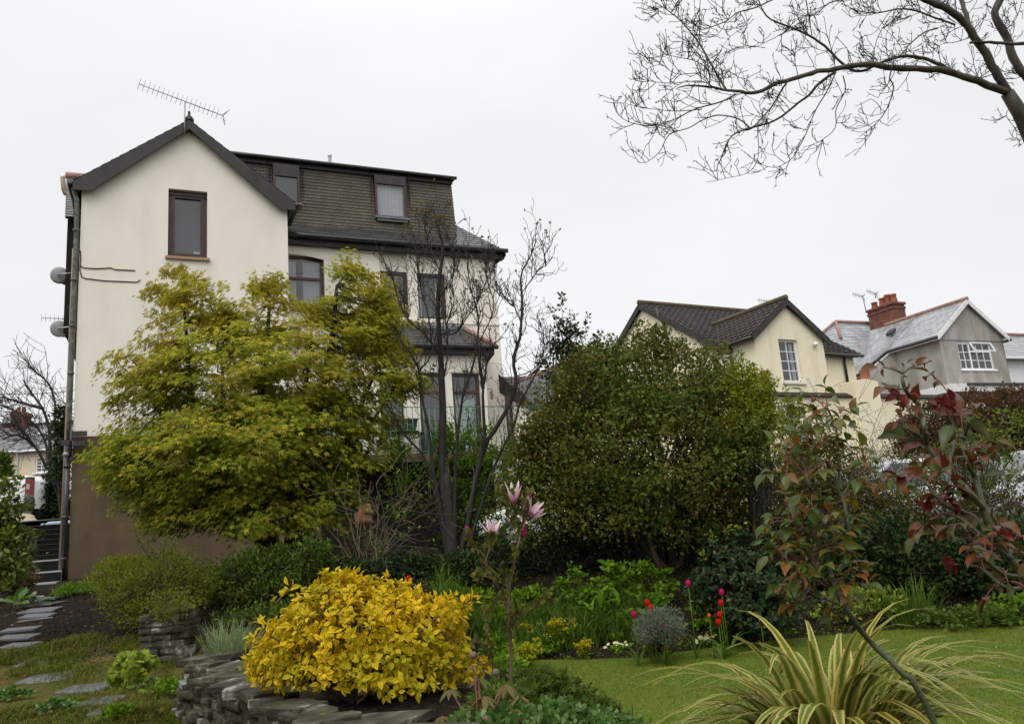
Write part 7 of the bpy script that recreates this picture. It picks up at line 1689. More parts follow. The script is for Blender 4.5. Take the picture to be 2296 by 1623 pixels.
def petal(mb, base, d, side, L, W, curl, mi=0):
    """one long spoon petal; v runs from tip-pale to base-dark through the uv"""
    d, side = nrm(d), nrm(side); n_ = np.cross(side, d); V = []; UV = []
    for i in range(7):
        f = i / 6; w = W * (math.sin(math.pi * min(1, f * .85 + .12)) ** .8); c = base + d * L * f + n_ * curl * L * f * f
        for s in (-1, 0, 1): V.append(c + side * w * s * .5 + n_ * abs(s) * w * .18); UV.append((f, (1 - f) ** 1.2))
    F_ = [[i * 3 + k, i * 3 + k + 1, i * 3 + k + 4, i * 3 + k + 3] for i in range(6) for k in range(2)]
    mb.add(V, F_, smooth=True, uvs=[[UV[j] for j in f] for f in F_], mi=mi)
def magnolia_flower(base, axis, n, spread, L, curl, label=None):
    b = MB(); ax = nrm(axis); s0 = nrm(np.cross(ax, [0, 1, .2])); s1 = np.cross(ax, s0)
    for k in range(n):
        a = k * 6.28 / n + rng.uniform(-.2, .2); o_ = s0 * math.cos(a) + s1 * math.sin(a); sp_ = spread * rng.uniform(.5, 1.3)
        petal(b, base, ax + o_ * sp_, np.cross(ax, o_), L * rng.uniform(.85, 1.1), L * .24, curl * rng.uniform(-.2, 1))
    o = b.build('flower', LM['magnolia'], t)
    return o
m_ = lambda u, v: at(u, v, 4.0)
magnolia_flower(m_(1152, 1128), CU + CR * .05, 6, .42, .105, .3)
magnolia_flower(m_(1184, 1160), CU * .55 + CR * .75, 6, .6, .105, -.3); magnolia_flower(m_(1182, 1160), CU * 1 - CR * .05, 3, .2, .11, .1)
magnolia_flower(m_(1104, 1206), CU - CR * .05, 6, .42, .095, .25)
for u, v, d, L_ in ((1174, 1148, CU + CR * .35, .12), (1176, 1205, CU, .07), (1054, 1208, CU - CR * .3, .07)):
    b = MB(); ax = nrm(d); p = m_(u, v); b.lathe([(0, 0), (.010, .012), (.013, L_ * .35), (.011, L_ * .6), (.006, L_ * .9), (0, L_)], p, ax, 8); b.build('flower_bud', LM['magnolia_bud'], t)

# striped flax
rng = np.random.default_rng(93)
pp = np.array([*at(1855, 1560, 4.1)[:2], 0.0]); pp[2] = g(pp[0], pp[1])
t = thing('striped_flax', 'large clump of arching cream striped flax leaves on the lawn', 'plant', pp)
n = 165; a = rng.random(n) * 6.28; lean = rng.random(n) ** .75 * .5
P = pp + np.stack([np.cos(a) * .14 * rng.random(n), np.sin(a) * .12 * rng.random(n), np.full(n, -.02)], 1)
D = unit(np.stack([np.cos(a) * lean, np.sin(a) * lean * .8, np.ones(n)], 1))
blades('leaves', LM['flax'], t, P, D, rng.uniform(.92, 1.36, n), rng.uniform(.064, .088, n), rng.uniform(.6, 1.9, n) * (.5 + .6 * lean), rng, 12, 2.3, .22)
n = 26; a = rng.random(n) * 6.28; P = pp + np.stack([np.cos(a) * .1, np.sin(a) * .1, np.full(n, -.02)], 1); D = unit(np.stack([np.cos(a) * .3, np.sin(a) * .3, np.ones(n)], 1))
LM['dead'] = leaf_mat('withered blade', [(.16, .07, .02), (.24, .15, .07), (.10, .04, .02)], rough=.6, trans=.2)
blades('withered_leaves', LM['dead'], t, P, D, rng.uniform(.5, 1.0, n), rng.uniform(.02, .04, n), rng.uniform(.2, 1.2, n), rng, 8)

# two leggy roses close to the camera
def zr(x, y): return ((2550 + x / 1.623) / 1.5279, (1150 + y / 1.623) / 1.5279)
def z4(x, y): return ((2450 + x / 2.080) / 1.5279, (1700 + y / 2.080) / 1.5279)
def zq(x, y): return ((2900 + x / 2.7056) / 1.5279, (1150 + y / 2.7056) / 1.5279)
T_rose = (np.array([(0, 0, 0), (.18, -.21, .09), (.18, 0, 0), (.18, .21, .09), (.45, -.29, .11), (.45, 0, -.02), (.45, .29, .11), (.76, -.17, .0), (.76, 0, -.10), (.76, .17, .0), (1, 0, -.28)], float),
          [(0, 1, 2), (0, 2, 3), (1, 4, 5, 2), (2, 5, 6, 3), (4, 7, 8, 5), (5, 8, 9, 6), (7, 10, 8), (8, 10, 9)],
          np.array([(0, 0), (.18, 1), (.18, 0), (.18, -1), (.45, 1), (.45, 0), (.45, -1), (.75, 1), (.75, 0), (.75, -1), (1, .5)], float))
def rose(name, label, Y, conv, stems, nleaf, size, mat, seed, foot, red_top, hand=(), grp=None):
    rng = np.random.default_rng(seed); f0 = np.array([*at(*foot, Y)[:2], 0]); f0[2] = g(f0[0], f0[1])
    t = thing(name, label, 'rose', f0, grp); mb = MB(); th = MB(); nodes = []
    for si, (pts, w0_, w1_, dens) in enumerate(stems):
        P = [at(*conv(x, y), Y + (rng.uniform(-.05, .05) if k else 0)) for k, (x, y) in enumerate(pts)]
        if si == 0: P = [f0 - [0, 0, .05], f0 * .5 + P[0] * .5 + [.05, 0, 0]] + P
        X = limb(mb, rng, P, w0_, w1_, 8, n=max(14, len(P) * 4))
        for i in range(3, len(X) - 1):
            d = nrm(X[i + 1] - X[i])
            if rng.random() < .5: s = nrm(np.cross(d, rng.normal(0, 1, 3))); th.tube([X[i] + s * w1_, X[i] + s * (w1_ + .008) - d * .002], [.0025, .0003], 4, cap=False)
            if dens and rng.random() < dens: nodes.append((X[i], d))
        if dens: nodes.append((X[-1], nrm(X[-1] - X[-2])))
    mb.build('stems', M['rose_stem'], t); th.build('thorns', M['rose_thorn'], t)
    pet = MB(); PP, DD, NN, SS = [], [], [], []
    for p, d in nodes:
        for _ in range(nleaf if rng.random() < .6 else nleaf - 1):
            s = nrm(np.cross(d, rng.normal(0, 1, 3))); L_ = size * rng.uniform(1.1, 1.9); dd = nrm(s * .9 + d * .55 + np.array([0, 0, .1])); tip = p + dd * L_
            mid = p + dd * L_ * .5 + [0, 0, .006]; pet.tube([p, mid, tip], [.0016, .0013, .001], 4, cap=False); sd = nrm(np.cross(dd, [0, 0, 1.0]))
            drop = np.array([0, 0, -rng.uniform(.1, .6)])
            for q, dr, k in ((tip, dd + drop, 1.0), (tip - dd * L_ * .12, sd + dd * .35 + drop, .85), (tip - dd * L_ * .12, -sd + dd * .35 + drop, .85)) + (((mid, sd + dd * .2 + drop, .6), (mid, -sd + dd * .2 + drop, .6)) if rng.random() < .45 else ()):
                PP.append(q); DD.append(dr + rng.normal(0, .22, 3)); NN.append(np.array([0, -.25, 1]) + rng.normal(0, .35, 3)); SS.append(size * k * rng.uniform(.7, 1.15))
    pet.build('leaf_stalks', M['rose_thorn'], t)
    leaf_cloud('leaves', LM[mat], t, np.array(PP), np.array(DD), np.array(NN), np.array(SS), T_rose)
    # crimson young tufts at shoot tips
    PP, DD, NN = [], [], []
    for (x, y, k) in red_top:
        c = at(*conv(x, y), Y)
        for _ in range(k): PP.append(c + rng.normal(0, size * .18, 3)); DD.append(rng.normal(0, .6, 3) + [0, 0, -.15]); NN.append(rng.normal(0, 1, 3) + [0, -.4, .5])
    leaf_cloud('young_leaves', LM['rose_red'], t, np.array(PP), np.array(DD), np.array(NN), size * .62 * rng.uniform(.6, 1.1, len(PP)), T_rose)
    # the large leaves that stand out, one by one: (x, y) stalk end, (x, y) tip
    if hand:
        PP, DD, NN, SS = [], [], [], []
        for x0, y0, x1, y1 in hand:
            a_, b_ = at(*conv(x0, y0), Y + rng.uniform(-.04, .04)), at(*conv(x1, y1), Y + rng.uniform(-.06, .03)); PP.append(a_); DD.append(b_ - a_); SS.append(.86 * np.linalg.norm(b_ - a_)); NN.append(-CF * rng.uniform(.4, 1.0) + np.array([0, 0, rng.uniform(.3, .9)]) + rng.normal(0, .25, 3))
        leaf_cloud('large_leaves', LM[mat], t, np.array(PP), np.array(DD), np.array(NN), np.array(SS), T_rose, wid=np.full(len(PP), .82))
    return t
M['rose_stem'] = surf('green brown rose stem', [(.03, .042, .014), (.055, .065, .02), (.075, .045, .025)], 18, .5, .3, 60, pos=[.3, .55, .72])
M['rose_thorn'] = surf('red thorn', [(.13, .03, .025), (.19, .05, .03)], 10, .45)
rose('rose_bush', 'leggy rose with bronze green leaves left of the red rose', 2.2, zr,
     [([(1010, 2050), (860, 1860), (700, 1700), (590, 1560), (500, 1400), (470, 1290), (430, 1150)], .0115, .006, 0), ([(430, 1150), (440, 1030), (400, 920), (360, 830), (335, 720), (300, 640)], .006, .003, .55), ([(500, 1330), (555, 1265), (582, 1170), (578, 1050), (545, 900), (500, 780), (450, 690)], .006, .004, .22),
      ([(540, 860), (520, 700), (518, 560), (490, 460), (455, 400)], .004, .002, .35), ([(520, 1440), (420, 1330), (380, 1240), (400, 1150)], .004, .002, .7), ([(440, 1330), (340, 1260), (240, 1250), (235, 1150)], .004, .002, .6), ([(470, 1290), (500, 1160), (490, 1050)], .004, .002, .6),
      ([(340, 720), (380, 620), (420, 540), (460, 470)], .003, .0015, .6), ([(545, 900), (600, 800), (690, 740)], .003, .0015, .45), ([(555, 1500), (470, 1470), (380, 1440), (340, 1400)], .005, .002, .5), ([(430, 1150), (330, 1080), (250, 1020)], .003, .002, .7), ([(600, 1580), (560, 1430), (540, 1330)], .004, .002, .35), ([(360, 830), (280, 760), (240, 700)], .003, .0015, .6)],
     2, .045, 'rose', 95, (2190, 1640), [(190, 1215, 5), (265, 640, 2)],
     [(465, 365, 520, 345), (510, 395, 550, 405), (540, 415, 610, 425), (575, 500, 655, 490), (470, 500, 570, 480), (400, 400, 350, 395), (445, 720, 390, 690), (330, 650, 240, 630), (240, 700, 215, 755), (170, 770, 90, 730), (230, 760, 200, 830), (460, 980, 465, 895), (690, 760, 760, 715), (660, 770, 665, 800), (160, 1000, 70, 1000), (165, 995, 215, 955), (130, 1225, 50, 1320), (100, 1135, 35, 1165), (170, 1205, 120, 1280), (230, 1340, 175, 1370), (590, 1190, 640, 1240), (340, 1440, 280, 1470)], 'leggy rose bushes in the foreground')
rose('rose_bush', 'tall red leaved rose at the right edge, nearest plant to the camera', 1.5, zq,
     [([(1900, 2650), (1760, 2400), (1500, 2050), (1340, 1800), (1270, 1600), (1180, 1300)], .0105, .006, 0), ([(1270, 1600), (1130, 1440), (960, 1250), (800, 1100), (740, 1000), (640, 900), (530, 840)], .006, .003, .5), ([(1080, 1480), (960, 1200), (990, 1000), (1000, 850), (985, 700), (970, 560)], .005, .0025, .4),
      ([(740, 1000), (720, 830), (700, 720), (660, 630), (590, 560), (540, 490), (520, 400), (530, 270)], .005, .002, .12), ([(520, 350), (430, 310), (340, 290)], .002, .0012, 0), ([(525, 345), (600, 290), (680, 265), (760, 245)], .002, .0012, 0), ([(540, 490), (440, 490), (350, 480)], .002, .0012, 0), ([(700, 790), (600, 720), (545, 620)], .003, .0015, 0),
      ([(1180, 1300), (1100, 1120), (1090, 960), (1140, 800)], .004, .002, .5), ([(1180, 1500), (1100, 1350), (1080, 1150)], .004, .0025, .4), ([(1340, 1800), (1100, 1640), (900, 1560), (740, 1350)], .005, .003, .45), ([(1500, 2050), (1250, 1850), (1060, 1700), (900, 1640)], .004, .002, .5), ([(1620, 2230), (1450, 2200), (1230, 2020), (1160, 1930)], .004, .002, .5), ([(1700, 2330), (1480, 2330), (1250, 2160), (1100, 2120)], .004, .002, .4), ([(1500, 2060), (1560, 1900), (1640, 1850)], .004, .002, .5)],
     1, .041, 'red_rose', 96, (2330, 1640), [(490, 520, 5), (900, 610, 11), (560, 560, 3), (1090, 1390, 12), (740, 1520, 5), (930, 1560, 7), (1240, 1110, 4), (960, 2090, 6)],
     [(280, 290, 105, 310), (350, 295, 265, 195), (340, 300, 330, 400), (640, 260, 765, 180), (560, 260, 630, 200), (750, 245, 805, 230), (350, 485, 240, 550), (400, 480, 500, 455), (380, 470, 305, 425), (495, 690, 425, 700), (760, 705, 920, 720), (900, 665, 1110, 805), (1145, 775, 1340, 950), (1090, 900, 1165, 950), (520, 850, 330, 940), (480, 810, 300, 910), (560, 830, 745, 920), (620, 920, 560, 1000), (960, 830, 870, 1050), (990, 850, 900, 1060), (800, 1120, 670, 1250), (830, 1120, 985, 1275), (1080, 1080, 980, 1080), (660, 1200, 500, 1190), (710, 1280, 520, 1230), (600, 1290, 460, 1400), (560, 1400, 720, 1470), (560, 1380, 410, 1520), (610, 1420, 520, 1480), (800, 1180, 900, 1320), (1100, 1060, 1190, 1160), (1220, 1010, 1440, 1110), (1290, 1290, 1570, 1260), (1170, 1240, 1320, 1190), (1160, 1170, 1150, 1260), (860, 1350, 990, 1400), (1000, 1420, 880, 1470), (1110, 1430, 1130, 1560), (1230, 1420, 1370, 1500), (1390, 970, 1640, 1050), (860, 1540, 720, 1610), (1300, 1620, 1420, 1760), (1420, 1740, 1640, 1800), (640, 1790, 560, 1900), (700, 1720, 860, 1800), (800, 1750, 900, 1840), (1500, 1700, 1340, 1730)], 'leggy rose bushes in the foreground')

# border plants beyond the lawn
shrub('dark_viburnum', 'dark glossy rounded bush with rusty leaves behind the tulips', 'shrub', gp(1660, 1425), [blob(*b) for b in ((1660, 1300, 100, 80, 9.6, .6), (1690, 1360, 110, 60, 9.5, .6), (1640, 1240, 70, 55, 9.7, .45), (1580, 1320, 40, 50, 9.6, .3), (1720, 1260, 50, 60, 9.7, .4))], 'viburnum', 900, 9, .05, .065, OV, 101, stems=10, r0=.015, lo=.5, rosette=True,
      parts=(shoots('golden', [(1600, 1230, 1596, 1195, 9.6), (1630, 1210, 1630, 1180, 9.6), (1655, 1205, 1660, 1175, 9.6), (1690, 1215, 1700, 1185, 9.6), (1720, 1230, 1735, 1205, 9.6), (1580, 1260, 1570, 1235, 9.6)], 26, .05, OV, spread=.04),))
HERB = [(1310, 1372, .34, .60, 'herb', 560, .075, LOB, 'tall fresh green honesty clump in the middle of the border', 102), (1450, 1352, .42, .56, 'herb', 520, .075, LOB, 'honesty clump behind the red tulip pair', 103), (1600, 1405, .36, .36, 'herb', 380, .07, LOB, 'honesty leaves around the tall red tulips', 104),
        (1330, 1390, .36, .22, 'herb', 420, .06, LOB, 'low spread of fresh leaves under the tall honesty clump', 105), (1400, 1330, .24, .50, 'herb', 130, .12, OV, 'foxglove rosette with broad leaves at the back of the border', 106)]
for u, v, r, h, mt, n, sz, tm, lab, sd in HERB: plant_clump('herb_clump', lab, 'plant', u, v, r, h, mt, n, sz, tm, sd, 'leafy clumps of the far border')
plant_clump('foxglove', 'broad arching foxglove rosette left of the red tulip pair', 'plant', 1360, 1405, .26, .24, 'herb', 60, .26, T_ovate(.17, .05, -.35), 107, up=1.2, stalks=False, nclump=20)
plant_clump('foxglove', 'second foxglove rosette right behind the grey bush', 'plant', 1440, 1390, .22, .22, 'herb', 50, .24, T_ovate(.17, .05, -.35), 108, up=1.2, stalks=False, nclump=18)
blade_clump('iris_clump', 'soft green upright blades beside the foxglove rosettes', 'plant', 1350, 1428, .16, 90, .34, .012, .35, 'iris', 109, .35)
shrub('lavender', 'grey green feathery bush in the middle of the border', 'shrub', gp(1470, 1448), [blob(*b) for b in ((1460, 1410, 40, 32, 8.8, .2), (1500, 1400, 32, 35, 8.8, .18), (1470, 1390, 30, 25, 8.8, .16))], 'silver', 420, 20, .03, .030, T_small(.12, .02, 0), 110, stems=14, r0=.006, lo=.3, up=.8, bark='bark_brown')
for u, v, s_, lab, sd in ((1182, 1452, .15, 'acid yellow spurge left of the dark stone', 111), (1255, 1458, .19, 'largest acid yellow spurge right of the dark stone', 112), (1180, 1500, .15, 'acid yellow spurge nearest the young magnolia on the lawn edge', 113), (1312, 1478, .10, 'small acid yellow spurge at the right end of its row', 114)):
    p = gp(u, v); rng = np.random.default_rng(sd); t = thing('spurge', lab, 'plant', p, 'acid yellow spurges along the lawn')
    k = 26; tips_ = p + np.stack([rng.normal(0, s_ * .45, k), rng.normal(0, s_ * .35, k), s_ * rng.uniform(.9, 2.0, k)], 1); mb = MB()
    for q in tips_: mb.tube(jitter_path(rng, p + rng.normal(0, .03, 3) * [1, 1, 0] - [0, 0, .01], q, 4, .06), .0035, 4, cap=False)
    mb.build('stems', LM['herb'], t); Q = np.repeat(tips_, 16, 0) + rng.normal(0, .020, (k * 16, 3)) * [1, 1, .5]; D, Nn = leaf_dirs(rng, unit(rng.normal(0, 1, Q.shape)), .6, .3, .4, 1); leaf_cloud('flowers', LM['euphorbia'], t, Q, D, Nn, .026, LOB)
    s2 = rng.random((k * 12, 1)); Q = p + (np.repeat(tips_, 12, 0) - p) * s2 + rng.normal(0, .01, (k * 12, 3)); D, Nn = leaf_dirs(rng, unit(rng.normal(0, 1, Q.shape) * [1, 1, .2]), .8, .2, .3, 1); leaf_cloud('leaves', LM['herb'], t, Q, D, Nn, .035, SM)
for u, v, n_, lab, sd in ((1392, 1460, 15, 'pale yellow primrose with the most flowers below the grey bush', 115), (1468, 1462, 8, 'small pale yellow primrose on the lawn edge', 116), (1580, 1450, 18, 'domed pale yellow primrose furthest right', 117), (1166, 1446, 14, 'pale yellow primrose beside the magnolia trunk', 118), (1330, 1405, 5, 'sparse pale primrose up on the bare soil', 119)):
    p = gp(u, v); rng = np.random.default_rng(sd); t = plant_clump('primrose', lab, 'flower', u, v, .10, .06, 'herb', 60, .07, T_ovate(.25), sd, 'pale yellow primroses', stalks=False, base=p)
    c = p + np.stack([rng.normal(0, .07, n_), rng.normal(0, .05, n_), rng.uniform(.06, .12, n_)], 1); Q = np.repeat(c, 5, 0); a = np.tile(np.arange(5) * 1.2566, n_); up_ = np.repeat(unit(rng.normal(0, .35, (n_, 3)) + [0, -.6, .8]), 5, 0)
    s0 = unit(np.cross(up_, [1, 0, .1])); s1 = np.cross(up_, s0); D = s0 * np.cos(a)[:, None] + s1 * np.sin(a)[:, None]; [leaf_cloud('flower', LM['primrose'], t, Q[5 * i:5 * i + 5], D[5 * i:5 * i + 5], up_[5 * i:5 * i + 5], .024, T_small(.45, 0, .05)) for i in range(n_)]
def tulip(u, v, mat, label, Y=None, stem=None, s_=.062, lean=.0):
    head = at(u, v, Y); gz = g(head[0], head[1]); base = np.array([head[0] - lean, head[1], gz])
    t = thing('tulip', label, 'tulip', base, 'tulips of the far border'); rng = np.random.default_rng(int(u * 7 + v))
    top = head - [0, 0, s_ * .5]; b = MB(); b.tube([base - [0, 0, .01], base * .5 + top * .5 + [lean * .3, 0, 0], top], [.005, .0045, .004], 6); b.build('stem', LM['herb'], t)
    b = MB(); ax = nrm(np.array([lean * .5, -.05, 1])); s0 = np.array([1.0, 0, 0]); s1 = nrm(np.cross(ax, s0))
    for k in range(6):
        a = k * 1.047 + rng.uniform(-.1, .1); o_ = s0 * math.cos(a) + s1 * math.sin(a); sd_ = np.cross(ax, o_); V = []
        for i in range(6):
            f = i / 5; rr = s_ * .42 * math.sin(math.pi * (f * .72 + .12)) * (1 if k % 2 else .92); w = s_ * .30 * math.sin(math.pi * min(1, f * .83 + .17)); c = top + ax * s_ * 1.15 * f
            for q in (-1, 0, 1): V.append(c + o_ * (rr - abs(q) * w * .35) + sd_ * w * q)
        b.add(V, [[i * 3 + q, i * 3 + q + 1, i * 3 + q + 4, i * 3 + q + 3] for i in range(5) for q in range(2)], smooth=True)
    b.build('flower', LM[mat], t)
    n = 4; a = rng.random(n) * 6.28; P = np.tile(base, (n, 1)); D = unit(np.stack([np.cos(a) * .35, np.sin(a) * .35, np.ones(n)], 1))
    blades('leaves', LM['iris'], t, P, D, np.full(n, max(.12, (top[2] - gz) * .7)), np.full(n, .03), np.full(n, .5), rng, 5)
for u, v, m_, lab, Y in ((1543, 1308, 'tulip_pink', 'tallest magenta tulip, alone at the left in front of the dark bush', 9.0), (1618, 1328, 'tulip_pink', 'magenta tulip topping the column of red ones', 9.0), (1616, 1352, 'tulip_red', 'pointed red tulip just below the magenta one', 8.95), (1614, 1378, 'tulip_red', 'red tulip in the middle of the right hand column', 8.85), (1611, 1395, 'tulip_red', 'lowest red tulip of the right hand column', 8.8), (1590, 1380, 'orange', 'small orange red tulip bud left of the red column', 8.9),
                         (1451, 1351, 'tulip_red', 'left tulip of the dark red pair above the grey bush', 8.9), (1459, 1362, 'tulip_red', 'right tulip of the dark red pair above the grey bush', 8.85), (1421, 1377, 'tulip_pink', 'short dark pink tulip left of the grey bush', 8.8), (1482, 1386, 'orange', 'small yellow orange tulip right of the grey bush', 8.75), (1490, 1405, 'tulip_pink', 'small pale pink bud right of the grey bush', 8.7), (917, 1297, 'tulip_red', 'single red tulip behind the golden bush under the bare stems', 9.4), (1705, 1390, 'orange', 'small orange flower low in front of the dark bush', 9.0)):
    tulip(u, v, m_, lab, Y, s_=.045 if 'small' in lab else .068)
plant_clump('azalea', 'small scarlet flowered plant peeping right of the golden bush', 'plant', 1042, 1450, .10, .14, 'herb', 40, .05, OV, 121, parts=(blossom('flowers', 'red_flower', .5, .035, LOB, 2, .015),), base=np.array([*at(1042, 1445, 5.2)[:2], g(*at(1042, 1445, 5.2)[:2])]))
LOWP = [(1620, 1440, .16, .13, 'mid', 170, .04, LOB, 'low scalloped clump right of the domed primrose', 131), (1395, 1448, .14, .14, 'herb', 120, .06, T_small(.16), 'small bushy green plant at the lawn edge left of the primroses', 132), (1530, 1448, .10, .06, 'golden', 90, .025, SM, 'flat mossy cushion on the lawn edge', 133),
        (1930, 1385, .55, .34, 'lime', 900, .085, T_small(.2), 'lime green leafed low bush across the lawn', 134), (2180, 1405, .55, .24, 'mid', 900, .055, LOB, 'spreading green geranium mound across the lawn at right', 135), (2290, 1395, .45, .28, 'herb', 520, .055, LOB, 'geranium mound running off the right edge', 136), (1930, 1400, .34, .14, 'beech', 300, .07, SM, 'brown withered stems under the lime green bush', 137), (1740, 1420, .28, .24, 'herb', 220, .06, LOB, 'scatter of honesty leaves in front of the dark bush', 138),
        (1235, 1425, .18, .10, 'herb', 90, .05, OV, 'low seedlings on bare soil behind the spurges', 139), (1290, 1440, .16, .10, 'lime', 60, .09, T_small(.14), 'pale strappy leaves between spurge and primrose', 140), (1120, 1455, .22, .16, 'herb', 170, .06, OV, 'green leaves behind the magnolia trunk', 141), (1880, 1290, .35, .3, 'herb', 150, .06, LOB, 'scattered honesty under the loose shrubs at right', 142), (2100, 1300, .5, .3, 'mid', 240, .06, LOB, 'dim leafy clump under the shrubs by the iris', 143)]
for u, v, r, h, mt, n, sz, tm, lab, sd in LOWP: plant_clump('low_plant', lab, 'plant', u, v, r, h, mt, n, sz, tm, sd, 'low plants of the far border')
blade_clump('iris_clump', 'tall upright iris blades across the lawn at right', 'plant', 2050, 1398, .28, 150, .55, .016, .25, 'iris', 144, .3)
rng = np.random.default_rng(145)
p0 = ground_at(1130, 1310, 10.3); t = thing('daffodil_leaves', 'long strip of daffodil leaves gone over in the shade of the shrubs', 'plant', p0)
n = 3000; u_ = rng.uniform(980, 1430, n); P = np.array([at(u, 1318 - (u - 1000) * .055 + rng.uniform(-8, 8), 10.4 + rng.uniform(-.45, .45)) for u in u_]); P[:, 2] = G(P[:, 0], P[:, 1]) - .01
blades('blades', LM['iris'], t, P, unit(rng.normal(0, .16, (n, 3)) + [0, 0, 1]), rng.uniform(.25, .48, n), rng.uniform(.014, .024, n), rng.uniform(.1, .6, n), rng, 4)
p = gp(1221, 1418); t = thing('dark_stone', 'flat dark grey stone lying on the soil behind the spurges', 'stone', p); b = MB(); slab(b, rng, p - [0, 0, .02], .11, .1, .10, .3, 9, (.05, .1), square=.5, jit=.08, bev=.6); b.build('rock', M['step_dark'], t)

# near right bank: geranium mound, silvery leaves, hellebore
def near(u, v, Y): return np.array([*at(u, v, Y)[:2], g(*at(u, v, Y)[:2])])
def mound(name, label, cat, blobs, mat, n, per, cr, size, tm, sd, grp=None, base=None, **k):
    blobs = [(u, v, ru, rv, min(Y_, ground_hit(u, v + rv * .9)[1] + .1), rd) for u, v, ru, rv, Y_, rd in blobs]
    b0 = base if base is not None else near(blobs[0][0], blobs[0][1] + blobs[0][3], blobs[0][4])
    return shrub(name, label, cat, b0, [blob(*b) for b in blobs], mat, n, per, cr, size, tm, sd, grp, stems=k.pop('stems', 0), r0=.004, lo=k.pop('lo', .6), **k)
mound('geranium', 'cut leaved green geranium mound right of the magnolia trunk', 'plant', [(1225, 1550, 60, 32, 4.6, .2), (1270, 1575, 60, 28, 4.6, .2), (1320, 1600, 50, 24, 4.5, .18), (1190, 1560, 35, 30, 4.6, .15)], 'mid', 300, 13, .025, .042, PAL, 151, up=.4)
mound('silver_plant', 'wet silvery leaved groundcover at the bottom edge of the lawn', 'plant', [(1255, 1610, 60, 22, 4.1, .2), (1330, 1625, 60, 20, 4.1, .2), (1210, 1600, 30, 22, 4.1, .15), (1400, 1632, 40, 14, 4.1, .15)], 'glossy', 240, 11, .022, .03, LOB, 152, up=.4)
M['bud'] = surf('dull purple bud', [(.10, .05, .04), (.15, .08, .05)], 20, .6); rng = np.random.default_rng(153); hb = near(1075, 1640, 3.35); t = thing('hellebore', 'bronze leaved hellebore at the bottom edge by the wall end', 'plant', hb); mb = MB(); PP, DD, NN, SS = [], [], [], []
for u, v, k, s_ in ((1075, 1520, 7, .075), (1010, 1545, 7, .07), (1085, 1560, 7, .09), (1135, 1535, 7, .08), (1040, 1590, 7, .095), (1100, 1610, 6, .10), (1150, 1590, 7, .085), (990, 1605, 6, .075), (1060, 1490, 5, .045), (1165, 1560, 6, .07), (1020, 1620, 6, .09), (1130, 1635, 6, .09)):
    c = at(u, v, 3.35 + rng.uniform(-.12, .12)); mb.tube(jitter_path(rng, hb, c, 6, .05), np.linspace(.005, .003, 6), 5, cap=False); a0 = rng.uniform(0, 6.28)
    for i in range(k): a = a0 + i * 5.2 / k; PP.append(c); DD.append([math.cos(a), math.sin(a), -.35 - .3 * rng.random()]); NN.append([0, -.25, 1]); SS.append(s_ * rng.uniform(.75, 1.1))
mb.build('stalks', M['rose_thorn'], t); leaf_cloud('leaves', LM['hellebore'], t, np.array(PP), np.array(DD, float), np.array(NN, float), np.array(SS), T_ovate(.17, .05, -.2))
for u, v in ((1062, 1478), (1112, 1516), (1090, 1622)): b = MB(); b.lathe([(0, 0), (.012, .005), (.016, .015), (.010, .028), (0, .03)], at(u, v, 3.3), n=8); b.build('flower_bud', M['bud'], t)
mb = MB(); rng = np.random.default_rng(154); t = thing('dead_stalks', 'thin dark dead flower stalks at the lawn edge near the bottom', 'plant', near(1390, 1630, 4.2))
for u in (1290, 1345, 1360, 1372, 1385, 1400, 1415, 1240): p = near(u, 1625, 4.3); mb.tube(jitter_path(rng, p, at(u + rng.uniform(-20, 25), rng.uniform(1545, 1600), 4.3), 5, .03), .0022, 4, cap=False)
mb.build('stalks', M['bark'], t)

# left: path side plants
mound('fresh_geranium', 'bright fresh green lobed plant beside the path in front of the stone pier', 'plant', [(300, 1490, 32, 22, 6.3, .12), (285, 1510, 28, 16, 6.2, .1)], 'lime', 60, 10, .02, .06, LOB, 161, up=.5, base=gp(298, 1515))
for i, (u, v, ru, rv, mt, lab) in enumerate(((205, 1585, 0, 0, 0, 0),) * 0 + ((130, 1588, 42, 18, 'glossy', 'pale silvery lady mantle clump at the bottom left'), (380, 1545, 50, 18, 'herb', 'creeping green leaves at the foot of the dry stone wall'), (300, 1535, 40, 12, 'glossy', 'wet groundcover between path and wall'), (270, 1600, 34, 14, 'herb', 'small green clump at the bottom edge of the path'), (30, 1560, 40, 12, 'glossy', 'low silvery leaves by the big pale flagstone'), (400, 1610, 70, 12, 'olive', 'mossy creeping plant at the bottom below the wall'), (40, 1345, 25, 7, 'herb', 'tiny green tuft left of the upper flagstones'))):
    p = gp(u, v + rv * .6); mound('creeping_plant', lab, 'plant', [(u, v, ru, rv, p[1], ru * p[1] / FPX * .6)], mt, 60, 10, .02, .035, LOB, 170 + i, 'creeping plants along the path', base=p, stems=0)
p = gp(240, 1318); mound('ground_cover', 'flat green groundcover strip at the foot of the brown wall', 'plant', [(190, 1314, 50, 8, 12.8, .3), (260, 1316, 50, 9, 12.3, .3), (150, 1325, 30, 7, 12.6, .25)], 'herb', 200, 14, .05, .035, SM, 178, base=p, stems=0, lo=.3)
blade_clump('variegated_iris', 'white tipped upright blades left of the golden bush', 'plant', 512, 1468, .17, 170, .30, .011, .18, 'pale_blade', 179, .22, base=near(515, 1468, 6.3))
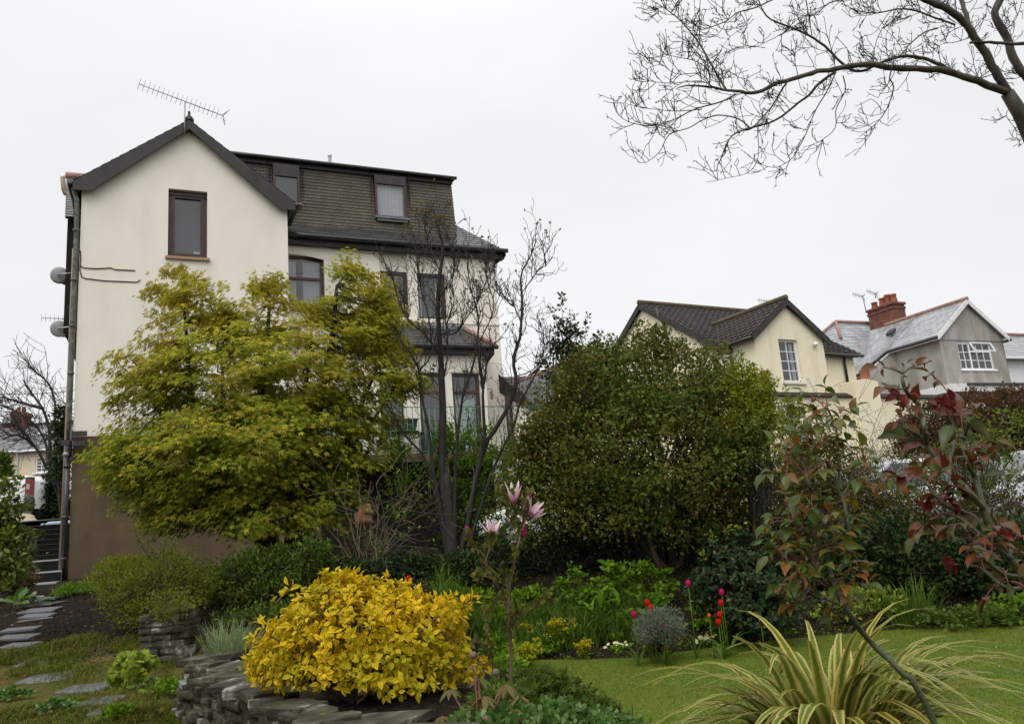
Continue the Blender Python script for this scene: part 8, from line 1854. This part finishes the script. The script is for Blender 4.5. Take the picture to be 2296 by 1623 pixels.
for i, (u, v, lab) in enumerate(((540, 1482, 'fresh green sprout on the wall top left of the golden bush'), (500, 1468, 'green sprout between coping stones under the white tipped blades'), (470, 1500, 'tiny weed in the face of the dry stone wall'), (610, 1530, 'creeping sprig between the stones left of the bush centre'), (735, 1580, 'small leafy weed on the stones under the middle of the golden bush'))):
    plant_clump('wall_weed', lab, 'plant', u, v, .06, .09, 'lime', 50, .035, OV, 180 + i, 'weeds growing on the wall', base=np.array([*at(u, v, (5.2, 5.4, 5.6, 4.3, 3.6)[i])[:2], .69]))

# ------------------------------------------------------------------ grass, moss and litter
rng = np.random.default_rng(200)
n = 150000; s_ = rng.random(n); tt_ = rng.random(n)
yy = 4.2 + tt_ * (_lly[-1] - 4.2); xa = lawn_left(yy); X = xa + s_ * (7.2 - xa); Y = 1.2 + (yy - 1.2) / (_lly[-1] - 1.2) * (lawn_back(X) - 1.2) + np.where(tt_ > .985, rng.normal(.02, .05, n), 0); X = X + np.where(s_ < .02, rng.normal(-.03, .06, n), 0)
P = np.stack([X, Y, np.maximum(.004, G(X, Y) - .004)], 1)
o = blades('lawn_grass', LM['grass'], None, P, unit(rng.normal(0, .45, (n, 3)) * [1, 1, .2] + [0, 0, 1]), rng.uniform(.018, .042, n), rng.uniform(.0035, .006, n), rng.uniform(.1, .9, n), rng, 2); tag(o, 'short mown lawn grass', 'grass', kind='stuff')
# scatter over the mossy ground directly in plan
n = 170000; X = rng.uniform(-5.2, -.6, n); Y = rng.uniform(4.0, 9.6, n)
f = np.sin(X * 2.1 + 1) * np.cos(Y * 1.7) + np.sin(X * 5.3 + Y * 3.1) * .6 + rng.normal(0, .35, n)
k = (X < wall_x(Y) - .25) & (f > -.1) & ((Y < 8.3) | (f > 1.0)); X, Y = X[k], Y[k]
for u, v, r_, m_ in ((60, 1462, .35, 2600), (120, 1480, .3, 2200), (15, 1478, .3, 2000), (330, 1440, .4, 2600), (390, 1450, .3, 1500), (90, 1505, .3, 1500), (350, 1600, .3, 2600), (440, 1600, .25, 2600), (30, 1600, .3, 2000), (180, 1440, .3, 1500)):
    q = ground_hit(u, v); a = rng.random(m_) * 6.28; rr = r_ * rng.random(m_) ** .7; X = np.concatenate([X, q[0] + rr * np.cos(a)]); Y = np.concatenate([Y, q[1] + rr * np.sin(a) * .8])
P = np.stack([X, Y, G(X, Y) - .004], 1); n = len(P); big = rng.random(n) ** np.where(np.arange(n) > n - 20000, 1.2, 3)
LM['rough_grass'] = leaf_mat('rough grass', [(.05, .10, .008), (.09, .15, .012), (.13, .14, .02), (.15, .11, .025)], rough=.55, trans=.35, tint=(.15, .10, .02), var=1.8, amt=.45)
o = blades('rough_grass', LM['rough_grass'], None, P, unit(rng.normal(0, .5, (n, 3)) * [1, 1, .2] + [0, 0, 1]), .03 + .11 * big, rng.uniform(.005, .010, n), rng.uniform(.3, 1.3, n), rng, 3); tag(o, 'mossy rough grass around the flagstones', 'grass', kind='stuff')
n = 9000; X = rng.uniform(-8.5, -.8, n); Y = rng.uniform(4.5, 13, n); k = (rng.random(n) < np.where(Y > 8.2, .9, .25)) & (X < np.where(Y < 7.4, wall_x(Y), 0)); P = np.stack([X[k], Y[k], G(X[k], Y[k]) + .006], 1); n = len(P)
o = leaf_cloud('leaf_litter', LM['litter'], None, P, unit(rng.normal(0, 1, (n, 3)) * [1, 1, .15]), unit(rng.normal(0, .35, (n, 3)) + [0, 0, 1]), rng.uniform(.02, .055, n), OV); tag(o, 'fallen leaves and bark mulch', 'leaf litter', kind='stuff')
n = 5200; X = rng.uniform(-1.5, 6, n); yb = lawn_back(X); Y = yb + .1 + rng.random(n) * 2.4; P = np.stack([X, Y, G(X, Y) + .004], 1)
o = leaf_cloud('border_seedlings', LM['herb'], None, P + [0, 0, .01], unit(rng.normal(0, 1, (n, 3)) * [1, 1, .2] + [0, 0, .5]), unit(rng.normal(0, .3, (n, 3)) + [0, 0, 1]), rng.uniform(.015, .045, n), OV); tag(o, 'small seedlings on the dark border soil', 'seedlings', kind='stuff')
n = 90; s_ = rng.random(n); X = rng.uniform(1.0, 5.5, n); Y = rng.uniform(5.0, 8.2, n); P = np.stack([X, Y, np.full(n, .035)], 1)
o = leaf_cloud('fallen_petals', LM['white_dot'], None, P, unit(rng.normal(0, 1, (n, 3)) * [1, 1, .2]), unit(rng.normal(0, .3, (n, 3)) + [0, 0, 1]), .018, SM); tag(o, 'white petals fallen on the lawn', 'petals', kind='stuff')
# fillers of the raised bed and of the shady back of the border
for i, (bl, mt, nc, per, sz, tm, lab) in enumerate((
    ([(1130, 1500, 40, 26, 4.9, .25), (1160, 1470, 40, 20, 5.6, .3), (1100, 1450, 30, 24, 5.4, .25)], 'herb', 130, 12, .05, OV, 'fresh green leaves round the foot of the young magnolia'),
    ([(1180, 1530, 40, 22, 4.6, .2), (1165, 1580, 40, 26, 4.1, .2), (1110, 1570, 50, 24, 4.0, .2)], 'mid', 170, 12, .04, PAL, 'cut leaved clump between the magnolia trunk and the hellebore'),
    ([(1150, 1620, 60, 20, 3.7, .2), (1080, 1640, 60, 16, 3.5, .2), (1230, 1640, 50, 14, 3.9, .2)], 'glossy', 150, 12, .035, LOB, 'silvery leaves at the bottom edge below the hellebore'),
    ([(1050, 1345, 60, 24, 9, .4), (1180, 1345, 60, 22, 9, .4), (1105, 1385, 60, 20, 8, .4), (1215, 1385, 40, 16, 8, .3)], 'herb', 210, 12, .07, OV, 'leafy perennials on the soil between the golden bush and the daffodil leaves'),
    ([(590, 1375, 60, 18, 8, .4), (520, 1385, 40, 14, 8, .3)], 'mid', 110, 12, .05, OV, 'low weeds in the shade left of the golden bush'),
    ([(1185, 1455, 50, 16, 6.6, .4), (1240, 1440, 50, 16, 7.2, .4)], 'herb', 110, 12, .05, OV, 'leafy weeds on the dark soil behind the magnolia'))):
    bl = [(u, v, ru, rv, ground_hit(u, v + rv * .9)[1], rd) for u, v, ru, rv, Y_, rd in bl]; p = near(bl[0][0], bl[0][1] + bl[0][3], bl[0][4]); mound('bed_plant', lab, 'plant', bl, mt, nc, per, .03, sz, tm, 190 + i, 'plants of the raised bed', base=p, lo=.3, up=.4)
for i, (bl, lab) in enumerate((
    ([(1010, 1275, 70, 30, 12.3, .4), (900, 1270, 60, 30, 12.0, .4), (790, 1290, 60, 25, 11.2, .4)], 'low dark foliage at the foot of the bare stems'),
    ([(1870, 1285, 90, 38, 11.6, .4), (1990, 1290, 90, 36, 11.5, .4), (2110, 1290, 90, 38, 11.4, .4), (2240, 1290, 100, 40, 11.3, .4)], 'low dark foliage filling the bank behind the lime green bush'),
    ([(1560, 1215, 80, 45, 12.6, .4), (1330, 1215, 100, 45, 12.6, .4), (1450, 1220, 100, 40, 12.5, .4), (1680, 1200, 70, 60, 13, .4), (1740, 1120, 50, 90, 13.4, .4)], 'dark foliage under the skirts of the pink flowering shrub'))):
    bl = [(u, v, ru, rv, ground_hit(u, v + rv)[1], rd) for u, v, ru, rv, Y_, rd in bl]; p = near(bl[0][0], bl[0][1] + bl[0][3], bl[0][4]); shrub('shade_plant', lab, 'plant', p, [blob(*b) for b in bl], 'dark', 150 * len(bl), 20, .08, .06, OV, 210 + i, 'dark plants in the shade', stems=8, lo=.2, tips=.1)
